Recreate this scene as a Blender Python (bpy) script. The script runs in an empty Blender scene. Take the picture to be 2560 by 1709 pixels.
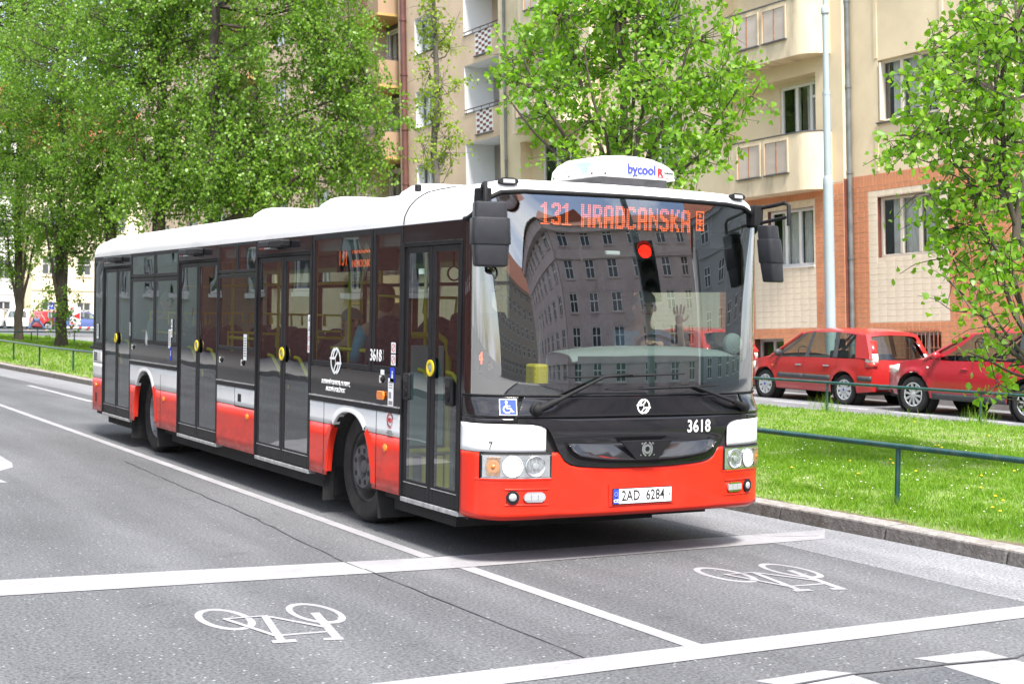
import bpy, math, random
import numpy as np
from mathutils import Vector, Matrix, Euler
from mathutils.geometry import tessellate_polygon
random.seed(7); RNG = np.random.default_rng(7)
R = math.radians; PI = math.pi
scene = bpy.context.scene
COL = scene.collection

# ---------------------------------------------------------------- camera
cam_d = bpy.data.cameras.new('camera'); cam = bpy.data.objects.new('camera', cam_d); COL.objects.link(cam)
scene.camera = cam
cam_d.sensor_width = 36.0; cam_d.sensor_fit = 'HORIZONTAL'; cam_d.lens = 51.19
cam_d.clip_start = 0.05; cam_d.clip_end = 2000
YAW, PITCH, ROLL = 0.50818, -0.019827, 0.017861
_f = Vector((math.sin(YAW)*math.cos(PITCH), math.cos(YAW)*math.cos(PITCH), math.sin(PITCH)))
_r = Vector((math.cos(YAW), -math.sin(YAW), 0)); _u = _r.cross(_f)
_r2 = _r*math.cos(ROLL)+_u*math.sin(ROLL); _u2 = -_r*math.sin(ROLL)+_u*math.cos(ROLL)
cam.matrix_world = Matrix(((_r2.x,_u2.x,-_f.x,-6.0345),(_r2.y,_u2.y,-_f.y,-8.8398),(_r2.z,_u2.z,-_f.z,1.79006),(0,0,0,1)))
cam_d.dof.use_dof = True; cam_d.dof.focus_distance = 11.5; cam_d.dof.aperture_fstop = 5.6

# ---------------------------------------------------------------- sky, sun, exposure
SUN_EL, SUN_AZ = R(57), R(190)      # azimuth clockwise from +Y
world = bpy.data.worlds.new('World'); scene.world = world; world.use_nodes = True
nt = world.node_tree; nt.nodes.clear()
def wn(t, **k):
    n = nt.nodes.new(t)
    for a, b in k.items(): setattr(n, a, b)
    return n
sky = wn('ShaderNodeTexSky', sky_type='NISHITA', sun_disc=False, sun_elevation=SUN_EL, sun_rotation=SUN_AZ,
         air_density=1.0, dust_density=1.2, ozone_density=1.5)
tc = wn('ShaderNodeTexCoord'); mp = wn('ShaderNodeMapping'); mp.inputs['Scale'].default_value = (1, 1, 2.2)
ns = wn('ShaderNodeTexNoise'); ns.inputs['Scale'].default_value = 2.1; ns.inputs['Detail'].default_value = 8; ns.inputs['Roughness'].default_value = .62
rp = wn('ShaderNodeValToRGB'); rp.color_ramp.elements[0].position = .42; rp.color_ramp.elements[1].position = .62
mx = wn('ShaderNodeMix', data_type='RGBA'); bg = wn('ShaderNodeBackground'); out = wn('ShaderNodeOutputWorld')
mx.inputs['B'].default_value = (9.0, 9.2, 9.6, 1)
nt.links.new(tc.outputs['Generated'], mp.inputs['Vector']); nt.links.new(mp.outputs['Vector'], ns.inputs['Vector'])
nt.links.new(ns.outputs['Fac'], rp.inputs['Fac']); nt.links.new(rp.outputs['Color'], mx.inputs['Factor'])
nt.links.new(sky.outputs['Color'], mx.inputs['A']); nt.links.new(mx.outputs['Result'], bg.inputs['Color'])
bg.inputs['Strength'].default_value = 0.098
nt.links.new(bg.outputs['Background'], out.inputs['Surface'])
sun_d = bpy.data.lights.new('sun', 'SUN'); sun = bpy.data.objects.new('sun', sun_d); COL.objects.link(sun)
sun_d.energy = 3.1; sun_d.angle = R(13); sun_d.color = (1.0, .95, .88)
_sd = Vector((math.sin(SUN_AZ)*math.cos(SUN_EL), math.cos(SUN_AZ)*math.cos(SUN_EL), math.sin(SUN_EL)))
sun.rotation_euler = _sd.to_track_quat('Z', 'Y').to_euler(); sun.location = (0, 0, 60)
vs = scene.view_settings; scene.display_settings.display_device = 'sRGB'
vs.view_transform = 'Standard'; vs.look = 'None'; vs.gamma = 1; vs.use_curve_mapping = False; vs.exposure = 1.62
scene.cycles.max_bounces = 8; scene.cycles.transparent_max_bounces = 16
scene.cycles.diffuse_bounces = 3; scene.cycles.glossy_bounces = 4; scene.cycles.transmission_bounces = 4
scene.cycles.caustics_reflective = False; scene.cycles.caustics_refractive = False
scene.cycles.use_denoising = True

# ---------------------------------------------------------------- materials
MATS = {}
def mat(name, col=(.5,.5,.5), rough=.5, metal=0., coat=0., vary=0., vscale=3., bump=0., bscale=40., spec=.5,
        emit=None, estr=1., dirt=None, dscale=1.2, damt=.5, aniso=None):
    """Principled surface with procedural colour variation, optional dirt colour in noise patches and fine relief."""
    if name in MATS: return MATS[name]
    m = bpy.data.materials.new(name); m.use_nodes = True; MATS[name] = m
    t = m.node_tree; b = t.nodes['Principled BSDF']; N = t.nodes.new; L = t.links.new
    b.inputs['Base Color'].default_value = (*col, 1); b.inputs['Roughness'].default_value = rough
    b.inputs['Metallic'].default_value = metal; b.inputs['Specular IOR Level'].default_value = spec
    b.inputs['Coat Weight'].default_value = coat; b.inputs['Coat Roughness'].default_value = .04
    if emit: b.inputs['Emission Color'].default_value = (*emit, 1); b.inputs['Emission Strength'].default_value = estr
    c = None
    if vary or dirt or bump:
        tcn = N('ShaderNodeTexCoord'); vec = tcn.outputs['Object']
        if aniso:
            mpn = N('ShaderNodeMapping'); mpn.inputs['Scale'].default_value = aniso; L(vec, mpn.inputs['Vector']); vec = mpn.outputs['Vector']
    if vary:
        n = N('ShaderNodeTexNoise'); n.inputs['Scale'].default_value = vscale; n.inputs['Detail'].default_value = 6; L(vec, n.inputs['Vector'])
        r = N('ShaderNodeMapRange'); r.inputs['From Min'].default_value = .3; r.inputs['From Max'].default_value = .7
        r.inputs['To Min'].default_value = 1-vary; r.inputs['To Max'].default_value = 1+vary; L(n.outputs['Fac'], r.inputs['Value'])
        mm = N('ShaderNodeVectorMath'); mm.operation = 'SCALE'; mm.inputs[0].default_value = col; L(r.outputs['Result'], mm.inputs['Scale'])
        c = mm.outputs['Vector']
    if dirt:
        n = N('ShaderNodeTexNoise'); n.inputs['Scale'].default_value = dscale; n.inputs['Detail'].default_value = 8; n.inputs['Roughness'].default_value = .65; L(vec, n.inputs['Vector'])
        r = N('ShaderNodeMapRange'); r.inputs['From Min'].default_value = .5; r.inputs['From Max'].default_value = .75; r.inputs['To Max'].default_value = damt; L(n.outputs['Fac'], r.inputs['Value'])
        x = N('ShaderNodeMix'); x.data_type = 'RGBA'; x.inputs['B'].default_value = (*dirt, 1); L(r.outputs['Result'], x.inputs['Factor'])
        if c is not None: L(c, x.inputs['A'])
        else: x.inputs['A'].default_value = (*col, 1)
        c = x.outputs['Result']
    if c is not None: L(c, b.inputs['Base Color'])
    if bump:
        n = N('ShaderNodeTexNoise'); n.inputs['Scale'].default_value = bscale; n.inputs['Detail'].default_value = 5; L(vec, n.inputs['Vector'])
        bn = N('ShaderNodeBump'); bn.inputs['Strength'].default_value = bump; bn.inputs['Distance'].default_value = .01; L(n.outputs['Fac'], bn.inputs['Height']); L(bn.outputs['Normal'], b.inputs['Normal'])
    return m
def glass(name, tint=(.8,.85,.85), f0=.08, rough=0.0, wav=0.0):
    """Single-sheet window glass: tinted see-through plus a Schlick mirror, the same from both sides."""
    if name in MATS: return MATS[name]
    m = bpy.data.materials.new(name); m.use_nodes = True; MATS[name] = m
    t = m.node_tree; t.nodes.clear(); N = t.nodes.new; L = t.links.new
    o = N('ShaderNodeOutputMaterial'); tr = N('ShaderNodeBsdfTransparent'); tr.inputs['Color'].default_value = (*tint, 1)
    gl = N('ShaderNodeBsdfGlossy'); gl.inputs['Roughness'].default_value = rough; gl.inputs['Color'].default_value = (.97,.98,1,1)
    g = N('ShaderNodeNewGeometry'); d = N('ShaderNodeVectorMath'); d.operation = 'DOT_PRODUCT'; L(g.outputs['Incoming'], d.inputs[0]); L(g.outputs['Normal'], d.inputs[1])
    a = N('ShaderNodeMath'); a.operation = 'ABSOLUTE'; L(d.outputs['Value'], a.inputs[0])
    s = N('ShaderNodeMath'); s.operation = 'SUBTRACT'; s.inputs[0].default_value = 1; L(a.outputs[0], s.inputs[1]); s.use_clamp = True
    q = N('ShaderNodeMath'); q.operation = 'POWER'; L(s.outputs[0], q.inputs[0]); q.inputs[1].default_value = 5
    e = N('ShaderNodeMath'); e.operation = 'MULTIPLY_ADD'; L(q.outputs[0], e.inputs[0]); e.inputs[1].default_value = 1-f0; e.inputs[2].default_value = f0
    mxs = N('ShaderNodeMixShader'); L(e.outputs[0], mxs.inputs['Fac']); L(tr.outputs[0], mxs.inputs[1]); L(gl.outputs[0], mxs.inputs[2]); L(mxs.outputs[0], o.inputs['Surface'])
    if wav:
        tcn = N('ShaderNodeTexCoord'); n = N('ShaderNodeTexNoise'); n.inputs['Scale'].default_value = 1.6; n.inputs['Detail'].default_value = 1; L(tcn.outputs['Object'], n.inputs['Vector'])
        bn = N('ShaderNodeBump'); bn.inputs['Strength'].default_value = wav; bn.inputs['Distance'].default_value = .02; L(n.outputs['Fac'], bn.inputs['Height']); L(bn.outputs['Normal'], gl.inputs['Normal'])
    return m
def leafmat(name, c1, c2, trans=.35):
    if name in MATS: return MATS[name]
    m = bpy.data.materials.new(name); m.use_nodes = True; MATS[name] = m
    t = m.node_tree; t.nodes.clear(); N = t.nodes.new; L = t.links.new
    o = N('ShaderNodeOutputMaterial'); g = N('ShaderNodeNewGeometry'); oi = N('ShaderNodeObjectInfo')
    add = N('ShaderNodeMath'); add.operation = 'ADD'; L(g.outputs['Random Per Island'], add.inputs[0]); L(oi.outputs['Random'], add.inputs[1])
    fr = N('ShaderNodeMath'); fr.operation = 'FRACT'; L(add.outputs[0], fr.inputs[0])
    x = N('ShaderNodeMix'); x.data_type = 'RGBA'; x.inputs['A'].default_value = (*c1,1); x.inputs['B'].default_value = (*c2,1); L(fr.outputs[0], x.inputs['Factor'])
    d = N('ShaderNodeBsdfPrincipled'); d.inputs['Roughness'].default_value = .38; d.inputs['Specular IOR Level'].default_value = .45; L(x.outputs['Result'], d.inputs['Base Color'])
    tl = N('ShaderNodeBsdfTranslucent'); sc = N('ShaderNodeVectorMath'); sc.operation = 'MULTIPLY'; sc.inputs[1].default_value = (1.35,1.5,.5); L(x.outputs['Result'], sc.inputs[0]); L(sc.outputs[0], tl.inputs['Color'])
    ms = N('ShaderNodeMixShader'); ms.inputs['Fac'].default_value = trans; L(d.outputs[0], ms.inputs[1]); L(tl.outputs[0], ms.inputs[2]); L(ms.outputs[0], o.inputs['Surface'])
    return m

# ---------------------------------------------------------------- mesh building
class MB:
    def __init__(s): s.v = []; s.f = []
    def add(s, vs, fs):
        b = len(s.v); s.v += [tuple(p) for p in vs]; s.f += [tuple(b+i for i in q) for q in fs]; return s
    def box(s, x0, x1, y0, y1, z0, z1):
        if x0 > x1: x0, x1 = x1, x0
        if y0 > y1: y0, y1 = y1, y0
        if z0 > z1: z0, z1 = z1, z0
        return s.add([(x0,y0,z0),(x1,y0,z0),(x1,y1,z0),(x0,y1,z0),(x0,y0,z1),(x1,y0,z1),(x1,y1,z1),(x0,y1,z1)],
                     [(3,2,1,0),(4,5,6,7),(0,1,5,4),(1,2,6,5),(2,3,7,6),(3,0,4,7)])
    def obox(s, M, hx, hy, hz):
        c = [M @ Vector(p) for p in [(-hx,-hy,-hz),(hx,-hy,-hz),(hx,hy,-hz),(-hx,hy,-hz),(-hx,-hy,hz),(hx,-hy,hz),(hx,hy,hz),(-hx,hy,hz)]]
        return s.add(c, [(3,2,1,0),(4,5,6,7),(0,1,5,4),(1,2,6,5),(2,3,7,6),(3,0,4,7)])
    def quad(s, *p): return s.add(p, [tuple(range(len(p)))])
    def grid(s, P, closed=False):
        n = len(P); m = len(P[0]); vs = [q for row in P for q in row]; fs = []
        for i in range(n-1):
            for j in range(m if closed else m-1):
                k = (j+1) % m
                fs.append((i*m+j, i*m+k, (i+1)*m+k, (i+1)*m+j))
        return s.add(vs, fs)
    def tube(s, pts, r, n=8, cap=True):
        pts = [Vector(p) for p in pts]; rs = r if isinstance(r, (list, tuple)) else [r]*len(pts)
        rings = []; up = None
        for i, p in enumerate(pts):
            d = (pts[min(i+1, len(pts)-1)] - pts[max(i-1, 0)])
            if d.length < 1e-9: d = Vector((0,0,1))
            d.normalize()
            if up is None:
                a = Vector((0,0,1)) if abs(d.z) < .9 else Vector((1,0,0)); u = a.cross(d).normalized()
            else:
                u = (up - d*up.dot(d)); u = u.normalized() if u.length > 1e-6 else Vector((1,0,0))
            up = u; w = d.cross(u)
            rings.append([p + (u*math.cos(2*PI*k/n) + w*math.sin(2*PI*k/n))*rs[i] for k in range(n)])
        b = len(s.v); s.grid(rings, closed=True)
        if cap:
            s.f.append(tuple(b+k for k in range(n))[::-1]); e = b+(len(pts)-1)*n; s.f.append(tuple(e+k for k in range(n)))
        return s
    def lathe(s, prof, M=Matrix(), n=24, cap=False):
        """prof: (radius, height) pairs round local Z, placed by M"""
        rings = [[M @ Vector((r*math.cos(2*PI*k/n), r*math.sin(2*PI*k/n), h)) for k in range(n)] for r, h in prof]
        b = len(s.v); s.grid(rings, closed=True)
        if cap:
            s.f.append(tuple(b+k for k in range(n))[::-1]); e = b+(len(prof)-1)*n; s.f.append(tuple(e+k for k in range(n)))
        return s
    def prism(s, poly, M, h):
        """2D polygon in local XY extruded from 0 to h along local Z"""
        n = len(poly); lo = [M @ Vector((x,y,0)) for x,y in poly]; hi = [M @ Vector((x,y,h)) for x,y in poly]
        tri = tessellate_polygon([[Vector((x,y,0)) for x,y in poly]])
        fs = [tuple(n+i for i in t) for t in tri] + [tuple(t)[::-1] for t in tri]
        fs += [(i,(i+1)%n,n+(i+1)%n,n+i) for i in range(n)]
        return s.add(lo+hi, fs)
    def ball(s, c, r, n=12, m=8):
        rx, ry, rz = r if isinstance(r, (tuple, list)) else (r,r,r)
        return s.grid([[(c[0]+rx*math.sin(PI*i/m)*math.cos(2*PI*k/n), c[1]+ry*math.sin(PI*i/m)*math.sin(2*PI*k/n), c[2]-rz*math.cos(PI*i/m)) for k in range(n)] for i in range(m+1)], closed=True)
    def mesh(s, name):
        me = bpy.data.meshes.new(name); me.from_pydata(s.v, [], s.f); me.update(); return me
    def build(s, name, m, parent=None, smooth=False, bevel=0, seg=2, solid=0, kind=None):
        o = bpy.data.objects.new(name, s.mesh(name)); COL.objects.link(o)
        o.data.materials.append(MATS[m] if isinstance(m, str) else m)
        if parent is not None: o.parent = parent
        if smooth:
            o.data.shade_smooth()
            if smooth is not True: o.data.set_sharp_from_angle(angle=R(smooth))
        if solid:
            q = o.modifiers.new('solid', 'SOLIDIFY'); q.thickness = solid; q.offset = -1
        if bevel:
            q = o.modifiers.new('bevel', 'BEVEL'); q.width = bevel; q.segments = seg; q.limit_method = 'ANGLE'; q.angle_limit = R(40)
        if kind: o['kind'] = kind
        return o
def npmesh(name, V, F, m, parent=None, kind=None, smooth=False):
    """fast mesh from arrays; F is (n, k)"""
    me = bpy.data.meshes.new(name); nv = len(V); nf, k = F.shape
    me.vertices.add(nv); me.vertices.foreach_set('co', np.ascontiguousarray(V, dtype=np.float32).ravel())
    me.loops.add(nf*k); me.loops.foreach_set('vertex_index', np.ascontiguousarray(F, dtype=np.int32).ravel())
    me.polygons.add(nf); me.polygons.foreach_set('loop_start', np.arange(0, nf*k, k, dtype=np.int32)); me.polygons.foreach_set('loop_total', np.full(nf, k, dtype=np.int32))
    me.update(calc_edges=True); me.validate()
    if smooth: me.shade_smooth()
    o = bpy.data.objects.new(name, me); COL.objects.link(o); me.materials.append(MATS[m] if isinstance(m, str) else m)
    if parent is not None: o.parent = parent
    if kind: o['kind'] = kind
    return o
def tag(o, label=None, cat=None, group=None, kind=None):
    if label: o['label'] = label
    if cat: o['category'] = cat
    if group: o['group'] = group
    if kind: o['kind'] = kind
    return o
def thing(name, label, cat, loc=(0,0,0), rotz=0, group=None, M=None):
    o = bpy.data.objects.new(name, None); COL.objects.link(o); o.empty_display_size = .2
    if M is not None: o.matrix_world = M
    else: o.location = loc; o.rotation_euler = (0,0,rotz)
    return tag(o, label, cat, group)
def struct(o): o['kind'] = 'structure'; return o
def inst(o, name=None, parent=None, M=None):
    c = o.copy(); COL.objects.link(c)
    if name: c.name = name
    if parent is not None: c.parent = parent
    if M is not None: c.matrix_local = M
    return c
KIDS = {}
def copy_tree(o, parent=None):
    c = o.copy(); COL.objects.link(c)
    if parent is not None: c.parent = parent; c.matrix_parent_inverse = o.matrix_parent_inverse.copy()
    for ch in list(o.children): copy_tree(ch, c)
    return c
def text(name, body, size, m, parent, M, align='CENTER', sx=1.0, h=.0015, bold=0, space=1.0):
    cu = bpy.data.curves.new(name, 'FONT'); cu.body = body; cu.size = size; cu.align_x = align; cu.align_y = 'CENTER'
    cu.extrude = h; cu.offset = bold; cu.resolution_u = 3; cu.space_character = space
    tmp = bpy.data.objects.new(name, cu); me = bpy.data.meshes.new_from_object(tmp)
    bpy.data.objects.remove(tmp); me.name = name
    o = bpy.data.objects.new(name, me); COL.objects.link(o); me.materials.clear(); me.materials.append(MATS[m])
    o.matrix_local = M @ Matrix.Diagonal((sx,1,1,1))
    if parent is not None: o.parent = parent
    return o
def frameM(o, X, Y, Z):
    return Matrix(((X[0],Y[0],Z[0],o[0]),(X[1],Y[1],Z[1],o[1]),(X[2],Y[2],Z[2],o[2]),(0,0,0,1)))
def sideM(y, z, x=-1.275):          # local frame on the bus's door side: X runs to the bus's front, Y up, Z out
    return frameM((x,y,z), (0,-1,0), (0,0,1), (-1,0,0))
def T(x, y, z): return Matrix.Translation((x,y,z))
# 2D shapes for signs and markings
def s_line(pts, w):
    out = []
    for a, b in zip(pts[:-1], pts[1:]):
        dx, dy = b[0]-a[0], b[1]-a[1]; l = math.hypot(dx,dy) or 1; nx, ny = -dy/l*w/2, dx/l*w/2
        out.append([(a[0]-nx,a[1]-ny),(b[0]-nx,b[1]-ny),(b[0]+nx,b[1]+ny),(a[0]+nx,a[1]+ny)])
    return out
def s_disc(cx, cy, rx, ry=None, n=20):
    ry = ry or rx; return [[(cx+rx*math.cos(2*PI*k/n), cy+ry*math.sin(2*PI*k/n)) for k in range(n)]]
def s_ring(cx, cy, ro, ri, a0=0, a1=360, n=28, sy=1.0, syi=None):
    syi = sy if syi is None else syi
    out = []
    for k in range(n):
        a, b = R(a0+(a1-a0)*k/n), R(a0+(a1-a0)*(k+1)/n)
        out.append([(cx+ri*math.cos(a),cy+ri*syi*math.sin(a)),(cx+ro*math.cos(a),cy+ro*sy*math.sin(a)),(cx+ro*math.cos(b),cy+ro*sy*math.sin(b)),(cx+ri*math.cos(b),cy+ri*syi*math.sin(b))])
    return out
def s_rect(x0, y0, x1, y1): return [[(x0,y0),(x1,y0),(x1,y1),(x0,y1)]]
def flat(name, groups, m, parent, M, h=.001, eps=.0003, thick=0):
    """groups: list of lists of polygons; each group sits a hair above the one before, so no two faces share a plane"""
    mb = MB()
    for gi, g in enumerate(groups):
        z = h+gi*eps
        for poly in g:
            if len(poly) <= 4: mb.add([M @ Vector((x,y,z)) for x,y in poly], [tuple(range(len(poly)))])
            else:
                tri = tessellate_polygon([[Vector((x,y,0)) for x,y in poly]])
                mb.add([M @ Vector((x,y,z)) for x,y in poly], [tuple(t) for t in tri])
    return mb.build(name, m, parent)
# ================================================================ materials in use
mat('asphalt', (.105,.108,.115), rough=.88)
def asphalt_nodes(name, base, lo, hi):
    m = mat(name, base, rough=.86, spec=.35); t = m.node_tree; b = t.nodes['Principled BSDF']; N = t.nodes.new; L = t.links.new
    tcn = N('ShaderNodeTexCoord'); v = tcn.outputs['Object']
    n1 = N('ShaderNodeTexNoise'); n1.inputs['Scale'].default_value = .45; n1.inputs['Detail'].default_value = 7; n1.inputs['Roughness'].default_value = .6
    mp = N('ShaderNodeMapping'); mp.inputs['Scale'].default_value = (1.6,.45,1); L(v, mp.inputs['Vector']); L(mp.outputs['Vector'], n1.inputs['Vector'])
    n2 = N('ShaderNodeTexNoise'); n2.inputs['Scale'].default_value = 48; n2.inputs['Detail'].default_value = 3; n2.inputs['Roughness'].default_value = .7; L(v, n2.inputs['Vector'])
    vo = N('ShaderNodeTexVoronoi'); vo.inputs['Scale'].default_value = 46; L(v, vo.inputs['Vector'])
    r1 = N('ShaderNodeMapRange'); r1.inputs['From Min'].default_value=.3; r1.inputs['From Max'].default_value=.7; r1.inputs['To Min'].default_value=lo; r1.inputs['To Max'].default_value=hi; L(n1.outputs['Fac'], r1.inputs['Value'])
    r2 = N('ShaderNodeMapRange'); r2.inputs['From Min'].default_value=.3; r2.inputs['From Max'].default_value=.72; r2.inputs['To Min'].default_value=.38; r2.inputs['To Max'].default_value=1.72; L(n2.outputs['Fac'], r2.inputs['Value'])
    m3 = N('ShaderNodeMapping'); m3.inputs['Scale'].default_value = (1.5,.07,1); L(v, m3.inputs['Vector'])
    n3 = N('ShaderNodeTexNoise'); n3.inputs['Scale'].default_value = 1.0; n3.inputs['Detail'].default_value = 4; L(m3.outputs['Vector'], n3.inputs['Vector'])
    r3 = N('ShaderNodeMapRange'); r3.inputs['From Min'].default_value=.35; r3.inputs['From Max'].default_value=.65; r3.inputs['To Min'].default_value=.84; r3.inputs['To Max'].default_value=1.12; L(n3.outputs['Fac'], r3.inputs['Value'])
    n4 = N('ShaderNodeTexNoise'); n4.inputs['Scale'].default_value = 3.2; n4.inputs['Detail'].default_value = 6; n4.inputs['Roughness'].default_value=.7; L(v, n4.inputs['Vector'])
    r4 = N('ShaderNodeMapRange'); r4.inputs['From Min'].default_value=.56; r4.inputs['From Max'].default_value=.74; r4.inputs['To Min'].default_value=1.0; r4.inputs['To Max'].default_value=.72; L(n4.outputs['Fac'], r4.inputs['Value'])
    mu0 = N('ShaderNodeMath'); mu0.operation='MULTIPLY'; L(r1.outputs[0], mu0.inputs[0]); L(r3.outputs[0], mu0.inputs[1])
    mu1 = N('ShaderNodeMath'); mu1.operation='MULTIPLY'; L(mu0.outputs[0], mu1.inputs[0]); L(r4.outputs[0], mu1.inputs[1])
    mu = N('ShaderNodeMath'); mu.operation='MULTIPLY'; L(mu1.outputs[0], mu.inputs[0]); L(r2.outputs[0], mu.inputs[1])
    sc = N('ShaderNodeVectorMath'); sc.operation='SCALE'; sc.inputs[0].default_value = base; L(mu.outputs[0], sc.inputs['Scale'])
    # pale chippings: a few voronoi cells
    sp = N('ShaderNodeSeparateColor'); L(vo.outputs['Color'], sp.inputs[0])
    gt = N('ShaderNodeMath'); gt.operation='GREATER_THAN'; gt.inputs[1].default_value=.978; L(sp.outputs[0], gt.inputs[0])
    lt = N('ShaderNodeMath'); lt.operation='LESS_THAN'; lt.inputs[1].default_value=.36; L(vo.outputs['Distance'], lt.inputs[0])
    an = N('ShaderNodeMath'); an.operation='MULTIPLY'; L(gt.outputs[0], an.inputs[0]); L(lt.outputs[0], an.inputs[1])
    an2 = N('ShaderNodeMath'); an2.operation='MULTIPLY'; an2.inputs[1].default_value=.8; L(an.outputs[0], an2.inputs[0])
    x = N('ShaderNodeMix'); x.data_type='RGBA'; L(an2.outputs[0], x.inputs['Factor']); L(sc.outputs[0], x.inputs['A']); x.inputs['B'].default_value=(.36,.36,.36,1)
    L(x.outputs['Result'], b.inputs['Base Color'])
    bn = N('ShaderNodeBump'); bn.inputs['Strength'].default_value=.45; bn.inputs['Distance'].default_value=.006; L(n2.outputs['Fac'], bn.inputs['Height']); L(bn.outputs['Normal'], b.inputs['Normal'])
    return m
asphalt_nodes('road_asphalt', (.104,.107,.113), .76, 1.22)
asphalt_nodes('gutter_asphalt', (.19,.193,.205), .85, 1.15)
asphalt_nodes('dark_patch', (.088,.092,.102), .9, 1.1)
def paint_nodes(name, col, asph, wear):
    m = mat(name, col, rough=.7, spec=.3); t = m.node_tree; b = t.nodes['Principled BSDF']; N = t.nodes.new; L = t.links.new
    tcn = N('ShaderNodeTexCoord'); v = tcn.outputs['Object']
    n1 = N('ShaderNodeTexNoise'); n1.inputs['Scale'].default_value=17; n1.inputs['Detail'].default_value=9; n1.inputs['Roughness'].default_value=.82; L(v, n1.inputs['Vector'])
    n2 = N('ShaderNodeTexNoise'); n2.inputs['Scale'].default_value=2.2; n2.inputs['Detail'].default_value=5; L(v, n2.inputs['Vector'])
    r = N('ShaderNodeMapRange'); r.inputs['From Min'].default_value=wear; r.inputs['From Max'].default_value=wear+.17; r.inputs['To Max'].default_value=.8; L(n1.outputs['Fac'], r.inputs['Value'])
    r2 = N('ShaderNodeMapRange'); r2.inputs['From Min'].default_value=.3; r2.inputs['From Max'].default_value=.7; r2.inputs['To Min'].default_value=.80; r2.inputs['To Max'].default_value=1.08; L(n2.outputs['Fac'], r2.inputs['Value'])
    sc = N('ShaderNodeVectorMath'); sc.operation='SCALE'; sc.inputs[0].default_value=col; L(r2.outputs[0], sc.inputs['Scale'])
    x = N('ShaderNodeMix'); x.data_type='RGBA'; L(r.outputs[0], x.inputs['Factor']); L(sc.outputs[0], x.inputs['A']); x.inputs['B'].default_value=(*asph,1); L(x.outputs['Result'], b.inputs['Base Color'])
    return m
paint_nodes('road_paint', (.315,.31,.325), (.13,.13,.14), .53)
paint_nodes('road_paint_worn', (.5,.5,.52), (.17,.17,.18), .60)
mat('tar', (.068,.071,.078), rough=.6, vary=.4, vscale=5)
mat('kerb_granite', (.27,.25,.235), rough=.88, vary=.3, vscale=22, bump=.9, bscale=45, dirt=(.10,.075,.055), dscale=3.0, damt=.85)
def kerb_face_tone():
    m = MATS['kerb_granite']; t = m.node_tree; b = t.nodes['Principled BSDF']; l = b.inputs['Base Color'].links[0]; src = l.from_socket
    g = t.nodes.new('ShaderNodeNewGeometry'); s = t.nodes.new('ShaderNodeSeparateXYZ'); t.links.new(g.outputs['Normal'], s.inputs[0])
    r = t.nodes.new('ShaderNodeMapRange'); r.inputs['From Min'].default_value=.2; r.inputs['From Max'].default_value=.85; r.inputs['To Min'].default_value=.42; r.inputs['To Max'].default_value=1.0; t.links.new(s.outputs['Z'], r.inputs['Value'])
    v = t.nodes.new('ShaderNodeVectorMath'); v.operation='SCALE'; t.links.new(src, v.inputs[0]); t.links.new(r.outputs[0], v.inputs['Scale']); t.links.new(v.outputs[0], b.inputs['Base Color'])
kerb_face_tone()   # darkens the steep faces of the stones
mat('bare_soil', (.13,.095,.06), rough=.95, vary=.4, vscale=9, bump=.8, bscale=40); mat('soil', (.15,.21,.05), rough=.95, vary=.35, vscale=5, dirt=(.13,.1,.065), dscale=1.1, damt=.75, bump=.6, bscale=25)
leafmat('grass_blade', (.12,.26,.018), (.24,.38,.045), .42)
mat('dandelion_yellow', (.85,.6,.02), rough=.7); mat('daisy_white', (.8,.8,.76), rough=.7)
mat('rail_green', (.012,.06,.062), rough=.32, vary=.25, vscale=8, dirt=(.12,.1,.07), dscale=7, damt=.5, bump=.15, bscale=60)
mat('pavement', (.3,.29,.28), rough=.85, vary=.15, vscale=6, bump=.3, bscale=50)

# ================================================================ ground, road and markings
G = struct(MB().quad((-400,-400,-.06),(400,-400,-.06),(400,600,-.06),(-400,600,-.06)).build('ground', 'pavement'))
def kx(y): return 2.40-.033*max(0,y) if y < 45 else .915-.02*(y-45)      # kerb line of the verge
road = struct(MB().quad((-9.5,-45,0),(16.2,-45,0),(16.2,130,0),(-9.5,130,0)).build('road', 'road_asphalt'))
MB().grid([[(kx(y)-.97-(.05 if y<-1 else 0),y,.0015),(kx(y)+.05,y,.0015)] for y in [-5,-2,0,3,10,20,30,45]]).build('gutter_strip', 'gutter_asphalt', road)
FM = T(0,0,0)
def marking(name, groups, m='road_paint', z=.003): return flat(name, groups, m, road, FM, h=z, eps=.00035)
marking('stop_line', [[[(-9,.43),(-4.43,.44),(-1.36,.20),(1.95,.22),(2.30,.61),(-1.40,.66),(-4.33,.97),(-9,.97)]]], z=.0045)
marking('lane_line', [s_line([(-1.40,.68),(-1.40,40)], .105)], z=.0037)
marking('lane_line', [s_line([(-1.335,.19),(-1.31,-2.44)], .115)], z=.0037)
marking('lane_line', [s_line([(-4.95,-.5),(-4.95,-2.44)], .30)], z=.0037)
marking('crossing_edge_line', [[[(-9,-2.80),(-3.2,-2.735),(1.27,-2.685),(2.4,-2.67),(2.4,-2.42),(1.266,-2.43),(-3.2,-2.457),(-9,-2.5)]]], z=.0045)
for i, x in enumerate([-8.4,-7.3,-6.2,-5.1,-3.75,-2.6]): marking('zebra_stripe', [s_rect(x,-6.6,x+.52,-3.2)])
marking('zebra_stripe', [[[(-1.495,-3.2),(-1.03,-3.178),(-.93,-3.29),(-1.42,-3.33)]], [[(-1.42,-3.37),(-.96,-3.32),(-.96,-6.6),(-1.45,-6.6)]]])
marking('zebra_stripe', [[[(-.417,-3.181),(.07,-3.208),(.074,-3.40),(-.33,-3.335)]], [[(-.40,-3.375),(.06,-3.44),(.10,-6.6),(-.47,-6.6)]]])
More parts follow.
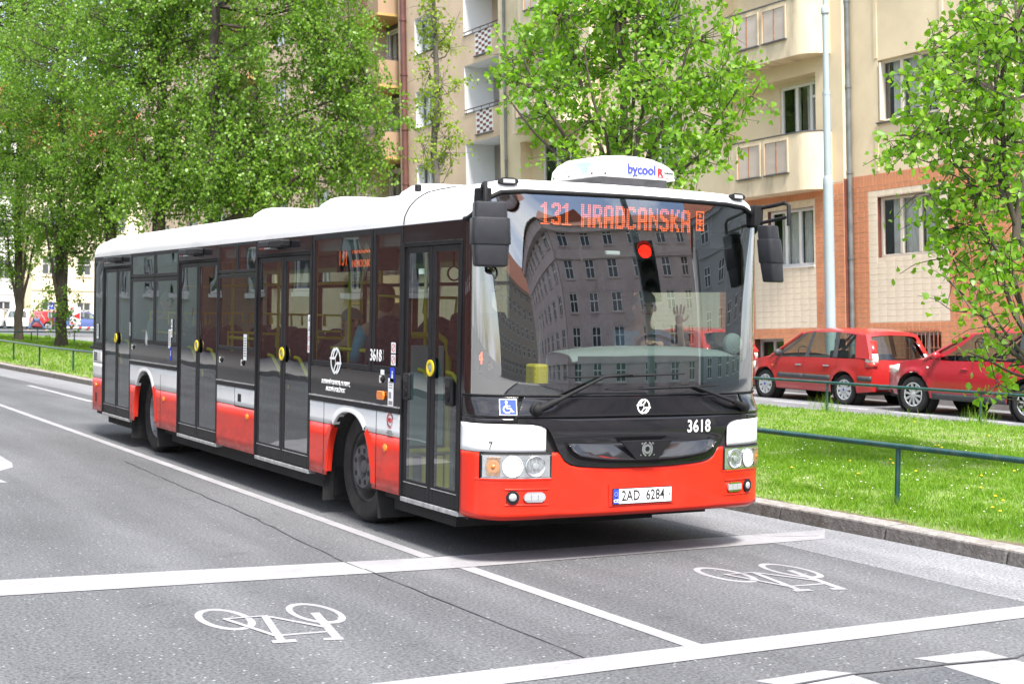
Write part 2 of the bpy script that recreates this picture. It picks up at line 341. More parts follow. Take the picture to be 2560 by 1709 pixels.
marking('zebra_stripe', [s_rect(.66,-6.6,1.16,-3.2)]); marking('zebra_stripe', [s_rect(1.7,-6.6,2.2,-3.2)])
marking('dash_line', [s_line([(.30,24.5),(.33,18.6)], .13)])
for y in (9,28,34,40): marking('dash_line', [s_line([(-5.2,y),(-5.2,y+3)], .12)])
# turn arrow at the left edge of the picture
marking('arrow_marking', [[[(-3.42,6.9),(-3.27,7.35),(-3.04,7.75),(-2.965,8.2),(-2.95,8.8),(-2.94,9.4),(-3.3,9.9),(-4.2,10.3),(-4.35,9.9),(-3.9,7.3)]],
                          [[(-3.34,6.35),(-3.365,6.62),(-3.55,7.3),(-4.3,7.0),(-4.2,6.5)]]])
def bicycle(dx, dy):
    g = [s_ring(-3.391,-.755,1,.74,n=36), s_ring(-2.858,-.81,1,.74,n=36)]
    def ell(cx,cy,rx,ry,wx,wy,n=36):
        o=[]
        for k in range(n):
            a,b=2*PI*k/n,2*PI*(k+1)/n
            o.append([(cx+(rx-wx)*math.cos(a),cy+(ry-wy)*math.sin(a)),(cx+rx*math.cos(a),cy+ry*math.sin(a)),(cx+rx*math.cos(b),cy+ry*math.sin(b)),(cx+(rx-wx)*math.cos(b),cy+(ry-wy)*math.sin(b))])
        return o
    g = [ell(-3.391,-.755,.152,.312,.043,.06), ell(-2.858,-.81,.145,.312,.036,.065),
         s_line([(-2.858,-.80),(-2.993,-1.49)],.055), s_line([(-2.965,-1.50),(-3.07,-1.47)],.06), s_line([(-2.985,-1.305),(-3.27,-1.285)],.036),
         s_line([(-3.158,-.775),(-3.288,-1.41)],.045), s_line([(-3.345,-1.42),(-3.215,-1.445)],.07), s_line([(-3.145,-.79),(-2.95,-1.2)],.034),
         s_line([(-3.40,-.757),(-3.14,-.775)],.03), s_line([(-3.395,-.757),(-3.334,-1.03),(-3.278,-1.29)],.032)]
    g = [[[(x+dx,y+dy) for x,y in p] for p in q] for q in g]
    return marking('bicycle_marking', g, z=.002)
bicycle(0,0); bicycle(3.585,-.01)
# tar seams and cracks
def crack(pts, w, m='tar', z=.006):
    pp=[]; 
    for a,b in zip(pts[:-1],pts[1:]):
        n=max(2,int(math.hypot(b[0]-a[0],b[1]-a[1])/.25))
        for k in range(n): t=k/n; pp.append((a[0]+(b[0]-a[0])*t+random.uniform(-.012,.012), a[1]+(b[1]-a[1])*t))
    pp.append(pts[-1]); ws=[w*random.uniform(.6,1.3) for _ in pp]
    mb=MB(); mb.grid([[(x-k/2,y,z),(x+k/2,y,z)] if abs(pts[-1][1]-pts[0][1])>abs(pts[-1][0]-pts[0][0]) else [(x,y-k/2,z),(x,y+k/2,z)] for (x,y),k in zip(pp,ws)])
    return mb.build('road_seam', m, road)
crack([(-1.75,8),(-1.9,3),(-2.02,.98)],.012); crack([(-2.02,.42),(-2.0,-2.43)],.013); crack([(-2.02,.98),(-2.03,.42)],.012); 
crack([(1.05,-3.05),(.1,-3.41),(-.35,-3.36),(-.93,-3.31),(-1.42,-3.35),(-2.4,-3.5),(-4,-3.6)],.02)
crack([(1.52,.6),(1.70,.45),(2.02,.36)],.012)
flat('road_patch', [[[(-.7,-3.43),(-.36,-3.40),(-.5,-6.6),(-.93,-6.6),(-.93,-3.36)]]], 'dark_patch', road, FM, h=.0015)
marking('parking_bay_line', [s_line([(13.55,y),(13.5,y+1.1)],.12) for y in np.arange(5.2,22,1.75)], 'road_paint_worn', z=.0625)

# ---------------------------------------------------------------- verge, kerb, grass
def vf(y): return max(9.0, 12.5-.153*(y-8.15))
VY = [-5,-4.4,-3,-1.5,0,2,4,6,8,10,12,14,17,20,25,30,36,42,48,55,62,72]
def vz(x, y):        # gentle crown of the verge
    a, b = kx(y)+.22, vf(y); t = min(max((x-a)/(b-a),0),1)
    return .115+.10*math.sin(PI*t)+ (.06*min(max((y-30)/20,0),1))
P = []
for y in VY:
    a, b = kx(y)+.20, vf(y); P.append([(a+(b-a)*k/14, y, vz(a+(b-a)*k/14, y)-.012) for k in range(15)])
verge = struct(MB().grid(P).build('grass_verge', 'soil', smooth=True))
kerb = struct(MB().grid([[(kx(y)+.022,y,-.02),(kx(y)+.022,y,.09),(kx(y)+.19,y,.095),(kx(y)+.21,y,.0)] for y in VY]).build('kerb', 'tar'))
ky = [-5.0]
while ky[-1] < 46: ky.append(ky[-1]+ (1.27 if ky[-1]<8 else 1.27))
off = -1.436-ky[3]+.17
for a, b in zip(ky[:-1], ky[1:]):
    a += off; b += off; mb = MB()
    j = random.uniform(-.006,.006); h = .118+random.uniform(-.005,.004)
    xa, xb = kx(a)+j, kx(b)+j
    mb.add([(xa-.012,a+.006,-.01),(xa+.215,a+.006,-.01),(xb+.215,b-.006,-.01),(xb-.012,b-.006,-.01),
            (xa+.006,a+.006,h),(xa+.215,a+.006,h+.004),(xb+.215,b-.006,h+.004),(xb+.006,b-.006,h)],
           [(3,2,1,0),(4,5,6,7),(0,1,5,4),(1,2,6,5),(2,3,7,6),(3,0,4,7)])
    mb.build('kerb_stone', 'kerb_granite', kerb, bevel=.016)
side_road = struct(MB().grid([[(vf(y)+.02,y,.06),(16.4,y,.06)] for y in VY]).build('side_road', 'gutter_asphalt'))
MB().grid([[(vf(y)-.02,y,.0),(vf(y)-.02,y,.1),(vf(y)+.10,y,.1),(vf(y)+.10,y,.0)] for y in VY]).build('kerb_edge', 'kerb_granite', side_road)
pav = struct(MB().grid([[(16.2,y,.0),(16.2,y,.18),(19.6,y,.19)] for y in (-12,10,40,110)]).build('pavement', 'pavement'))
struct(MB().grid([[(-9.5,y,.0),(-9.5,y,.14),(-13,y,.15)] for y in (-45,130)]).build('pavement', 'pavement'))

MB().grid([[(kx(y)+.205,y,.118),(kx(y)+.30+.05*math.sin(y*3.7)+.04*math.sin(y*9.1),y,vz(kx(y)+.3,y)-.006)] for y in np.arange(-5,46,.12)]).build('soil_strip','bare_soil',verge)
def blades(name, n, xr, yr, h, w, lean=.45, dens=None):
    x = RNG.uniform(*xr, n); y = RNG.uniform(*yr, n)
    a = np.array([kx(v) for v in y])+.2; b = np.array([vf(v) for v in y]); ok = (x > a) & (x < b); 
    clump = np.sin(x*5.1+np.sin(y*3.3)*2)*np.cos(y*4.3+np.sin(x*2.7)*2)
    edge = np.clip((x-a)/.35, .25, 1)
    ok &= RNG.random(n) < (.62+.38*clump)*edge
    bare = ((x-7.4)/1.0)**2+((y-1.6)/.7)**2 < 1; ok &= ~(bare & (RNG.random(n) < .85))
    x, y, clump = x[ok], y[ok], clump[ok]; n = len(x); a = a[ok]; b = b[ok]
    t = np.clip((x-a)/(b-a),0,1); z = .115+.10*np.sin(PI*t)+.06*np.clip((y-30)/20,0,1)-.015
    H = h*RNG.uniform(.55,1.35,n)*(1+.35*clump); az = RNG.uniform(0,2*PI,n); ln = np.abs(RNG.normal(0,lean,n))*H; la = RNG.uniform(0,2*PI,n)
    W = w*RNG.uniform(.7,1.3,n)
    V = np.empty((n,4,3)); 
    V[:,0] = np.stack([x-np.cos(az)*W/2,y-np.sin(az)*W/2,z],1); V[:,1] = np.stack([x+np.cos(az)*W/2,y+np.sin(az)*W/2,z],1)
    mx_ = x+np.cos(la)*ln*.35; my_ = y+np.sin(la)*ln*.35
    V[:,2] = np.stack([mx_+np.cos(az)*W*.4,my_+np.sin(az)*W*.4,z+H*.6],1); V[:,3] = np.stack([x+np.cos(la)*ln,y+np.sin(la)*ln,z+H],1)
    F = np.empty((n,2,3),int); o = np.arange(n)*4
    F[:,0] = np.stack([o,o+1,o+2],1); F[:,1] = np.stack([o,o+2,o+3],1)
    ob = npmesh(name, V.reshape(-1,3), F.reshape(-1,3), 'grass_blade', None, 'stuff'); return ob
tag(blades('grass', 210000, (2.4,8), (-4.9,7), .045, .0075), 'short green grass on the verge nearest the bus')
tag(blades('grass', 120000, (2.4,13), (-1,17), .042, .013), 'green grass across the rest of the verge')
tag(blades('grass', 90000, (0,12.5), (17,70), .07, .03), 'mown grass on the far verge under the trees')
# taller weeds round the railing posts
def tuft(x, y, n, h, r):
    xx = x+RNG.normal(0,r,n); yy = y+RNG.normal(0,r,n); az = RNG.uniform(0,2*PI,n); H = h*RNG.uniform(.4,1.2,n); la = RNG.uniform(0,2*PI,n); ln = H*RNG.uniform(.1,.6,n); z = vz(x,y)-.02
    V = np.stack([np.stack([xx-np.cos(az)*.005,yy-np.sin(az)*.005,0*xx+z],1),np.stack([xx+np.cos(az)*.005,yy+np.sin(az)*.005,0*xx+z],1),np.stack([xx+np.cos(la)*ln,yy+np.sin(la)*ln,z+H],1)],1)
    return V.reshape(-1,3)
VV = np.concatenate([tuft(3.257,.76,140,.13,.06), tuft(11.79,11.4,70,.34,.16), tuft(12.15,8.15,110,.32,.14), tuft(12.0,9.6,30,.22,.25)])
tag(npmesh('weeds', VV, np.arange(len(VV)).reshape(-1,3), 'grass_blade', None, 'stuff'), 'tall weeds round the feet of the railing posts')
# dandelions one by one, daisies as a mass
def dandelion(x, y):
    z = vz(x,y); mb = MB(); h = random.uniform(.03,.06)
    mb.lathe([(.0,h-.004),(.012,h),(.017,h+.005),(.011,h+.009),(0,h+.013)], T(x,y,z), 9)
    o = mb.build('dandelion', 'dandelion_yellow', smooth=True)
    MB().tube([(x,y,z-.02),(x+.004,y,z+h)], .0025, 4).build('stem', 'grass_blade', o)
    return tag(o, 'small yellow dandelion in the grass of the verge', 'flower', 'dandelions in the grass')
for x, y in [(5.1,3.4),(5.6,3.3),(5.35,3.0),(6.6,3.6),(7.0,3.9),(7.3,4.3),(7.15,4.1),(4.9,2.2),(4.3,2.4),(7.0,2.6),(7.6,2.2),(8.2,2.4),(6.0,1.9),(5.2,1.6),(4.55,1.0),(4.25,.55),(4.02,.25),(3.6,-.1),(5.0,.6),(6.2,.9),(6.9,3.0),(9.2,5.2),(9.6,4.6),(8.8,4.0),(10.3,7.7),(3.35,3.0),(4.1,3.2),(3.75,.12),(4.85,.2),(5.9,.35)]: dandelion(x, y)
mb = MB()
for _ in range(200):
    x, y = random.uniform(3.0,9), random.uniform(-1.6,5.2); 
    if x > vf(y)-.3: continue
    z = vz(x,y)+random.uniform(.02,.06); r = random.uniform(.006,.011); mb.add([(x+r*math.cos(a),y+r*math.sin(a),z) for a in (0,1.05,2.1,3.14,4.19,5.24)]+[(x,y,z+.006)], [(i,(i+1)%6,6) for i in range(6)])
tag(mb.build('daisies', 'daisy_white', kind='stuff'), 'tiny white daisies scattered in the grass')

# ---------------------------------------------------------------- railings
def railing(pts, posts, label, h=.545, r=.027, z0=None):
    b = posts[0]; t = thing('railing', label, 'railing', (b[0],b[1],vz(b[0],b[1])-.02), group='low green tube railings')
    M = T(-b[0],-b[1],-(vz(b[0],b[1])-.02))
    mb = MB().tube([M @ Vector(p) for p in pts], r, 12); mb.build('rail', 'rail_green', t, smooth=50)
    for x, y in posts:
        k = min(range(len(pts)-1), key=lambda i: abs((pts[i][1]+pts[i+1][1])/2-y) if abs(pts[i][1]-pts[i+1][1])>abs(pts[i][0]-pts[i+1][0]) else abs((pts[i][0]+pts[i+1][0])/2-x))
        a, c = pts[k], pts[k+1]; den = (c[0]-a[0])**2+(c[1]-a[1])**2; s = ((x-a[0])*(c[0]-a[0])+(y-a[1])*(c[1]-a[1]))/den; zt = a[2]+s*(c[2]-a[2])
        MB().tube([M @ Vector((x,y,vz(x,y)-.05)), M @ Vector((x,y,zt))], r*.86, 10).build('post', 'rail_green', t, smooth=50)
    return t
railing([(3.36,-4.2,.69),(3.257,.76,.668),(3.19,4.0,.66),(3.1,8,.66),(2.9,14,.665),(2.55,20,.67),(2.2,26,.67),(2.0,30,.67),(1.95,38,.68),(1.9,46,.69)],
        [(3.34,-3.4),(3.257,.76),(3.18,4.4),(3.02,9),(2.85,14.2),(2.55,19.4),(2.23,24.3),(2.08,28.2),(2.01,32.0),(1.98,35.6),(1.95,39.4),(1.92,43)],
        'green tube railing along the kerb, running behind the bus and past its rear')
railing([(12.75,3.4,.63),(12.19,8.15,.63),(11.79,11.4,.635),(11.2,15.2,.64),(10.4,20,.65)], [(12.65,4.6),(12.19,8.15),(11.79,11.4),(11.35,14.6),(10.85,17.7)],
        'green tube railing in front of the two parked red cars')
railing([(1.2,55.8,.62),(12,49.8,.72)], [(2.2,55.25),(5.85,53.2),(7.4,52.35),(9.6,51.1)], 'green tube railing farthest back, in front of the tree trunks')
railing([(1.5,58.6,.72),(12,52.8,.80)], [(3.2,57.7),(6.6,55.8),(10,53.9)], 'second green tube railing just behind the farthest one')
# ================================================================ the bus
def bus_paint(name, col):
    m = bus_paint0(name, col); t = m.node_tree; b = t.nodes['Principled BSDF']; N = t.nodes.new; L = t.links.new     # road grime low on the panels
    src = b.inputs['Base Color'].links[0].from_socket; tcn = N('ShaderNodeTexCoord'); s = N('ShaderNodeSeparateXYZ'); L(tcn.outputs['Object'], s.inputs[0])
    r = N('ShaderNodeMapRange'); r.inputs['From Min'].default_value=.80; r.inputs['From Max'].default_value=.33; r.inputs['To Max'].default_value=.75; L(s.outputs['Z'], r.inputs['Value'])
    mp = N('ShaderNodeMapping'); mp.inputs['Scale'].default_value=(2,2,5); L(tcn.outputs['Object'], mp.inputs['Vector'])
    n = N('ShaderNodeTexNoise'); n.inputs['Scale'].default_value=2.0; n.inputs['Detail'].default_value=8; n.inputs['Roughness'].default_value=.7; L(mp.outputs['Vector'], n.inputs['Vector'])
    r2 = N('ShaderNodeMapRange'); r2.inputs['From Min'].default_value=.42; r2.inputs['From Max'].default_value=.75; L(n.outputs['Fac'], r2.inputs['Value'])
    y = N('ShaderNodeMapRange'); y.inputs['From Min'].default_value=.3; y.inputs['From Max'].default_value=1.2; y.inputs['To Min'].default_value=.15; L(s.outputs['Y'], y.inputs['Value'])
    m1 = N('ShaderNodeMath'); m1.operation='MULTIPLY'; L(r.outputs[0], m1.inputs[0]); L(r2.outputs[0], m1.inputs[1]); m2 = N('ShaderNodeMath'); m2.operation='MULTIPLY'; L(m1.outputs[0], m2.inputs[0]); L(y.outputs[0], m2.inputs[1])
    x = N('ShaderNodeMix'); x.data_type='RGBA'; L(m2.outputs[0], x.inputs['Factor']); L(src, x.inputs['A']); x.inputs['B'].default_value=(.10,.08,.07,1); L(x.outputs['Result'], b.inputs['Base Color'])
    rr = N('ShaderNodeMapRange'); rr.inputs['To Min'].default_value=.33; rr.inputs['To Max'].default_value=.7; L(m2.outputs[0], rr.inputs['Value']); L(rr.outputs[0], b.inputs['Roughness'])
    return m
def bus_paint0(name, col): return mat(name, col, rough=.34, coat=.16, spec=.35, vary=.05, vscale=1.5, dirt=(.2,.17,.14), dscale=1.4, damt=.10)
bus_paint('bus_red', (.68,.024,.008)); bus_paint('bus_white', (.80,.80,.80))
mat('bus_black', (.012,.012,.014), rough=.10, coat=.25, vary=.1)
mat('grille_gloss', (.02,.02,.022), rough=.06, coat=.8); mat('trim_black', (.013,.013,.015), rough=.42, spec=.25, vary=.2, vscale=9, bump=.05, bscale=120)
mat('rubber', (.012,.012,.013), rough=.7, spec=.25, vary=.25, vscale=12)
mat('mirror_plastic', (.026,.027,.031), rough=.42, spec=.3, vary=.12, vscale=18, bump=.12, bscale=220)
mat('under_black', (.02,.02,.02), rough=.9, vary=.3, vscale=4)
mat('tyre', (.022,.021,.021), rough=.82, vary=.3, vscale=9, bump=.2, bscale=70, dirt=(.07,.06,.05), dscale=5, damt=.5)
mat('hub_grey', (.12,.12,.125), rough=.5, metal=.3, vary=.2, vscale=9); mat('rim_steel', (.25,.25,.26), rough=.5, metal=.6, vary=.3, vscale=12); mat('rim_shaded', (.05,.048,.046), rough=.6, vary=.4, vscale=9)  # front rim colour carries the shade of its deep recess
mat('chrome', (.75,.76,.78), rough=.12, metal=1); mat('alu', (.5,.5,.5), rough=.5, metal=.6, vary=.3, vscale=15)
mat('lamp_mirror', (.78,.79,.80), rough=.20, metal=.88); mat('lamp_amber', (.50,.25,.11), rough=.3, coat=.5); mat('amber_lens', (.75,.2,.02), rough=.25, coat=.8)
mat('red_lens', (.4,.02,.015), rough=.25, coat=.8); mat('lamp_on', (1,1,.95), emit=(1,.93,.78), estr=1.6); mat('amber_clear', (.30,.21,.15), rough=.3, vary=.35, vscale=28); mat('lamp_glow', (.9,.88,.8), rough=.15, emit=(1,.90,.72), estr=.55); mat('lamp_grey', (.35,.36,.37), rough=.3, coat=.6)
mat('sign_white', (.8,.8,.8), rough=.6, spec=.2); mat('sign_blue', (.035,.07,.55), rough=.6, spec=.15); mat('ink_black', (.02,.02,.02), rough=.6); mat('ink_red', (.55,.02,.03), rough=.5); mat('ink_grey', (.25,.25,.25), rough=.6); mat('ink_blue', (.06,.07,.5), rough=.5); mat('ink_cyan', (.2,.6,.8), rough=.5); mat('ink_pale_blue', (.35,.55,.85), rough=.5); mat('seal_pale', (.66,.68,.70), rough=.3); mat('ink_pink', (.75,.35,.38), rough=.6)
mat('led', (.3,.06,.01), emit=(1,.13,.02), estr=1.25); mat('led_board', (.012,.011,.011), rough=.7)
mat('pole_yellow', (.72,.55,.02), rough=.35, vary=.08); mat('seat_fabric', (.06,.075,.12), rough=.9, vary=.3, vscale=30); mat('interior_grey', (.32,.34,.33), rough=.6, vary=.05); mat('interior_dark', (.05,.055,.055), rough=.7); mat('dash_grey', (.27,.31,.295), rough=.6, vary=.05, vscale=6); mat('dash_teal', (.045,.075,.075), rough=.55, vary=.1); mat('step_teal',(.16,.24,.25),rough=.6,vary=.1); mat('screen_pale',(.45,.58,.60),rough=.5); mat('cab_glass', (.1,.12,.12), rough=.1)
glass('windscreen_glass', (.58,.66,.63), .24); glass('side_glass', (.44,.58,.56), .20, wav=.12); glass('far_glass', (.85,.93,.88), .06); glass('lens_clear', (.93,.95,.95), .06)

bus = thing('city_bus', 'red and white low floor city bus with black window band waiting at the stop line', 'bus')
HW = 1.275
def ss(t): t = min(max(t,0),1); return t*t*(3-2*t)
def fpar(z): k = ss((z-1.05)/.15); return .42-.08*k, 3.4-.7*k, .012+.038*k
def fu(u, z, off=0.0, hw=HW, oy=0.0):
    def p(u):
        a, n, q = fpar(z); t = abs(u)*PI/2; sx = math.copysign(1,u)
        x = hw*math.sin(t)**(2/n); y = a*(1-max(math.cos(t),0)**(2/n))+q*x*x
        if z > 1.2: y += min((z-1.2)**2, 2.2)/12.5*(1-min(x/hw,1)**5)
        return Vector((sx*x, y+oy))
    c = p(u)
    if off:
        e = .004; a, b = p(max(u-e,-1)), p(min(u+e,1)); d = (b-a); 
        if d.length > 1e-9: d.normalize(); c = c+Vector((d.y,-d.x))*off
    return Vector((c.x, c.y, z))
def ux(x, z):        # parameter for a given x
    a, n, q = fpar(z); return math.copysign(math.asin(min(abs(x)/HW,1)**(n/2))*2/PI, x)
def fM(x, z, off=.002):       # frame on the front surface at x, z: X to the right, Y up along the surface, Z out
    u = ux(x,z); o = fu(u,z,off); X = (fu(min(u+.01,1),z)-fu(max(u-.01,-1),z)).normalized(); Yv = (fu(u,z+.02)-fu(u,z-.02)); Yv = (Yv-X*X.dot(Yv)).normalized(); Z = X.cross(Yv)
    return frameM(o, X, Yv, Z)
def band(name, zl, zu, m, u0, u1, nu=80, nz=10, off=0.0, parent=None, smooth=60, solid=.012, us=None):
    us = us or [u0+(u1-u0)*k/nu for k in range(nu+1)]; rows = []
    for j in range(nz+1):
        row = []
        for u in us:
            p0 = fu(u, 1.0); x = p0.x; a = zl(x) if callable(zl) else zl; b = zu(x) if callable(zu) else zu
            b = max(a+1e-4, b); zz = a+(b-a)*j/nz; row.append(fu(u, zz, off(x,zz) if callable(off) else off))
        rows.append(row)
    return MB().grid(rows).build(name, m, parent or bus, smooth=smooth, solid=solid)
import bisect
def pw(pts):
    xs = [p[0] for p in pts]
    def f(x):
        x = abs(x)
        if x <= xs[0]: return pts[0][1]
        if x >= xs[-1]: return pts[-1][1]
        i = bisect.bisect_right(xs, x)-1; t = (x-xs[i])/(xs[i+1]-xs[i]); t2 = t
        return pts[i][1]+(pts[i+1][1]-pts[i][1])*t2
    return f
zmask = pw([(0,.678),(.25,.680),(.42,.688),(.54,.697),(.61,.712),(.655,.738),(.69,.785),(.72,.84),(.75,.90),(.775,.95),(.80,.98),(.84,.999),(.90,1.008),(1.3,1.012)])
zbot = pw([(0,.352),(.7,.352),(1.1,.342),(1.275,.35)])
zt = pw([(0,2.665),(.9,2.66),(1.08,2.645),(1.17,2.60),(1.23,2.54),(1.275,2.455)])
fine = [-1+2*k/200 for k in range(201)]
# paint bands of the front
band('bumper', zbot, lambda x: min(.805, zmask(x)), 'bus_red', 0,0, us=fine, nz=14, solid=.02)
ring = []
MB().grid([[fu(u, zbot(fu(u,1).x)-.0, 0), fu(u, zbot(fu(u,1).x)-.018, -.03), fu(u, zbot(fu(u,1).x)-.01, -.25)][::-1] for u in fine]).build('bumper_lip', 'bus_red', bus, smooth=60)
for s in (-1, 1):
    us = [s*(.30+.70*k/80) for k in range(81)]; us = us if s > 0 else us[::-1]
    xs = [u for u in us if zmask(fu(u,1).x) > .812]
    band('front_white_panel', .811, lambda x: zmask(x)-.003, 'bus_white', 0,0, us=xs, nz=6)
mask_off = lambda x, z: .004+.020*math.sin(PI*min(max((z-.86)/.19,0),1))*max(0,1-(x/.98)**4)
band('front_mask', lambda x: zmask(x)+.004, 1.046, 'bus_black', 0,0, us=[u for u in fine if abs(fu(u,1).x) < 1.02], nz=24, off=mask_off)
for s in (-1, 1):
    us = [u for u in fine if fu(u,1).x*s > 1.024]
    band('corner_panel', 1.016, 1.046, 'bus_black', 0,0, us=us, nz=3)
    band('corner_panel', 1.052, 1.205, 'bus_black', 0,0, us=us, nz=8)
band('logo_panel', 1.052, 1.205, 'bus_black', 0,0, us=[u for u in fine if abs(fu(u,1).x) < 1.018], nz=8)
# dark carcass behind the seams
MB().grid([[fu(u,z,-.03) for u in fine] for z in (.36,.6,.8,1.0,1.05,1.2)]).build('front_carcass', 'under_black', bus, smooth=60)
# windscreen
wu = [-.985+1.97*k/120 for k in range(121)]
rows = []
for j in range(41):
    row = []
    for u in wu:
        x = fu(u,1.6).x; b = zt(x)-.012; z = 1.212+(b-1.212)*j/40; row.append(fu(u,z))
    rows.append(row)
MB().grid(rows).build('windscreen', 'windscreen_glass', bus, smooth=True)
def frit(name, lo, hi, us, off=-.012):
    rows = []
    for j in range(7): rows.append([fu(u, lo(fu(u,1.3).x)+(hi(fu(u,1.3).x)-lo(fu(u,1.3).x))*j/6, off) for u in us])
    return MB().grid(rows).build(name, 'bus_black', bus, smooth=60)
fb = pw([(0,1.292),(.95,1.295),(1.10,1.305),(1.19,1.325),(1.235,1.36),(1.258,1.42),(1.275,1.60)])
frit('frit_band', lambda x: 1.205, fb, fine)
frit('frit_band', lambda x: zt(x)-.035, zt, fine)
# seal round the glass
MB().tube([fu(u, zt(fu(u,1.6).x), .006) for u in fine], .017, 8).build('glass_seal', 'rubber', bus, smooth=60)
MB().tube([fu(u, 1.208, .002) for u in fine], .007, 6).build('glass_seal', 'rubber', bus, smooth=60)
# front door post and the far post
for s in (-1, 1):
    MB().box(s*1.272, s*1.19, .385, .47 if s<0 else .60, .36 if s<0 else 1.0, 2.452).build('corner_post', 'bus_black', bus, bevel=.008)
    MB().tube([fu(s*.93,1.25,-.06), fu(s*.93,1.9,-.06), fu(s*.93,2.55,-.07)], .035, 8).build('screen_pillar', 'interior_dark', bus, smooth=60)
if True:
    us = [u for u in fine if fu(u,1).x > 1.2]
# roof shell
def ring_pts(f):
    ins = np.interp(f, [0,.2,.45,.65,.8,.92,1.0], [0,.002,.022,.06,.13,.30,.62]); pts = []
    for k in range(61):
        u = -1+2*k/60; p0 = fu(u,1.6); z0 = zt(p0.x); z = z0+(2.775-z0)*f
        q = fu(u, min(max(z0,2.3),2.62), hw=HW-ins); pts.append((q.x, q.y+ins*.75+.0, z))
    z = 2.455+(2.775-2.455)*f; w = HW-ins
    for y in np.linspace(.9, 11.45, 40): pts.append((w, y, z-(.05*max(0,(y-10.9)/.6)**2*f)))
    for k in range(1,24):
        a = PI/2*k/24 if k <= 12 else 0
    rr = .32
    for k in range(0,13):
        a = PI/2*k/12; pts.append((w-rr*(1-math.cos(a)), 11.6+ (rr-ins*.9)*math.sin(a), z-.05*f))
    for k in range(12,-1,-1):
        a = PI/2*k/12; pts.append((-(w-rr*(1-math.cos(a))), 11.6+(rr-ins*.9)*math.sin(a), z-.05*f))
    for y in np.linspace(11.45, .9, 40): pts.append((-w, y, z-(.05*max(0,(y-10.9)/.6)**2*f)))
    return pts
fs_ = [0,.1,.2,.3,.4,.5,.6,.7,.78,.85,.91,.96,1.0]
mb = MB(); mb.grid([ring_pts(f) for f in fs_], closed=True)
top = ring_pts(1.0); n = len(top); b0 = (len(fs_)-1)*n
cidx = len(mb.v); mb.v.append((0,5.5,2.79)); mb.f += [(b0+i, b0+(i+1)%n, cidx) for i in range(n)]
mb.build('roof', 'bus_white', bus, smooth=50)
# joint between front cap and roof
mb = MB(); P = []
for f in [0,.1,.2,.3,.4,.5,.6,.7,.78,.85,.91,.96,1.0]:
    ins = np.interp(f, [0,.2,.45,.65,.8,.92,1.0], [0,.002,.022,.06,.13,.30,.62]); P.append((-(HW-ins)-.001, 1.46-.30*f**2, 2.457+(2.777-2.457)*f+.001))
MB().tube(P, .006, 5).build('roof_joint', 'rubber', bus)
# roof fairings
def fairing(y0, y1, xw=.80, h=.075):
    rows = []
    for y, k in [(y0,.0),(y0+.05,.45),(y0+.12,.85),(y0+.2,1.0),(y0+.6,.85),(y1-.3,.3),(y1,.0)]:
        rows.append([(x*xw, y, 2.755+h*k*(1-abs(x)**6)) for x in np.linspace(-1,1,17)])
    MB().grid(rows).build('roof_fairing', 'bus_white', bus, smooth=70)
for ya, yb in ((6.75,5.3),(4.75,3.4),(2.85,1.75)):
    rows = []
    for t, k in [(0,0),(.05,.2),(.10,.6),(.15,.9),(.2,1.0),(.27,1.0),(.6,.80),(.9,.45),(1,.0)]:
        y = ya+(yb-ya)*t; rows.append([(x*.80, y, 2.735+.165*k*(1-abs(x)**10)+.0) for x in np.linspace(-1,1,25)])
    MB().grid(rows[::-1]).build('roof_fairing', 'bus_white', bus, smooth=70)
MB().box(-.985,-.945,1.84,1.90,2.76,2.815).build('roof_stub', 'rubber', bus, bevel=.008)
# marker lamps on the roof edge
for s in (-1, 1):
    M = fM(s*1.02, 2.62); M = T(0,.012,.105) @ M
    MB().prism([(.055*math.cos(a)+math.copysign(.02,math.cos(a)), .026*math.sin(a)) for a in [2*PI*k/24 for k in range(24)]], M @ T(0,0,-.03), .045).build('marker_lamp', 'rubber', bus, bevel=.004)
    flat('lamp_lens', [s_rect(-.045,-.014,.045,.014)], 'lamp_grey', bus, M, h=.0165)

# ---------------------------------------------------------------- front fittings
def front_flat(name, groups, m, x, z, off=.004, eps=.0004): return flat(name, groups, m, bus, fM(x,z,off), h=0, eps=eps)
# grille: recessed dark scoop with two bright bars and the emblem between
gp = [(-.655,.872),(-.60,.79),(-.55,.765),(-.43,.748),(-.2,.735),(0,.73),(.2,.735),(.43,.748),(.55,.765),(.60,.79),(.69,.885)]
gt = pw([(0,.872),(.3,.872),(.65,.884)])
gl = pw([(0,.722),(.3,.732),(.45,.748),(.55,.765),(.61,.80),(.66,.872)])
gus = [u for u in [-1+2*k/400 for k in range(401)] if abs(fu(u,1).x) < .655]
band('grille_rim', lambda x: gl(x)-.012, lambda x: gt(x)+.012, 'trim_black', 0,0, us=[u for u in [-1+2*k/400 for k in range(401)] if abs(fu(u,1).x) < .672], nz=4, off=.006, solid=.01)
us = [u for u in gus if abs(fu(u,1).x) < .640]; rows = []
for j in range(11):
    t = j/10; row = []
    for u in us:
        x = fu(u,1).x; lo_ = gl(x)+.016; hi_ = max(gt(x)-.012, lo_+.002); row.append(fu(u, lo_+(hi_-lo_)*t, .054-.042*t**.9))
    rows.append(row)
MB().grid(rows).build('grille_blade', 'grille_gloss', bus, smooth=60, solid=.004)
M = fM(0,.815,.046)
MB().prism([(-.235,.068),(-.09,-.075),(.09,-.075),(.235,.068)], M, .016).build('emblem_plate', 'trim_black', bus, bevel=.004)
M = fM(0,.818,.0635)
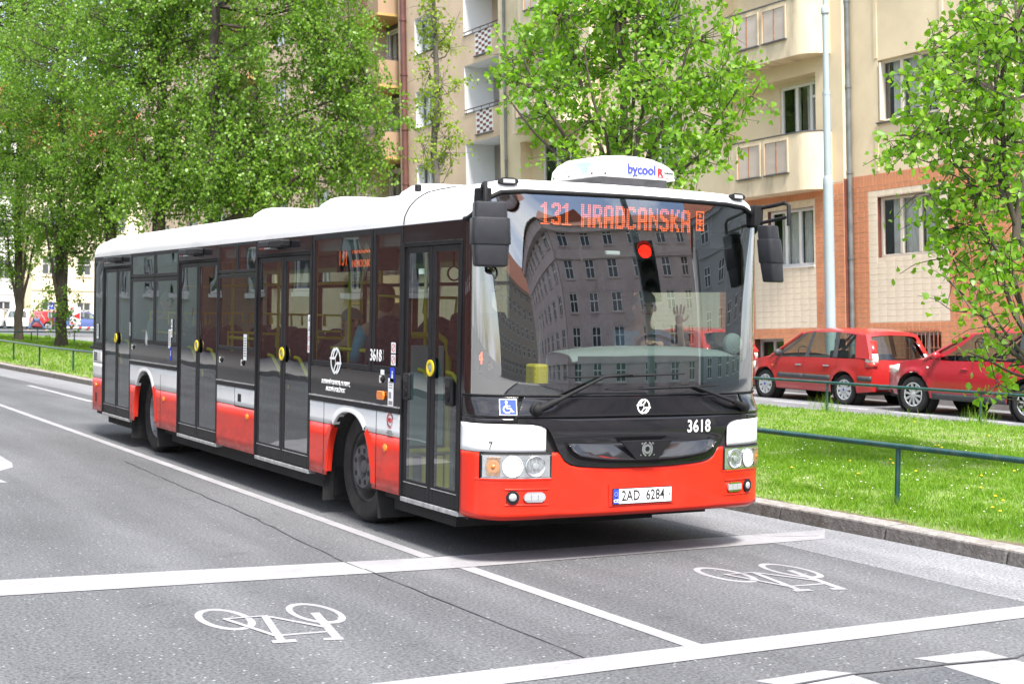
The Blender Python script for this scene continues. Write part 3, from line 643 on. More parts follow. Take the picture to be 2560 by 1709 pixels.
flat('emblem', [s_ring(0,0,.036,.019,n=28), s_ring(.012,0,.060,.048,115,245,n=14), s_ring(-.012,0,.060,.048,-65,65,n=14), s_line([(-.052,.036),(-.040,.046)],.012), s_line([(-.055,-.04),(-.062,-.046)],.012), s_line([(.052,.036),(.040,.046)],.012), s_line([(.055,-.04),(.062,-.046)],.012)], 'chrome', bus, M)
# city transport emblem: two leaves in a ring
def lens_poly(cx, cy, l, w, ang, n=10):
    pts = [(l*math.cos(PI*k/n), w*math.sin(PI*k/n)) for k in range(n+1)]+[(l*math.cos(PI*k/n), -w*math.sin(PI*k/n)) for k in range(n-1,0,-1)]
    c, s = math.cos(ang), math.sin(ang); return [(cx+x*c-y*s, cy+x*s+y*c) for x,y in pts]
def dpp(M, r, name='emblem', m='sign_white', eps=.0004):
    def leaf(cx,cy,l,w,a):
        o=lens_poly(cx,cy,l,w,a); i=lens_poly(cx,cy,l*.62,w*.45,a); k=len(o)
        return [[o[j],o[(j+1)%k],i[(j+1)%k],i[j]] for j in range(k)]
    def half(q):
        pts = lambda L: [[(q*x*r, q*y*r) for x,y in L]]
        L = [s_ring(0,0,r,r*.80,100,262,n=14) if q > 0 else s_ring(0,0,r,r*.80,-80,82,n=14)]
        lf = leaf(q*-.10*r,q*.52*r,.60*r,.30*r,.75); L.append(lf)
        L.append(s_line([(q*-1.12*r,q*.16*r),(q*-.45*r,q*.16*r)],.17*r)); return L
    return flat(name, half(1)+half(-1)+[s_line([(-.02*r,.32*r),(.02*r,-.32*r)],.08*r)], m, bus, M, h=.001, eps=eps)
dpp(fM(0,1.125,.003), .056)
text('fleet_number', '3618', .128, 'sign_white', bus, fM(.49,.968,.0275), sx=.82, bold=.002, space=1.08)
text('running_number', '7', .075, 'ink_black', bus, fM(-1.178,.855,.003), sx=.8, bold=.001)
# wheelchair sticker
def isa(M, s, parent, name='wheelchair_sticker'):
    o = flat(name, [s_rect(-.5*s,-.5*s,.5*s,.5*s)], 'sign_white', parent, M, h=.0)
    flat('sticker_field', [s_rect(-.46*s,-.46*s,.46*s,.46*s)], 'sign_blue', parent, M, h=.0008)
    flat('wheelchair_figure', [s_disc(-.10*s,.30*s,.075*s), s_line([(-.10*s,.20*s),(-.08*s,-.08*s),(.14*s,-.08*s),(.24*s,-.30*s),(.33*s,-.27*s)],.07*s), s_line([(-.09*s,.06*s),(.12*s,.06*s)],.05*s), s_ring(-.05*s,-.14*s,.25*s,.19*s,110,345,n=18)], 'sign_white', parent, M, h=.0014)
    return o
isa(fM(-1.062,1.128,.009), .125, bus)
# headlamps
def headlamp(xi, xo, z0, z1, s):
    """inner x, outer x (positive), mirrored by s"""
    nn = 16; us = [ux(s*(xi+(xo-xi)*k/nn), .72) for k in range(nn+1)]; us.sort()
    def g(lo, hi, off, us=us): return [[fu(u, lo+(hi-lo)*j/6, off) for u in us] for j in range(7)]
    ul = [ux(s*(xi-.016+(xo-xi+.032)*k/nn), .72) for k in range(nn+1)]; ul.sort()
    MB().grid(g(z0-.014, z1+.014, .004, ul)).build('headlamp_rim', 'rubber', bus, smooth=60, solid=.012)
    h = MB().grid(g(z0, z1, .008)).build('headlamp', 'lamp_mirror', bus, smooth=60)
    w = xo-xi
    for k, (fr, r, on) in enumerate(((.24,.076,0),(.60,.078,1))):
        x = s*(xi+w*fr); M = fM(x, (z0+z1)/2, .0105)
        MB().lathe([(r,.004),(r*.95,.007),(r*.9,.002),(r*.6,-.0005),(r*.25,-.0018),(.0,-.002)], M, 28).build('reflector', 'lamp_mirror', h, smooth=60)
        MB().lathe([(r*.30,.0),(r*.30,.010),(r*.2,.013),(0,.013)], M, 16).build('bulb', 'lamp_on' if on else 'lamp_grey', h, smooth=60)
        if on: MB().lathe([(r*.80,.0015),(r*.55,.003),(r*.40,.0035),(r*.28,.0036)], M, 24).build('lit_lens', 'lamp_glow', h, smooth=60)
        flat('rib', [s_line([(-r*.7+k2*r*.35,-r*.6),(-r*.7+k2*r*.35,r*.6)], .0025) for k2 in range(5)], 'lamp_grey', h, M, h=.0142)
    x = s*(xi+w*.87); M = fM(x,(z0+z1)/2,.0105)
    rr = min(.050, w*.112)
    MB().prism([(-rr*.9,-.066),(rr,-.066),(rr,.066),(-rr*.9,.066),(-rr*1.15,0)], M, .005).build('indicator', 'amber_clear', h, bevel=.003); MB().lathe([(.047,.0052),(.042,.0066),(.03,.0058),(.012,.0056)], M, 20).build('amber_bowl','lamp_amber',h,smooth=60); MB().lathe([(.017,.006),(.014,.012),(0,.014)], M, 14).build('amber_bulb','amber_lens',h,smooth=60)
    flat('rib', [s_line([(-rr*.8,-.058+k2*.0145),(rr*.9,-.058+k2*.0145)], .002) for k2 in range(9)], 'amber_lens', h, M, h=.0058)
    MB().grid(g(z0-.002, z1+.002, .030)).build('lamp_glass', 'lens_clear', h, smooth=60)
    for a, b in ((z0-.002, z0+.004), (z1-.004, z1+.002)): MB().grid(g(a, b, .0305)).build('glass_edge', 'chrome', h, smooth=60)
    return h
headlamp(.772, 1.218, .630, .792, -1); headlamp(.772, 1.205, .630, .792, 1)
# shoulder step of the bumper under the lamps, fog lamps and the round lamps beside them
for s in (-1, 1):
    us = sorted(ux(s*(.75+.50*k/14), .6) for k in range(15))
    MB().grid([[fu(u, .607+.012*j, .0005+.008*math.sin(PI*j/2)) for u in us] for j in range(3)]).build('bumper_step', 'bus_red', bus, smooth=70)
    us2 = sorted(ux(s*(.775+.31*k/14), .5) for k in range(15))
    MB().tube([fu(u, .548, .002) for u in us2]+[], .006, 6).build('recess_edge', 'bus_red', bus, smooth=60)
    MB().tube([fu(u, .438, .002) for u in us2], .006, 6).build('recess_edge', 'bus_red', bus, smooth=60)
    M = fM(s*.882, .493, .003)
    MB().prism([(.082*math.cos(a)+math.copysign(.0,1), .036*max(-1,min(1,1.3*math.sin(a)))) for a in [2*PI*k/28 for k in range(28)]], M, .010).build('fog_lamp', 'chrome', bus, bevel=.003)
    for k in (-1,0,1): MB().prism([(-.024+k*.051,-.022),(.024+k*.051,-.022),(.024+k*.051,.022),(-.024+k*.051,.022)], M @ T(0,0,.010), .004).build('lamp_cell', 'lens_clear' if 0 else 'lamp_grey', bus, bevel=.003)
    M = fM(s*1.035, .493, .003)
    MB().lathe([(.048,0),(.048,.012),(.036,.014),(.034,.004),(0,.004)], M, 24).build('round_lamp', 'rubber', bus, smooth=50)
    MB().ball((0,0,0), (.03,.03,.012), 16, 8).build('lamp_lens', 'lamp_grey', bus, smooth=True).matrix_local = M @ T(0,0,.010)
# number plate in its shallow tray
M = fM(0,.475,.003)
MB().prism([(-.285,-.07),(.285,-.07),(.292,.088),(-.292,.088)], M, .004).build('plate_tray', 'bus_red', bus, bevel=.003)
pl = MB().prism([(-.262,-.059),(.262,-.059),(.262,.059),(-.262,.059)], M @ T(0,0,.005), .006).build('number_plate', 'trim_black', bus, bevel=.003)
flat('plate_field', [s_rect(-.256,-.053,.256,.053)], 'sign_white', pl, M, h=.0118); flat('plate_band', [s_rect(-.256,-.053,-.208,.053)], 'sign_blue', pl, M, h=.0124)
text('plate_text', '2AD', .105, 'ink_black', pl, M @ T(-.185,0,.0126), 'LEFT', .78, bold=.0012, space=1.05); text('plate_text', '6284', .105, 'ink_black', pl, M @ T(.028,0,.0126), 'LEFT', .78, bold=.0012, space=1.02); text('plate_text', 'CZ', .03, 'sign_white', pl, M @ T(-.232,-.033,.0126), bold=.001)
flat('plate_stars', [[q for k in range(12) for q in s_disc(-.232+.014*math.cos(k*PI/6), .018+.014*math.sin(k*PI/6), .0022, n=5)]], 'pole_yellow', pl, M, h=.0128)
flat('plate_seal', [s_disc(-.012,.018,.009), s_disc(-.012,-.018,.009)], 'seal_pale', pl, M, h=.0125); flat('plate_screw', [s_disc(.236,0,.007), s_disc(-.232,-.006,.006)], 'rubber', pl, M, h=.0130)
# wipers
def wiper(piv, elbow, tip, b0, b1, sgn):
    t = MB(); A = [fu(ux(p[0],p[1]),p[1],p[2]) for p in (piv, ((piv[0]*.72+elbow[0]*.28),(piv[1]*.72+elbow[1]*.28),.06), elbow, tip)]
    MB().tube(A[:2], [.028,.022], 8).build('wiper_base', 'rubber', bus, smooth=50)
    MB().ball(A[0], (.04,.03,.04)).build('wiper_pivot', 'rubber', bus, smooth=True)
    MB().tube(A[1:], [.015,.011,.009], 8).build('wiper_arm', 'rubber', bus, smooth=50)
    n = 14; P = [fu(ux(b0[0]+(b1[0]-b0[0])*k/n, 1.3), b0[1]+(b1[1]-b0[1])*k/n, .022) for k in range(n+1)]
    MB().tube(P, [.004]+[.0075]*(n-1)+[.004], 6).build('wiper_blade', 'rubber', bus, smooth=50)
    MB().tube(P[4:11], .012, 6).build('wiper_clip', 'rubber', bus, smooth=50)
wiper((-.865,1.112,.03),(-.36,1.343,.04),(-.12,1.36,.035),(-.655,1.338),(.36,1.362),-1)
wiper((.97,1.10,.03),(.44,1.268,.04),(.21,1.262,.035),(-.32,1.25),(.71,1.272),1)
MB().ball(fu(ux(-.865,1.112),1.112,.004), (.055,.02,.06)).build('wiper_socket', 'rubber', bus, smooth=True)
# mirrors
def housing(cx, cy, z0, z1, w, d, lean, s):
    def rr(hw, hd, r=.035, n=5):
        o = []
        for qx, qy, a0 in ((1,1,0),(-1,1,90),(-1,-1,180),(1,-1,270)):
            for k in range(n+1): a = R(a0+90*k/n); o.append((qx*(hw-r)+r*math.cos(a), qy*(hd-r)+r*math.sin(a)))
        return o
    H = z1-z0
    def part(name, f0, f1, grow, tap0, tap1):
        rows = []
        for f, sc in [(f0, .90*tap0),(f0+.012, 1.0*tap0),(f0+.03,1.03*tap0),(f1-.03,1.03*tap1),(f1-.012,1.0*tap1),(f1,.88*tap1)]:
            z = z0+H*f; c = math.cos(lean); sn = math.sin(lean)
            rows.append([(cx+(x*c-y*sn)*sc*(1+grow)+ (z-z0)*(.03*s if s<0 else -.16), cy+(x*sn+y*c)*sc*(1+grow), z) for x,y in rr(w/2, d/2)])
        mb = MB().grid(rows, closed=True); n = len(rows[0]); mb.f.append(tuple(range(n))[::-1]); mb.f.append(tuple(range(5*n,6*n)))
        return mb.build(name, 'mirror_plastic', bus, smooth=40)
    part('mirror_housing', .46, 1.0, -.05, .97, .94); part('mirror_housing', 0, .455, .0, .90, 1.0); part('mirror_housing', .33, .76, .07, 1.0, .97)
    nrm = Vector((math.sin(lean), math.cos(lean)*-1, 0))
for s, cx, cy, z0, z1 in ((-1,-1.322,-.055,2.105,2.545),(1,1.235,.06,2.065,2.50)):
    housing(cx, cy, z0, z1, .245 if s<0 else .135, .16 if s<0 else .15, R(-18) if s<0 else R(12), s)
    rx = -1.355 if s < 0 else 1.275
    ax = cx-s*.045
    MB().tube([(s*1.20,.30,2.635),(s*1.30,.12,2.67),(cx+s*.03,-.02,2.675),(cx+s*.045,-.05,2.655),(cx+s*.045,-.055,2.50)], .016, 8).build('mirror_arm', 'rubber', bus, smooth=60)
    MB().tube([(s*1.22,.30,2.52),(cx+s*.04,-.02,2.565)], .014, 8).build('mirror_arm', 'rubber', bus, smooth=60)
    MB().box(s*1.17, s*1.255, .22, .34, 2.50, 2.67).build('mirror_bracket', 'rubber', bus, bevel=.012)
M = frameM((-1.322,-.147,2.23), Vector((1,-.18,0)).normalized(), (0,0,1), Vector((-.18,-1,0)).normalized())

# ---------------------------------------------------------------- door side: panels, windows, doors
SX = -1.275
def arch(yc, hw, zc, h, p=2.4):
    def f(y):
        t = abs(y-yc)/hw; return -1 if t >= 1 else zc+h*(1-t**p)**(1/p)
    return f
archF = arch(2.50,.50,.20,.735); archR = arch(8.95,.50,.20,.80)
def side_band(name, y0, y1, zl, zu, m, x=SX, af=None, n=60, nz=4, s=-1, solid=.014):
    """panel between y0 (nearer the front) and y1; x side s; af = wheel arch"""
    ys = [y1+(y0-y1)*k/n for k in range(n+1)]; ys = ys if s < 0 else ys[::-1]; segs = [[]]
    for y in ys:
        lo = max(zl, af(y)) if af else zl
        if lo >= zu-.002: segs.append([]) if segs[-1] else None
        else: segs[-1].append((y, lo))
    for sg in segs:
        if len(sg) < 2: continue
        rows = []
        for j in range(nz+1): rows.append([(x+(s*.0), y, lo+(zu-lo)*j/nz) for y, lo in sg])
        MB().grid(rows).build(name, m, bus, solid=solid, smooth=60)
sections = [(11.13,11.64,None,1.0),(7.575,9.665,archR,1.06),(4.895,6.09,None,.985),(1.475,3.40,archF,.985)]
def skirt(s):
    x = s*1.275
    secs = sections if s < 0 else [(.6,4.2,archF,.985),(4.2,7.6,None,.985),(7.6,11.64,archR,.985)]
    for y0, y1, af, zt_ in secs:
        side_band('lower_panel', y0, y1, .355, .797, 'bus_red', x, af, 160, s=s); side_band('lower_panel', y0, y1, .803, zt_, 'bus_white', x, af, 160, s=s)
        if not (y0 > 11 and s < 0):
            MB().box(x+s*.012, x-s*.03, y0, y1, zt_+.004, zt_+.052).build('belt_rail', 'trim_black', bus, bevel=.006)
            MB().box(x+s*.0135, x, y0, y1, zt_+.046, zt_+.0565).build('trim_strip', 'alu', bus)
        else:
            MB().box(x+s*.006, x-s*.03, y0, y1+.2, 1.19, 1.235).build('belt_rail', 'trim_black', bus, bevel=.006)
            side_band('lower_panel', y0, y1, 1.004, 1.186, 'bus_white', x, None, 4, s=s)
    # flared arch lips
    for af, yc, hw_ in ((archF,2.50,.50),(archR,8.95,.50)):
        path = []
        for k in range(49):
            a = PI*k/48; c = math.cos(a); t = abs(c)**(2/2.4); path.append((yc-math.copysign(t*hw_,c), .20+(.735 if yc<4 else .80)*max(math.sin(a),0)**(2/2.4)))
        path = [p for p in path if p[1] > .36]
        for part_m, sel in (('bus_white', lambda z: z >= .795), ('bus_red', lambda z: z <= .805)):
            segs = [[]]
            for p in path:
                if sel(p[1]): segs[-1].append(p)
                elif segs[-1]: segs.append([])
            for sg in segs:
                if len(sg) < 3: continue
                rows = [[],[],[],[]]
                for (y, z) in sg:
                    d = Vector((y-yc, (z-.25))); d.normalize()
                    for r_, (dd, xx) in enumerate(((.0,-.05),(.0,.010),(.035,.012),(.075,.0005))): rows[r_].append((x+s*xx, y+d.x*dd, z+d.y*dd*.8))
                o = MB().grid(rows if s < 0 else rows[::-1]).build('arch_lip', part_m, bus, smooth=60)
    for yc in (2.5, 9.0):
        mb = MB(); pr = [(s*1.24,.62),(s*.75,.62)]
        mb.grid([[(xx, yc-.60*math.cos(PI*k/16), .12+.83*math.sin(PI*k/16)) for k in range(17)] for xx in (s*1.262, s*.72)]); mb.build('wheel_housing', 'under_black', bus)
        MB().box(s*.72,s*.70,yc-.6,yc+.6,.2,1.0).build('wheel_housing', 'under_black', bus)
skirt(-1); skirt(1)
def vpanel_joint(y, z0, z1): MB().box(-1.2765,-1.27,y-.004,y+.004,z0,z1).build('panel_joint', 'rubber', bus)
for y in (3.06,1.93,8.25): vpanel_joint(y,.36,.985)
vpanel_joint(5.50,.80,.985); MB().box(-1.2765,-1.27,4.9,5.5,.793,.799).build('panel_joint','rubber',bus)
MB().box(-1.279,-1.27,5.30,5.40,.845,.925).build('flap_lock', 'trim_black', bus, bevel=.006)
# rear corner: rounded column of side and back
def rear_col(z0, z1, m, name):
    P = []
    for z in (z0,(z0+z1)/2,z1):
        row = []
        for sgn in (-1,1):
            pts = [(sgn*(1.275-.32*(1-math.cos(PI/2*k/10))), 11.63+.32*math.sin(PI/2*k/10), z) for k in range(11)]
            row += pts if sgn < 0 else pts[::-1]
        P.append(row[::-1])
    return MB().grid(P).build(name, m, bus, smooth=60, solid=.01)
rear_col(.36,.797,'bus_red','rear_panel'); rear_col(.803,1.19,'bus_white','rear_panel'); rear_col(1.235,2.455,'bus_black','rear_panel')
for k in range(4): MB().box(-1.279,-1.27,11.42,11.60,1.045+.03*k,1.06+.03*k).build('vent_slot','under_black',bus)
MB().box(-1.279,-1.27,11.42,11.50,.47,.60).build('flap_lock','trim_black',bus,bevel=.006)

def framed_window(name, y0, y1, z0, z1, gm, b=.035, x=SX, parent=None, split=None, s=-1):
    """one bonded side window: black frame, glass, optional sliding top"""
    fr = MB()
    fr.box(x, x-s*.03, y0, y0+b, z0, z1); fr.box(x, x-s*.03, y1-b, y1, z0, z1); fr.box(x, x-s*.03, y0+b, y1-b, z0, z0+b); fr.box(x, x-s*.03, y0+b, y1-b, z1-b, z1)
    if split: fr.box(x+s*.002, x-s*.03, y0+b, y1-b, split-.02, split+.02)
    f = fr.build(name, 'trim_black', parent or bus, bevel=.003)
    MB().quad(*([(x-s*.006,y1-b*.6,z0+b*.6),(x-s*.006,y0+b*.6,z0+b*.6),(x-s*.006,y0+b*.6,z1-b*.6),(x-s*.006,y1-b*.6,z1-b*.6)])).build('pane', gm, f)
    return f
def black_panel(y0, y1, z0, z1, x=SX): return MB().box(x, x+.03, y0, y1, z0, z1).build('black_panel', 'bus_black', bus, bevel=.003)
# window between door 1 and door 2: two panes, opaque black below
framed_window('side_window', 2.06, 3.385, 1.30, 2.45, 'side_glass', .045); framed_window('side_window', 1.475, 2.045, 1.30, 2.45, 'side_glass', .05)
black_panel(1.475,3.385,1.045,1.296)
# between doors 2 and 3
framed_window('side_window', 5.50, 6.09, 2.15, 2.45, 'side_glass', .03); framed_window('side_window', 4.895, 5.49, 2.15, 2.45, 'side_glass', .03)
framed_window('side_window', 4.895, 6.09, 1.36, 2.14, 'side_glass', .04); black_panel(4.895,6.09,1.045,1.355)
# between doors 3 and 4
for a, b in ((7.575,8.56),(8.57,9.665)):
    framed_window('side_window', a, b, 2.15, 2.45, 'side_glass', .04); framed_window('side_window', a, b, 1.34, 2.14, 'side_glass', .045)
black_panel(7.575,9.665,1.12,1.335)
framed_window('side_window', 11.13, 11.63, 1.24, 2.45, 'side_glass', .05)
def ring_mb(cx, cy, ro, ri, M, h, n=28):
    return MB().lathe([(ri,0),(ri,h),((ri+ro)/2,h*1.3),(ro,h),(ro,0)], M @ T(cx,cy,0), n)
def door(ya, yb):
    """pair of glazed door leaves between ya (front end) and yb, header and lamp above"""
    mid = (ya+yb)/2
    MB().box(SX+.002,SX+.035,ya-.01,yb+.01,2.315,2.452).build('door_header','bus_black',bus,bevel=.003)
    MB().box(SX+.004,SX+.05,ya-.006,yb+.006,2.285,2.312).build('door_brush','rubber',bus)
    for e, d in ((ya,-1),(yb,1)): MB().box(SX-.004,SX+.035,e-d*.002,e+d*.018,.36,2.31).build('door_jamb','trim_black',bus,bevel=.003)
    MB().box(SX+.0,SX+.12,ya,yb,.318,.352).build('door_sill','alu',bus,bevel=.004)
    for k, (a, b) in enumerate(((ya+.008,mid-.004),(mid+.004,yb-.008))):
        x0, x1 = SX+.010, SX+.045; w = .058; fr = MB()
        fr.box(x0,x1,a,a+w,.365,2.28); fr.box(x0,x1,b-w,b,.365,2.28); fr.box(x0,x1,a+w,b-w,.365,.495); fr.box(x0,x1,a+w,b-w,2.235,2.28)
        lf = fr.build('door_leaf','trim_black',bus,bevel=.005)
        MB().quad((x0+.006,b-w+.006,.488),(x0+.006,a+w-.006,.488),(x0+.006,a+w-.006,2.242),(x0+.006,b-w+.006,2.242)).build('door_glass','side_glass',lf)
        MB().box(x0-.003,x0+.002,a+.03,b-.03,.468,.474).build('trim_strip','alu',lf)
        # grab rail inside the glass
        MB().tube([(SX+.09,b-.10,1.34),(SX+.12,b-.14,1.33),(SX+.12,b-.28,1.24),(SX+.12,a+.16,1.05),(SX+.09,a+.12,1.02)],.017,8).build('grab_rail','pole_yellow',lf,smooth=60)
    M = sideM(mid-.035, 1.37)
    MB().lathe([(.078,0),(.078,.008),(0,.010)], M, 28).build('button_plate','rubber',bus,smooth=40)
    ring_mb(0,0,.062,.036,M @ T(0,0,.009),.008).build('button_ring','pole_yellow',bus,smooth=50)
    MB().lathe([(.034,0),(.03,.004),(0,.006)], M @ T(0,0,.010), 20).build('door_button','dash_grey',bus,smooth=50)
for a, b in ((.475,1.455),(3.42,4.875),(6.11,7.555),(9.685,11.11)): door(a, b)
for yc in (4.26,6.93,10.43):       # lamp boxes over the doors
    MB().box(SX-.10,SX,yc-.31,yc+.02,2.365,2.432).build('door_lamp','trim_black',bus,bevel=.012); MB().box(SX-.105,SX-.0,yc+.022,yc+.31,2.372,2.428).build('lamp_body','mirror_plastic',bus,bevel=.01)
    MB().box(SX-.095,SX-.01,yc-.0,yc+.15,2.35,2.366).build('lamp_lens','lamp_grey',bus,bevel=.004); MB().box(SX-.09,SX-.01,yc+.16,yc+.30,2.352,2.370).build('lamp_lens','red_lens',bus,bevel=.004)
for y, z in ((1.37,1.18),(.64,1.18)):   # recessed lock boxes on door 1
    o = MB().box(SX-.010,SX+.02,y-.055,y+.055,z-.075,z+.135).build('door_lock','trim_black',bus,bevel=.02)
    M = sideM(y,z-.01,SX-.011); MB().lathe([(.034,0),(.034,.006),(.0,.008)],M,20).build('lock_disc','rubber',o,smooth=50); MB().box(SX-.022,SX-.012,y-.008,y+.008,z-.045,z+.03).build('lock_grip','trim_black',o,bevel=.003)
    MB().box(SX-.014,SX-.009,y-.035,y+.035,z+.06,z+.11).build('lock_slot','under_black',o,bevel=.004)
# stickers and side lettering
def sticker(y, z, w, h, lines=(), m='sign_white', pics=()):
    M = sideM(y,z,SX-.0025); o = flat('sticker',[s_rect(-w/2,-h/2,w/2,h/2)],m,bus,M,h=0)
    g = [s_rect(-w*.36,zz-hh/2,w*.36*f,zz+hh/2) for zz,hh,f in lines]
    if g: flat('sticker_print',[[q for k in g for q in k]],'ink_grey',bus,M,h=.0006)
    for (zz, kind) in pics:
        if kind == 'no': flat('sticker_print',[s_ring(0,zz,w*.38,w*.30,n=20),s_line([(-w*.25,zz-w*.25),(w*.25,zz+w*.25)],w*.08)],'ink_red',bus,M,h=.0006)
        else: flat('sticker_print',[s_disc(0,zz+w*.28,w*.13,n=10),[[(-w*.2,zz-w*.3),(w*.2,zz-w*.3),(w*.12,zz+w*.12),(-w*.12,zz+w*.12)]]],'ink_black' if kind=='p' else 'sign_white',bus,M,h=.0006)
    return o
sticker(1.615,1.50,.085,.085,pics=((0,'no'),)); sticker(1.615,1.405,.085,.085,pics=((0,'no'),)); sticker(1.63,1.285,.085,.12,m='sign_blue',pics=((0,'w'),))
sticker(1.655,1.125,.105,.27,lines=[(.1,.012,1),(.08,.008,.8),(.06,.008,.9),(.0,.05,.3),(-.06,.03,1),(-.1,.02,.8)])
for k, kd in enumerate(('p','p','no','no')): sticker(3.44,1.70-.085*k,.062,.083,pics=((0,kd),))
sticker(5.19,1.40,.10,.26,lines=[(.09-.025*k,.012,1) for k in range(8)]); sticker(7.80,1.60,.06,.10,pics=((0,'p'),)); sticker(7.80,1.49,.06,.10,pics=((0,'no'),)); sticker(7.88,1.42,.10,.22,lines=[(.08-.025*k,.012,1) for k in range(7)]); sticker(7.83,1.25,.085,.16,m='sign_blue',pics=((0,'w'),))
sticker(9.68,1.50,.06,.17,lines=[(.06-.03*k,.012,1) for k in range(5)]); sticker(11.40,1.44,.11,.20,lines=[(.07-.025*k,.012,1) for k in range(6)])
dpp(sideM(2.80,1.355,SX-.003), .118)
text('fleet_number','3618',.135,'sign_white',bus,sideM(1.955,1.425,SX-.004),sx=.82,bold=.001,space=1.06)
text('operator_name','DOPRAVNÍ PODNIK HL. M. PRAHY,',.052,'sign_white',bus,sideM(2.80,1.165,SX-.003),sx=.78,bold=.0006); text('operator_name','AKCIOVÁ SPOLEČNOST',.052,'sign_white',bus,sideM(2.80,1.105,SX-.003),sx=.78,bold=.0006)
M = sideM(1.73,.925,SX-.0165)
M = sideM(1.66,.925,SX-.003)
flat('transport_emblem',[s_ring(0,0,.062,.054,100,300,n=20),s_ring(0,.0,.05,.044,-60,200,n=20)],'ink_red',bus,M,h=.0); flat('transport_emblem',[s_ring(0,0,.063,.055,10,95,n=12),s_ring(0,0,.05,.044,205,295,n=12)],'ink_black',bus,M,h=.0005)
text('transport_emblem','PID',.05,'ink_red',bus,M @ T(0,0,.001),sx=.9,bold=.001)
for k, s_ in enumerate(('PRAŽSKÁ','INTEGROVANÁ','DOPRAVA')): text('transport_name',s_,.020,'ink_grey',bus,M @ T(0,-.083-.017*k,0))
def side_marker(y, z, x=SX, r=.033): return MB().lathe([(r,0),(r,.008),(r*.7,.016),(0,.018)], sideM(y,z,x), 18).build('side_marker','amber_lens',bus,smooth=40)
for y, z in ((1.745,.70),(5.10,.71),(8.10,.705),(11.46,.70)): side_marker(y, z)
MB().prism([(-.06,-.035),(.06,-.035),(.07,0),(.06,.035),(-.06,.035),(-.07,0)], sideM(1.83,1.115,SX), .022).build('side_indicator','amber_lens',bus,bevel=.01)
for y, z in ((1.83,1.245),(5.95,1.25),(5.25,1.245),(9.50,1.28)):
    MB().lathe([(.03,0),(.03,.010),(.018,.012),(.018,.02),(0,.022)], sideM(y,z,SX), 18).build('lock_knob','rubber',bus,smooth=40); MB().box(SX-.026,SX-.0,y-.010,y+.004,z-.03,z+.03).build('lock_grip','lamp_grey',bus,bevel=.003)
sticker(1.82,1.30,.075,.04)
# underbody; the lower chassis boxes are added to deepen the shade beneath
[MB().box(-w_,w_,a,b,.30,.36).build('chassis','under_black',bus) for a,b,w_ in ((.45,1.9,1.2),(1.9,3.1,.68),(3.1,8.3,1.2),(8.3,9.7,.68),(9.7,11.7,1.2))]; [MB().box(-1.14,1.14,a,b,.20,.31).build('chassis','under_black',bus) for a,b in ((.75,1.85),(3.2,8.2),(9.8,11.3))]; MB().box(-.65,.65,.8,11.2,.17,.21).build('chassis','under_black',bus); MB().box(-1.0,1.0,2.42,2.58,.38,.55).build('axle','under_black',bus)
MB().box(-1.16,-.85,3.06,3.10,.16,.56).build('mud_flap','rubber',bus); MB().box(-1.18,-.80,9.62,9.66,.18,.5).build('mud_flap','rubber',bus)
# wheels
def bus_wheel(y, s, rear):
    M = frameM((s*1.125,y,.472),(0,1,0),(0,0,1),(s,0,0)); Rr = .472
    w = MB().lathe([(.30,-.02),(.305,.0),(.34,.004),(.39,.014),(.43,.012),(.455,-.004),(Rr,-.04),(Rr,-.13),(Rr,-.20),(.455,-.245),(.30,-.26)],M,56).build('wheel','tyre',bus,smooth=40)
    tr = MB()
    for k in range(56):
        a = 2*PI*k/56
        for h0, h1, tw in ((-.10,-.05,.3),(-.165,-.115,-.3),(-.235,-.18,.3)):
            Mk = M @ Matrix.Rotation(a+tw*.05,4,'Z') @ T(Rr+.001,0,(h0+h1)/2); tr.obox(Mk,.004,.017,(h1-h0)/2)
    tr.build('tread','tyre',w,kind='stuff')
    if not rear:
        MB().lathe([(.30,-.02),(.285,-.015),(.272,-.03),(.268,-.10),(.24,-.135),(.21,-.10),(.205,-.02),(.19,.0)],M,40).build('rim','rim_shaded',w,smooth=40)
        MB().lathe([(.20,-.09),(.185,.010),(.178,.022),(.105,.022),(.098,.01),(.090,-.07),(0,-.07)],M,40).build('hub','hub_grey',w,smooth=35)
        MB().lathe([(.058,-.07),(.055,.005),(.048,.012),(0,.013)],M,24).build('hub_cap','hub_grey',w,smooth=35)
        for k in range(8):
            a = 2*PI*(k+.4)/8; Mk = M @ T(.142*math.cos(a),.142*math.sin(a),.0225); MB().lathe([(.0245,0),(.0245,.0015),(0,.002)],Mk,14).build('bolt_recess','under_black',w)
    else:
        MB().lathe([(.30,-.02),(.285,-.012),(.272,-.03),(.262,-.16),(.20,-.20),(.12,-.20),(.115,-.14),(0,-.14)],M,40).build('rim','rim_steel',w,smooth=40)
        for k in range(10):
            a = 2*PI*k/10; Mk = M @ T(.165*math.cos(a),.165*math.sin(a),-.20); MB().lathe([(.018,0),(.018,.03),(0,.032)],Mk,6).build('wheel_nut','rim_steel',w)
for y, rear in ((2.50,0),(9.0,1)):
    for s in (-1,1): bus_wheel(y, s, rear)

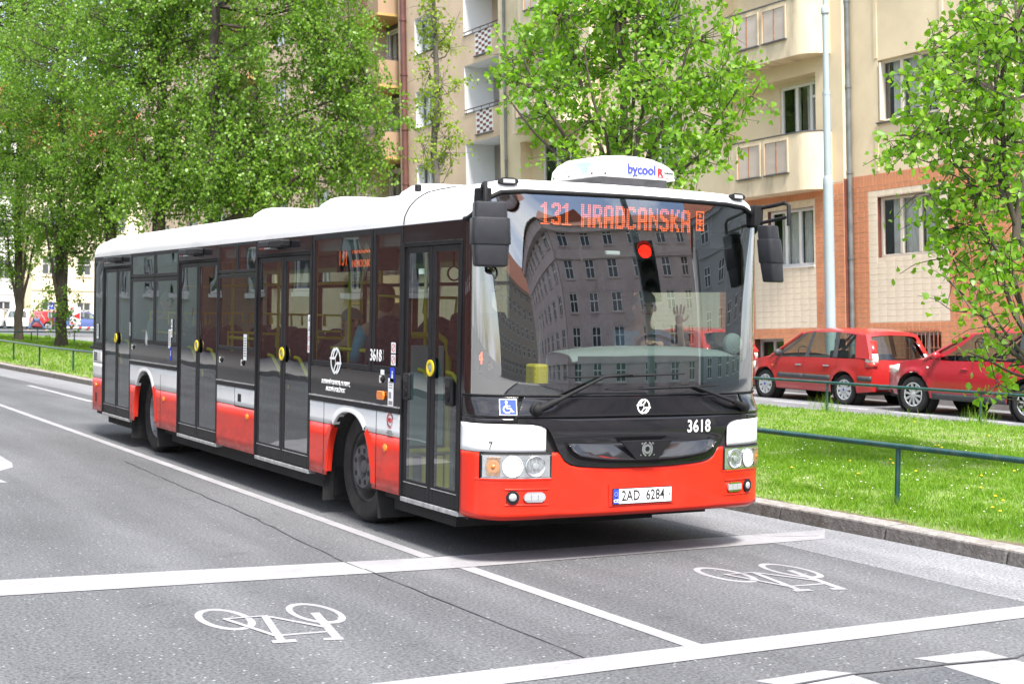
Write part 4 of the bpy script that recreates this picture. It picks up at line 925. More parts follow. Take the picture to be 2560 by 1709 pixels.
# ---------------------------------------------------------------- far side and inside
for a, b in ((.62,2.1),(2.1,3.6),(3.6,5.1),(5.1,6.6),(6.6,8.1),(8.1,9.6),(9.6,11.6)):
    framed_window('far_window', a, b, 1.03, 2.45, 'far_glass', .05, 1.275, split=2.10 if a>.7 else None, s=1)
for a, b, w_, z_ in ((.5,1.9,1.23,.375),(1.9,3.1,.69,.375),(3.1,8.2,1.23,.375),(8.2,8.35,1.23,.56),(8.35,9.65,.69,.56),(9.65,11.6,1.23,.56)): MB().box(-w_,w_,a,b,.355,z_).build('floor','interior_dark',bus)
for s in (-1,1): MB().box(s*.697,s*1.22,8.35,9.65,.99,1.02).box(s*.60,s*.695,8.35,9.65,.56,1.02).build('wheel_box','interior_grey',bus)
MB().box(-1.22,1.22,.62,11.6,2.44,2.47).build('ceiling','interior_grey',bus); MB().box(.4,1.2,1.6,11,2.28,2.42).build('air_duct','interior_grey',bus,bevel=.03); MB().box(-1.2,-.9,1.6,11,2.30,2.43).build('air_duct','interior_grey',bus,bevel=.03)
MB().box(-1.2,1.2,11.55,11.6,.5,2.45).build('rear_wall','interior_grey',bus)
for s in (-1,1): MB().box(s*.60,s*.695,1.9,3.1,.37,.99).box(s*.697,s*1.22,1.9,3.1,.96,.99).build('wheel_box','interior_grey',bus)
def bus_seat(x, y, z, face=1):
    """face 1: passenger looks to the bus's front (-Y)"""
    t = MB().box(x-.21,x+.21,y-.21,y+.21,z+.37,z+.44).build('seat','seat_fabric',bus,bevel=.03)
    rows = []
    for f, w in ((0,.20),(.1,.215),(.45,.205),(.60,.165),(.68,.11),(.72,.04)): 
        rows.append([(x+w*c, y+face*(.20+.07*f), z+.42+.80*f) for c in (-1,-.5,0,.5,1)])
    MB().grid(rows).build('seat_back','seat_fabric',t,solid=.05,smooth=60)
    MB().box(x-.03,x+.03,y-.03,y+.03,z,z+.37).build('seat_post','interior_dark',t)
    MB().tube([(x-.15,y+face*.27,z+1.02),(x-.15,y+face*.29,z+1.16),(x+.15,y+face*.29,z+1.16),(x+.15,y+face*.27,z+1.02)],.015,6).build('seat_handle','pole_yellow',t,smooth=60)
for y in (3.7,4.5,5.3,6.4,7.2): 
    for x in (.55,1.0): bus_seat(x,y,.37)
for y in (5.3,5.95): bus_seat(-.98,y-.05,.37)
for y in (8.1,8.9,9.7,10.9):
    for x in (-1.0,-.55,.55,1.0):
        if x < 0 and y > 9.5: continue
        bus_seat(x,y,.56)
bus_seat(-.98,2.55,.75,-1); bus_seat(-.55,2.55,.75,-1); bus_seat(-.98,3.45,.37,1)
for x, y in ((-.35,1.75),(-.62,3.35),(-.62,4.95),(-.62,6.05),(-.62,7.6),(-.62,9.65),(.32,4.1),(.32,6.0),(-.95,1.72),(-.95,3.30)):
    MB().tube([(x,y,.36),(x,y,2.42)],.017,8).build('pole','pole_yellow',bus,smooth=60)
MB().tube([(-.62,3.35,2.05),(-.62,9.65,2.05)],.016,8).build('pole','pole_yellow',bus,smooth=60)
MB().tube([(-1.15,2.4,1.45),(-1.15,3.2,1.45)],.018,8).build('pole','pole_yellow',bus,smooth=60)
for y0,y1 in ((5.0,6.0),(7.7,9.5)): MB().tube([(-1.17,y0,1.48),(-1.17,y1,1.48)],.017,8).build('pole','pole_yellow',bus,smooth=60)
# yellow hoop, pale screen and feet seen through door 1, across the front of the wheel box
MB().tube([(-.79,1.62,.38),(-.79,1.62,1.46),(-.81,1.62,1.55),(-.88,1.62,1.60),(-1.2,1.62,1.60)],.026,8).build('hoop','pole_yellow',bus,smooth=60); MB().tube([(-.78,1.60,.68),(-1.21,1.60,.68)],.024,8).build('hoop','pole_yellow',bus,smooth=60)
MB().box(-1.21,-.825,1.625,1.645,.72,1.52).build('door_screen','screen_pale',bus,bevel=.01)
for x in (-1.15,-.98,-.88): MB().box(x-.045,x+.045,1.585,1.615,.37,.64).build('flap','pole_yellow',bus,bevel=.01)
MB().box(-1.22,-.7,1.66,1.88,.37,.95).build('step_riser','step_teal',bus,bevel=.02)
mat('x_unused',(.5,.5,.5)) if 0 else None
MB().box(-.72,-.60,.35,.50,1.22,1.42).build('validator','pole_yellow',bus,bevel=.02); MB().tube([(-.66,.43,.4),(-.66,.43,1.25)],.018,8).build('pole','pole_yellow',bus,smooth=60)
# driver's cab
rows = []
for k, (y, z) in enumerate([(.225,1.488),(.235,1.51),(.27,1.535),(.36,1.55),(.52,1.555),(.60,1.53),(.62,1.3),(.60,.8)]):
    rows.append([(-.45+1.62*i/16, y+ .10*max(0,(i/16-.62)/.38)**2+ .05*(1-i/16)**4, z-(.05*abs(i/8-1)**3 if z>1.45 else 0)) for i in range(17)])
MB().grid(rows).build('dashboard','dash_grey',bus,smooth=50)
rows = [[(-.44+1.6*i/16, .215+dy+.10*max(0,(i/16-.62)/.38)**2, z) for i in range(17)] for z, dy in ((.9,.10),(1.25,.06),(1.40,.0),(1.484,.0))]
MB().grid(rows).build('dash_front','dash_teal',bus,smooth=50)
MB().box(-.5,1.2,.2,1.9,.75,.80).build('cab_floor','interior_dark',bus)
MB().box(-1.22,-.45,.16,.60,.36,.95).build('step_well','interior_dark',bus) if 0 else None
M = frameM((.68,.72,1.50),(1,0,0),Vector((0,.75,.55)).normalized(),Vector((0,-.55,.75)).normalized())
MB().lathe([(.215,-.014),(.23,0),(.215,.014),(.20,0),(.215,-.014)],M,36).build('steering_wheel','rubber',bus,smooth=True); MB().tube([M@Vector((-.2,0,0)),M@Vector((0,0,-.04)),M@Vector((.2,0,0))],.016,6).build('wheel_spoke','rubber',bus)
bx = MB().box(.45,1.0,1.10,1.55,1.12,1.25).build('driver_seat','seat_fabric',bus,bevel=.04); MB().box(.47,.98,1.52,1.64,1.2,1.95).build('seat_back','seat_fabric',bx,bevel=.05); MB().box(.6,.86,1.54,1.63,1.97,2.15).build('headrest','seat_fabric',bx,bevel=.04); MB().box(.55,.9,1.2,1.5,.8,1.12).build('seat_base','interior_dark',bx)
MB().box(-.46,-.43,.75,1.95,.80,1.75).build('cab_door','interior_dark',bus,bevel=.01); MB().box(-.05,1.2,1.95,1.98,.8,2.42).build('cab_partition','interior_dark',bus,bevel=.01); MB().box(1.19,1.235,.60,1.95,1.99,2.44).build('cab_valance','interior_dark',bus); MB().box(-.9,1.1,.42,1.95,2.33,2.43).build('cab_header','interior_dark',bus); MB().box(-.45,-.40,1.93,1.98,.8,2.4).build('cab_post','interior_dark',bus)
MB().tube([(-.12,.72,2.4),(-.12,.72,2.25),(-.12,.70,2.2)],.012,6).build('camera_stalk','interior_grey',bus); MB().box(-.17,-.05,.27,.30,2.235,2.265).build('toll_tag','sign_white',bus,bevel=.006)
MB().lathe([(.0,0),(.075,.0),(.085,.02),(.08,.05),(.06,.06),(0,.065)],frameM((1.06,.36,1.58),(1,0,0),(0,0,1),(0,-1,0)),20).build('fan','dash_grey',bus,smooth=50)
MB().tube([(1.08,.36,1.50),(1.10,.36,1.42),(1.05,.30,1.38)],.02,6).build('fan_stalk','dash_grey',bus,smooth=50)
for y in (.85,1.05,1.25):       # hanging straps
    ring_mb(0,0,.062,.05,frameM((-.62-.12*(y>1),y+.4,2.10),(1,0,0),(0,0,1),(0,-1,0)),.012).build('strap','rubber',bus,smooth=50); MB().tube([(-.62-.12*(y>1),y+.4,2.155),(-.62-.12*(y>1),y+.4,2.42)],.009,5).build('strap','rubber',bus)
# front LED board: dot matrix on a black panel following the glass
GL = {'1':['..11..','.111..','1111..','..11..','..11..','..11..','..11..','..11..','..11..','..11..','..11..','111111'],
'3':['.1111.','111111','11..11','....11','...111','..111.','..111.','...111','....11','11..11','111111','.1111.'],
'H':['11..11']*5+['111111']*2+['11..11']*5,'R':['11111.','111111','11..11','11..11','11..11','11111.','11111.','11.11.','11.11.','11..11','11..11','11..11'],
'A':['.1111.','111111']+['11..11']*4+['111111']*2+['11..11']*4,'D':['11111.','111111']+['11..11']*8+['111111','11111.'],
'C':['.1111.','111111','11..11','11....','11....','11....','11....','11....','11....','11..11','111111','.1111.'],
'N':['11...1','11...1','111..1','111..1','1111.1','11.1.1','11.111','11..11','11..11','11...1','11...1','11...1'],
'S':['.1111.','111111','11..11','11....','111...','.1111.','..1111','....11','....11','11..11','111111','.1111.'],
'K':['11..11','11..11','11.11.','11.11.','1111..','111...','111...','1111..','11.11.','11.11.','11..11','11..11'],' ':['......']*12,
'#':['111111','1....1','1.11.1','1.11.1','1....1','111111','1.11.1','111111','1.11.1','1....1','1.11.1','111111']}
board = MB().box(-.86,.80,.285,.31,2.38,2.625).build('destination_board','led_board',bus,bevel=.006)
def led(s, x0, z0, pitch, dot, gap=1):
    mb = MB(); cx = x0
    for ch in s:
        for r_, row in enumerate(GL[ch]):
            for c_, v in enumerate(row):
                if v == '1':
                    x, z = cx+c_*pitch, z0-r_*pitch; mb.quad((x-dot,.2835,z-dot),(x+dot,.2835,z-dot),(x+dot,.2835,z+dot),(x-dot,.2835,z+dot))
        cx += (6+gap)*pitch
    return mb.build('led_dots','led',board,kind='stuff')
led('131',-.73,2.592,.0136,.0043,gap=.7); led('HRADCANSKA',-.385,2.594,.0143,.0045,gap=1); led('#',.655,2.594,.0128,.0046)
# side LED board
sb = MB().box(-1.16,-1.14,1.85,3.10,2.12,2.37).build('side_board','led_board',bus)
MM = sideM(2.86,2.245,-1.1615)
mat('led_dim',(.2,.04,.01),emit=(1,.13,.03),estr=.55); text('led_text','131',.23,'led_dim',sb,MM @ T(-.20,0,0),'LEFT',.62); text('led_text','HRADČANSKÁ',.088,'led_dim',sb,MM @ T(.11,.055,0),'LEFT',.86); text('led_text','NEMOCNICE',.088,'led_dim',sb,MM @ T(.11,-.06,0),'LEFT',.86)
MB().box(-1.02,-1.0,.62,.70,1.39,1.52).build('line_display','led_board',bus); text('led_text','4',.13,'led',bus,frameM((-1.11,.47,1.455),(1,0,0),(0,0,1),(0,-1,0)),sx=.8)
MB().box(-1.17,-1.04,.475,.50,1.37,1.56).build('line_display','led_board',bus)
# air conditioner on the roof
ac = []
AX, AY = .185, .40
def acring(z, dx0, dx1, dy0, dy1, ch):
    x0, x1, y0, y1 = AX-.362+dx0, AX+.362-dx1, AY+dy0, AY+.72-dy1
    return [(x0+ch,y0,z),(x1-ch,y0,z),(x1,y0+ch,z),(x1,y1-ch,z),(x1-ch,y1,z),(x0+ch,y1,z),(x0,y1-ch,z),(x0,y0+ch,z)]
rows = [acring(2.832,0,0,0,0,.03),acring(2.90,.003,.003,.002,.002,.04),acring(2.945,.02,.05,.01,.03,.06),acring(2.985,.06,.14,.035,.10,.08),acring(3.005,.16,.22,.10,.2,.10)]
mb = MB().grid(rows,closed=True); mb.f.append(tuple(range(32,40))); mb.f.append(tuple(range(0,8))[::-1])
acu = mb.build('air_conditioner','bus_white',bus,bevel=.006,seg=2)
MB().box(AX-.30,AX+.30,AY+.05,AY+.66,2.765,2.834).build('unit_base','hub_grey',acu)
MA = frameM((AX,AY+.003,2.90),(1,0,0),(0,.03,1),(0,-1,.03))
text('maker_text','bycool',.105,'ink_blue',acu,MA @ T(.03,-.005,.006),sx=.92,bold=.003); text('maker_text','R',.085,'ink_red',acu,MA @ T(.20,-.018,.006),bold=.003); text('maker_text','Evolution',.036,'ink_black',acu,MA @ T(.275,-.015,.006),sx=.66); flat('cyan_underline',[s_rect(-.10+.042*k,-.052,-.072+.042*k,-.044) for k in range(6)],'ink_cyan',acu,MA,h=.006); flat('red_line',[s_line([(.18,-.052),(.25,-.055),(.31,-.06)],.006)],'ink_red',acu,MA,h=.006)
MC = frameM((AX-.361,AY+.36,2.90),(0,-1,0),(.02,0,1),(-1,0,.02))
flat('blue_swoosh',[[[(-.12,.038),(.22,.044),(.28,.024),(.22,-.01),(.08,.026)]],[[(-.10,.030),(.05,.016),(.13,-.01),(.13,-.05),(.19,-.045),(.22,-.02),(.10,.022)]]],'ink_pale_blue',acu,MC,h=.006)
text('maker_text','R',.075,'ink_pink',acu,MC @ T(-.22,-.02,.006)); text('maker_text','Evolution',.028,'ink_pink',acu,MC @ T(-.12,-.015,.006),sx=.8)
for M_, xs in ((MA,(-.30,-.02,.34)),(MC,(-.28,-.05,.28))):
    for x in xs: MB().lathe([(.010,0),(.010,.005),(0,.006)],M_ @ T(x,-.05,.004),10).build('bolt','hub_grey',acu)
# ================================================================ buildings
mat('plaster_cream', (.75,.625,.43), rough=.9, vary=.07, vscale=.8, dirt=(.40,.32,.20), dscale=.55, damt=.35, bump=.15, bscale=70)
mat('plaster_streaked', (.68,.575,.41), rough=.9, vary=.08, vscale=1.2, dirt=(.28,.23,.16), dscale=1.1, damt=.75, bump=.15, bscale=70, aniso=(1,2.2,.5))
mat('plaster_beige', (.68,.52,.37), rough=.9, vary=.08, vscale=.7, dirt=(.40,.29,.19), dscale=.6, damt=.5, bump=.15, bscale=70)
mat('plaster_brown', (.36,.245,.155), rough=.9, vary=.08, vscale=.9, dirt=(.2,.14,.09), dscale=.8, damt=.5); mat('plaster_shaded', (.16,.115,.09), rough=.9, vary=.15)  # the darkest plaster has the recess shade put into its colour
mat('plaster_ochre', (.54,.34,.12), rough=.9, vary=.08); mat('plaster_white', (.78,.78,.78), rough=.9, vary=.03, vscale=1.0, dirt=(.55,.55,.55), dscale=.8, damt=.25)
mat('tile_orange', (.64,.27,.14), rough=.45, vary=.16, vscale=2.3, dirt=(.50,.18,.09), dscale=3, damt=.5); mat('tile_cream', (.78,.68,.53), rough=.45, vary=.10, vscale=2.0, dirt=(.78,.68,.55), dscale=2.5, damt=.7); mat('tile_brown', (.14,.045,.03), rough=.45, vary=.2, vscale=3)
mat('grout', (.72,.60,.47), rough=.9, vary=.1)
mat('window_white', (.78,.78,.77), rough=.4, vary=.03); mat('window_cream', (.68,.62,.52), rough=.55, vary=.06, vscale=5); mat('window_grey', (.42,.40,.38), rough=.6, vary=.1); mat('sill_metal', (.10,.10,.11), rough=.5, vary=.3, vscale=6)
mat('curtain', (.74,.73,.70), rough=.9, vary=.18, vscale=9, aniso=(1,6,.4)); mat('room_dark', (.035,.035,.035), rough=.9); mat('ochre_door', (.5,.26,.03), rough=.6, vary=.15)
mat('milk_panel', (.55,.47,.41), rough=.35, vary=.12, vscale=1.3, dirt=(.62,.56,.50), dscale=1.2, damt=.8, aniso=(1,.6,1.6)); mat('rust', (.42,.16,.06), rough=.8, vary=.3, vscale=8); mat('pipe_zinc', (.16,.175,.175), rough=.5, metal=.3, vary=.25, vscale=3); mat('pipe_brown', (.13,.055,.045), rough=.45, vary=.2, vscale=3); mat('rail_dark', (.07,.05,.05), rough=.5)
mat('brick_red', (.19,.06,.045), rough=.85, vary=.3, vscale=4); mat('iron_bar', (.33,.13,.08), rough=.8, vary=.3, vscale=10); mat('plant_green', (.06,.14,.02), rough=.6, vary=.4, vscale=6); mat('pot', (.35,.13,.06), rough=.8)
mat('roof_tile_red', (.33,.10,.05), rough=.85, vary=.2, vscale=3); mat('lamp_post_paint', (.33,.40,.425), rough=.45, vary=.06, vscale=2, dirt=(.35,.40,.42), dscale=3, damt=.4)
glass('window_glass', (.75,.80,.80), .10)
FB = Matrix(((0.99907,-0.03708,-0.02212,18.8),(0.03781,0.99872,0.03351,18.0),(0.02085,-0.03431,0.99919,0.0),(0,0,0,1)))
def wall(name, y0, y1, z0, z1, holes, m, parent, x=0.0, depth=.18, reveal=None, sides=True):
    """wall sheet facing -X with openings (y0,y1,z0,z1) and their reveals; its ends are closed by returns"""
    ys = sorted({y0,y1,*[h[0] for h in holes],*[h[1] for h in holes]}); zs = sorted({z0,z1,*[h[2] for h in holes],*[h[3] for h in holes]})
    ys = [v for v in ys if y0 <= v <= y1]; zs = [v for v in zs if z0 <= v <= z1]; mb = MB(); rv = MB()
    for a, b in zip(ys[:-1], ys[1:]):
        for c, d in zip(zs[:-1], zs[1:]):
            my, mz = (a+b)/2, (c+d)/2
            if any(h[0] < my < h[1] and h[2] < mz < h[3] for h in holes): continue
            mb.quad((x,b,c),(x,a,c),(x,a,d),(x,b,d))
    for h in holes:
        dp = h[4] if len(h) > 4 else depth; a,b,c,d = h[:4]
        rv.quad((x,a,c),(x,b,c),(x+dp,b,c),(x+dp,a,c)); rv.quad((x,a,d),(x+dp,a,d),(x+dp,b,d),(x,b,d)); rv.quad((x,a,c),(x+dp,a,c),(x+dp,a,d),(x,a,d)); rv.quad((x,b,c),(x,b,d),(x+dp,b,d),(x+dp,b,c))
    if sides: mb.quad((x,y0,z0),(x+1.2,y0,z0),(x+1.2,y0,z1),(x,y0,z1)); mb.quad((x,y1,z0),(x,y1,z1),(x+1.2,y1,z1),(x+1.2,y1,z0))
    o = mb.build(name, m, parent)
    for q in range(0, len(rv.f), 4):
        r1 = MB(); vv = [rv.v[i] for f in rv.f[q:q+4] for i in f]; r1.add(vv, [(4*k,4*k+1,4*k+2,4*k+3) for k in range(4)]); r1.build('reveal', reveal or m, o)
    return o
def window(y0, y1, z0, z1, parent, x=.16, m='window_white', mull=2, sill='sill_metal', curtain=.0, transom=None, b=.075, room=True, door_at=None, sill_out=.26):
    f = MB(); f.box(x,x+.07,y0,y0+b,z0,z1); f.box(x,x+.07,y1-b,y1,z0,z1); f.box(x,x+.07,y0+b,y1-b,z0,z0+b); f.box(x,x+.07,y0+b,y1-b,z1-b,z1)
    n = mull+1; w = (y1-y0-2*b)/n
    for k in range(1,n): f.box(x-.004,x+.07,y0+b+w*k-b*.6,y0+b+w*k+b*.6,z0+b,z1-b)
    if transom: f.box(x-.004,x+.068,y0+b,y1-b,transom-b*.5,transom+b*.5)
    o = f.build('window', m, parent, bevel=.006)
    for k in range(n): MB().quad((x+.03,y0+b+w*(k+1)-.02,z0+b*.8),(x+.03,y0+b+w*k+.02,z0+b*.8),(x+.03,y0+b+w*k+.02,z1-b*.8),(x+.03,y0+b+w*(k+1)-.02,z1-b*.8)).build('pane','window_glass',o)
    if sill: MB().box(x+.07-sill_out,x-.002,y0-.03,y1+.03,z0-.035,z0-.002).build('sill', sill, o)
    if curtain:
        for k in range(n):
            ya, yb = y0+b+w*k, y0+b+w*(k+1); cw = (yb-ya)*curtain*random.uniform(.7,1.0); st = random.choice((0,1)); a = ya if st else yb-cw; nn = 14
            MB().grid([[(x+.16+.02*math.sin(j*1.7), a+cw*(1-j/nn), z) for j in range(nn+1)] for z in (z0+.05,z1-.05)]).build('curtain','curtain',o,smooth=True)
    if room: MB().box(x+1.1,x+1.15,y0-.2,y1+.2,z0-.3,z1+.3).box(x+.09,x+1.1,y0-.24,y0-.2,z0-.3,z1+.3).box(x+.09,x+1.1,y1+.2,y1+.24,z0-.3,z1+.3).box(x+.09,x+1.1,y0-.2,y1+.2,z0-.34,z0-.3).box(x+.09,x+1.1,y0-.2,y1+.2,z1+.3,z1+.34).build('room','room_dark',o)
    return o
def drain(y, z0, z1, m, parent, x=-.11, r=.065):
    p = MB().tube([(x,y,z0),(x,y,z1)], r, 10).build('drainpipe', m, parent, smooth=50)
    for z in np.arange(z0+1.3, z1, 2.1): MB().tube([(x,y,z-.03),(x,y,z+.03)], r*1.22, 10).build('pipe_collar', m, p, smooth=50)
def top_box(y0, y1, zt_, parent, m, depth=11):
    MB().box(1.2,depth,y0+.02,y1-.02,-.2,zt_-.05).build('rear_block', m, parent)
    MB().add([(-.5,y0,zt_),(-.5,y1,zt_),(depth/2,y1,zt_+3.6),(depth/2,y0,zt_+3.6),(depth+.3,y0,zt_),(depth+.3,y1,zt_)],[(1,0,3,2),(2,3,4,5),(0,4,3),(1,2,5),(0,1,5,4)]).build('roof','roof_tile_red',parent)
    MB().box(-.5,0,y0,y1,zt_-.22,zt_-.003).build('cornice', m, parent, bevel=.03)

# ---------------------------------------------------------------- building A: cream plaster over orange tiles
A = thing('apartment_building','cream apartment building with orange and pale tiled ground floor and rounded balconies','building',M=FB)
ST = 3.385; ZT = 19.6; NF = 4
holes = []
for k in range(NF):
    zz = 6.505+ST*k
    for a, b in ((-2.50,-.615),(-6.3,-4.6)): holes.append((a,b,zz,zz+1.49,.22))
    holes.append((-4.25,-3.65,zz+.85,zz+1.55,.2))
wall('upper_wall',-8.2,.325,5.30,ZT,holes,'plaster_cream',A)
for k in range(NF):
    zz = 6.505+ST*k
    o = window(-2.50,-.615,zz,zz+1.49,A,x=.12,m='window_cream',mull=2,curtain=.9)
    if k == 0:
        MB().box(.5,.53,-.95,-.72,zz+.05,zz+1.4).build('curtain','ochre_door',o); MB().box(-.02,.115,-.70,-.665,zz+.05,zz+1.43).build('casement','window_cream',o)
    window(-6.3,-4.6,zz,zz+1.49,A,x=.12,m='window_cream',mull=2,curtain=.5); window(-4.25,-3.65,zz+.85,zz+1.55,A,x=.12,m='window_grey',mull=0,sill=None)
# lesenes: shallow plaster frames
for y in (-.56,-2.62): 
    for z0, z1 in ((5.34,6.44),(8.05,9.82),(11.45,13.2)): MB().box(-.022,0,y-.05,y+.05,z0,z1).build('plaster_strip','plaster_cream',A)
for z in (6.45,8.05,9.84): MB().box(-.006,0,-.5,.30,z,z+.012).build('plaster_joint','plaster_shaded',A) if 0 else None
# projecting bay with balconies
PX = -.25
bayh = []
for k in range(NF):
    zz = 6.40+ST*k; bayh.append((1.28,4.9,zz-.05,zz+1.62,.75))
wall('bay_wall',.33,6.2,5.18,ZT,bayh,'plaster_cream',A,x=PX,sides=False)
MB().quad((PX,.33,-.1),(0,.33,-.1),(0,.33,5.25),(PX,.33,5.25)).build('bay_return','tile_brown',A)
MB().quad((PX,.328,5.25),(0,.328,5.25),(0,.328,ZT),(PX,.328,ZT)).build('bay_return','plaster_cream',A)
for k in range(NF):
    zz = 6.40+ST*k
    wall('loggia_wall',1.28,4.9,zz-.05,zz+1.62,[(1.36,3.10,zz+.02,zz+1.52,.1)],'plaster_cream',A,x=PX+.45,depth=.1,sides=False)
    o = window(1.36,3.10,zz+.02,zz+1.52,A,x=PX+.50,mull=2,sill=None,curtain=.6)
    if k == 0:
        MB().box(PX+.496,PX+.56,1.44,1.93,zz+1.10,zz+1.17).build('window_bar','window_white',o)
        MB().lathe([(.05,0),(.07,.12),(0,.12)],T(PX+.8,2.25,zz+.10),10).build('flower_pot','pot',o)
        pm = MB()
        for _ in range(90): c = Vector((PX+.8+random.gauss(0,.05),2.25+random.gauss(0,.10),zz+.36+random.gauss(0,.13))); pm.add([c,c+Vector((random.gauss(0,.04),random.gauss(0,.05),random.gauss(0,.04))),c+Vector((random.gauss(0,.04),random.gauss(0,.05),random.gauss(0,.04)))],[(0,1,2)])
        pm.build('potted_plant','plant_green',o)
def balcony(yr, yl, zb, parent, zt_, left_curve=False, px=PX, pr=.90, panels=None, flip=False):
    """parapet: straight front from yl to yr+.5, rounded at the yr end (towards the camera)"""
    def yy(y): return (yr+yl-y) if flip else y
    r = .55; path = [(-pr, yl)]+[(-pr, yl+(yr+r-yl)*t) for t in (.25,.5,.75,1)]+[(-pr+ (pr+px)*(1-math.cos(PI/2*k/10)), yr+r-r*math.sin(PI/2*k/10)) for k in range(1,11)]
    path = [(x, yy(y)) for x,y in path]
    if flip: pass
    ring0 = lambda ins, z: [(x+ins*(1 if i<5 else .6), y+(0 if i<5 else (ins*.5 if not flip else -ins*.5)), z) for i,(x,y) in enumerate(path)]
    front_pts = [p for p in path]
    mb = MB(); mb.grid([ring0(0,zb),ring0(0,zt_)]); mb.grid([ring0(.12,zt_),ring0(.12,zb+.2)]); mb.grid([ring0(0,zt_),ring0(.12,zt_)])
    # left end and floor slab
    ye = path[0][1]; mb.quad((px,ye,zb),(-pr,ye,zb),(-pr,ye,zt_),(px,ye,zt_))
    fl = [(x,y) for x,y in path]+[(px,path[-1][1]),(px,ye)]
    tri = tessellate_polygon([[Vector((x,y,0)) for x,y in fl]])
    mb.add([(x,y,zb+.0005) for x,y in fl],[tuple(t) for t in tri]); mb.add([(x,y,zb+.2) for x,y in fl],[tuple(t) for t in tri])
    o = mb.build('balcony','plaster_streaked',parent,smooth=35)
    cp = MB(); cp.grid([ring0(-.02,zt_+.003),ring0(-.02,zt_+.03),ring0(.14,zt_+.03),ring0(.14,zt_+.003)]); cp.build('parapet_cap','sill_metal',o,smooth=35)
    for (pa, pb) in panels or []:
        pa, pb = yy(pa), yy(pb); 
        if pa > pb: pa, pb = pb, pa
        z0, z1 = zb+.50, zb+1.29
        MB().box(-pr-.012,-pr-.002,pa,pb,z0,z1).build('milk_panel','milk_panel',o)
        fr = MB(); fr.box(-pr-.035,-pr-.012,pa-.05,pa,z0-.02,z1+.05); fr.box(-pr-.035,-pr-.012,pb,pb+.05,z0-.02,z1+.05); fr.box(-pr-.035,-pr-.012,pa,pb,z1,z1+.05); fr.build('panel_surround','plaster_streaked',o)
        MB().box(-pr-.022,-pr-.0125,(pa+pb)/2-.012,(pa+pb)/2+.012,z0,z1).box(-pr-.021,-pr-.0125,pa,pa+.02,z0,z1).box(-pr-.021,-pr-.0125,pb-.02,pb,z0,z1).build('panel_bar','rust',o)
        MB().box(-pr-.06,-pr-.001,pa-.06,pb+.06,z0-.05,z0-.021).build('panel_sill','sill_metal',o)
    return o
for k in range(NF):
    balcony(.72,3.95,5.03+ST*k-.03*k,A,6.455+ST*k-.03*k,panels=[(2.66,3.50),(1.62,2.44)])
# plain stretch, then the second balcony group
h2 = []
for k in range(NF):
    zz = 6.45+ST*k; h2 += [(7.0,8.9,zz,zz+1.5,.2),(9.6,10.9,zz,zz+1.5,.2)]
wall('upper_wall',6.2,11.2,5.172,ZT,h2,'plaster_cream',A)
for k in range(NF):
    zz = 6.45+ST*k; window(7.0,8.9,zz,zz+1.5,A,x=.12,mull=2,curtain=.5); window(9.6,10.9,zz,zz+1.5,A,x=.12,mull=1,curtain=.4)
h3 = []
for k in range(-1,NF): zz = 6.40+ST*k; h3.append((12.0,15.4,zz-.05,zz+1.62,.75))
wall('bay_wall',11.2,16.35,-.1,ZT,h3,'plaster_cream',A,x=PX)
for k in range(-1,NF):
    zz = 6.40+ST*k; wall('loggia_wall',12.0,15.4,zz-.05,zz+1.62,[(12.3,14.75,zz+.02,zz+1.52,.1)],'plaster_cream',A,x=PX+.45,depth=.1,sides=False); window(12.3,14.75,zz+.02,zz+1.52,A,x=PX+.50,mull=2,sill=None,curtain=.4,transom=zz+1.1)
for k in range(0,NF): balcony(11.6,14.83,4.80+3.385*k,A,6.21+3.385*k,panels=[(13.64,14.46),(12.5,13.3)],flip=True) if k != 1 else balcony(11.6,14.83,8.18,A,9.60,panels=[(13.64,14.46),(12.55,13.37)],flip=False)
MB().box(-.28,0,16.36,16.64,-.1,ZT).build('pilaster','plaster_cream',A); drain(16.2,-.1,ZT,'pipe_zinc',A,x=PX-.08,r=.05)
drain(.29,-.1,ZT,'pipe_zinc',A,x=-.10,r=.068)
top_box(-8.2,16.65,ZT,A,'plaster_cream')
# ground floor: backing with openings, then tiles one by one
gh = [(-2.44,-.535,3.26,4.715,.17),(-2.46,-1.33,.75,1.46,.25),(-6.3,-4.5,3.26,4.715,.17)]
wall('ground_floor_wall',-8.2,.325,-.2,5.30,gh,'grout',A,x=0,reveal='tile_brown')
gb = [(1.43,3.13,3.19,4.665,.2),(2.6,3.75,.62,1.35,.25)]
wall('ground_floor_wall',.332,8.6,-.2,5.17,gb,'grout',A,x=PX,reveal='tile_brown',sides=False); wall('ground_floor_wall',8.6,11.2,-.2,5.17,[],'tile_orange',A); MB().box(PX-.01,.02,6.2,8.6,5.171,5.20).box(PX,0,8.56,8.6,-.2,5.17).build('ledge','plaster_cream',A)
window(-2.44,-.535,3.26,4.715,A,x=.11,m='window_cream',mull=2,curtain=.95,sill='window_cream',sill_out=.16); window(-6.3,-4.5,3.26,4.715,A,x=.11,m='window_cream',mull=2,curtain=.75,sill='window_cream',sill_out=.16)
window(1.43,3.13,3.19,4.665,A,x=PX+.10,mull=2,curtain=.8,sill='window_white',sill_out=.2)
window(-2.46,-1.33,.75,1.46,A,x=.2,m='window_grey',mull=1,sill=None); window(2.6,3.75,.62,1.35,A,x=PX+.2,m='window_grey',mull=1,sill=None)
gr = MB()
for k in range(9): y = -2.40+k*.125; gr.tube([(-.05,y,.76),(-.05,y,1.50),(-.02,y,1.54),(-.05,y,1.53)],.011,5)
gr.box(-.06,-.04,-2.45,-1.35,1.08,1.10); gr.box(-.06,-.04,-2.45,-1.35,1.475,1.49); gr.build('window_grille','iron_bar',A)
TILES = {'tile': [], 'cream_tile': []}
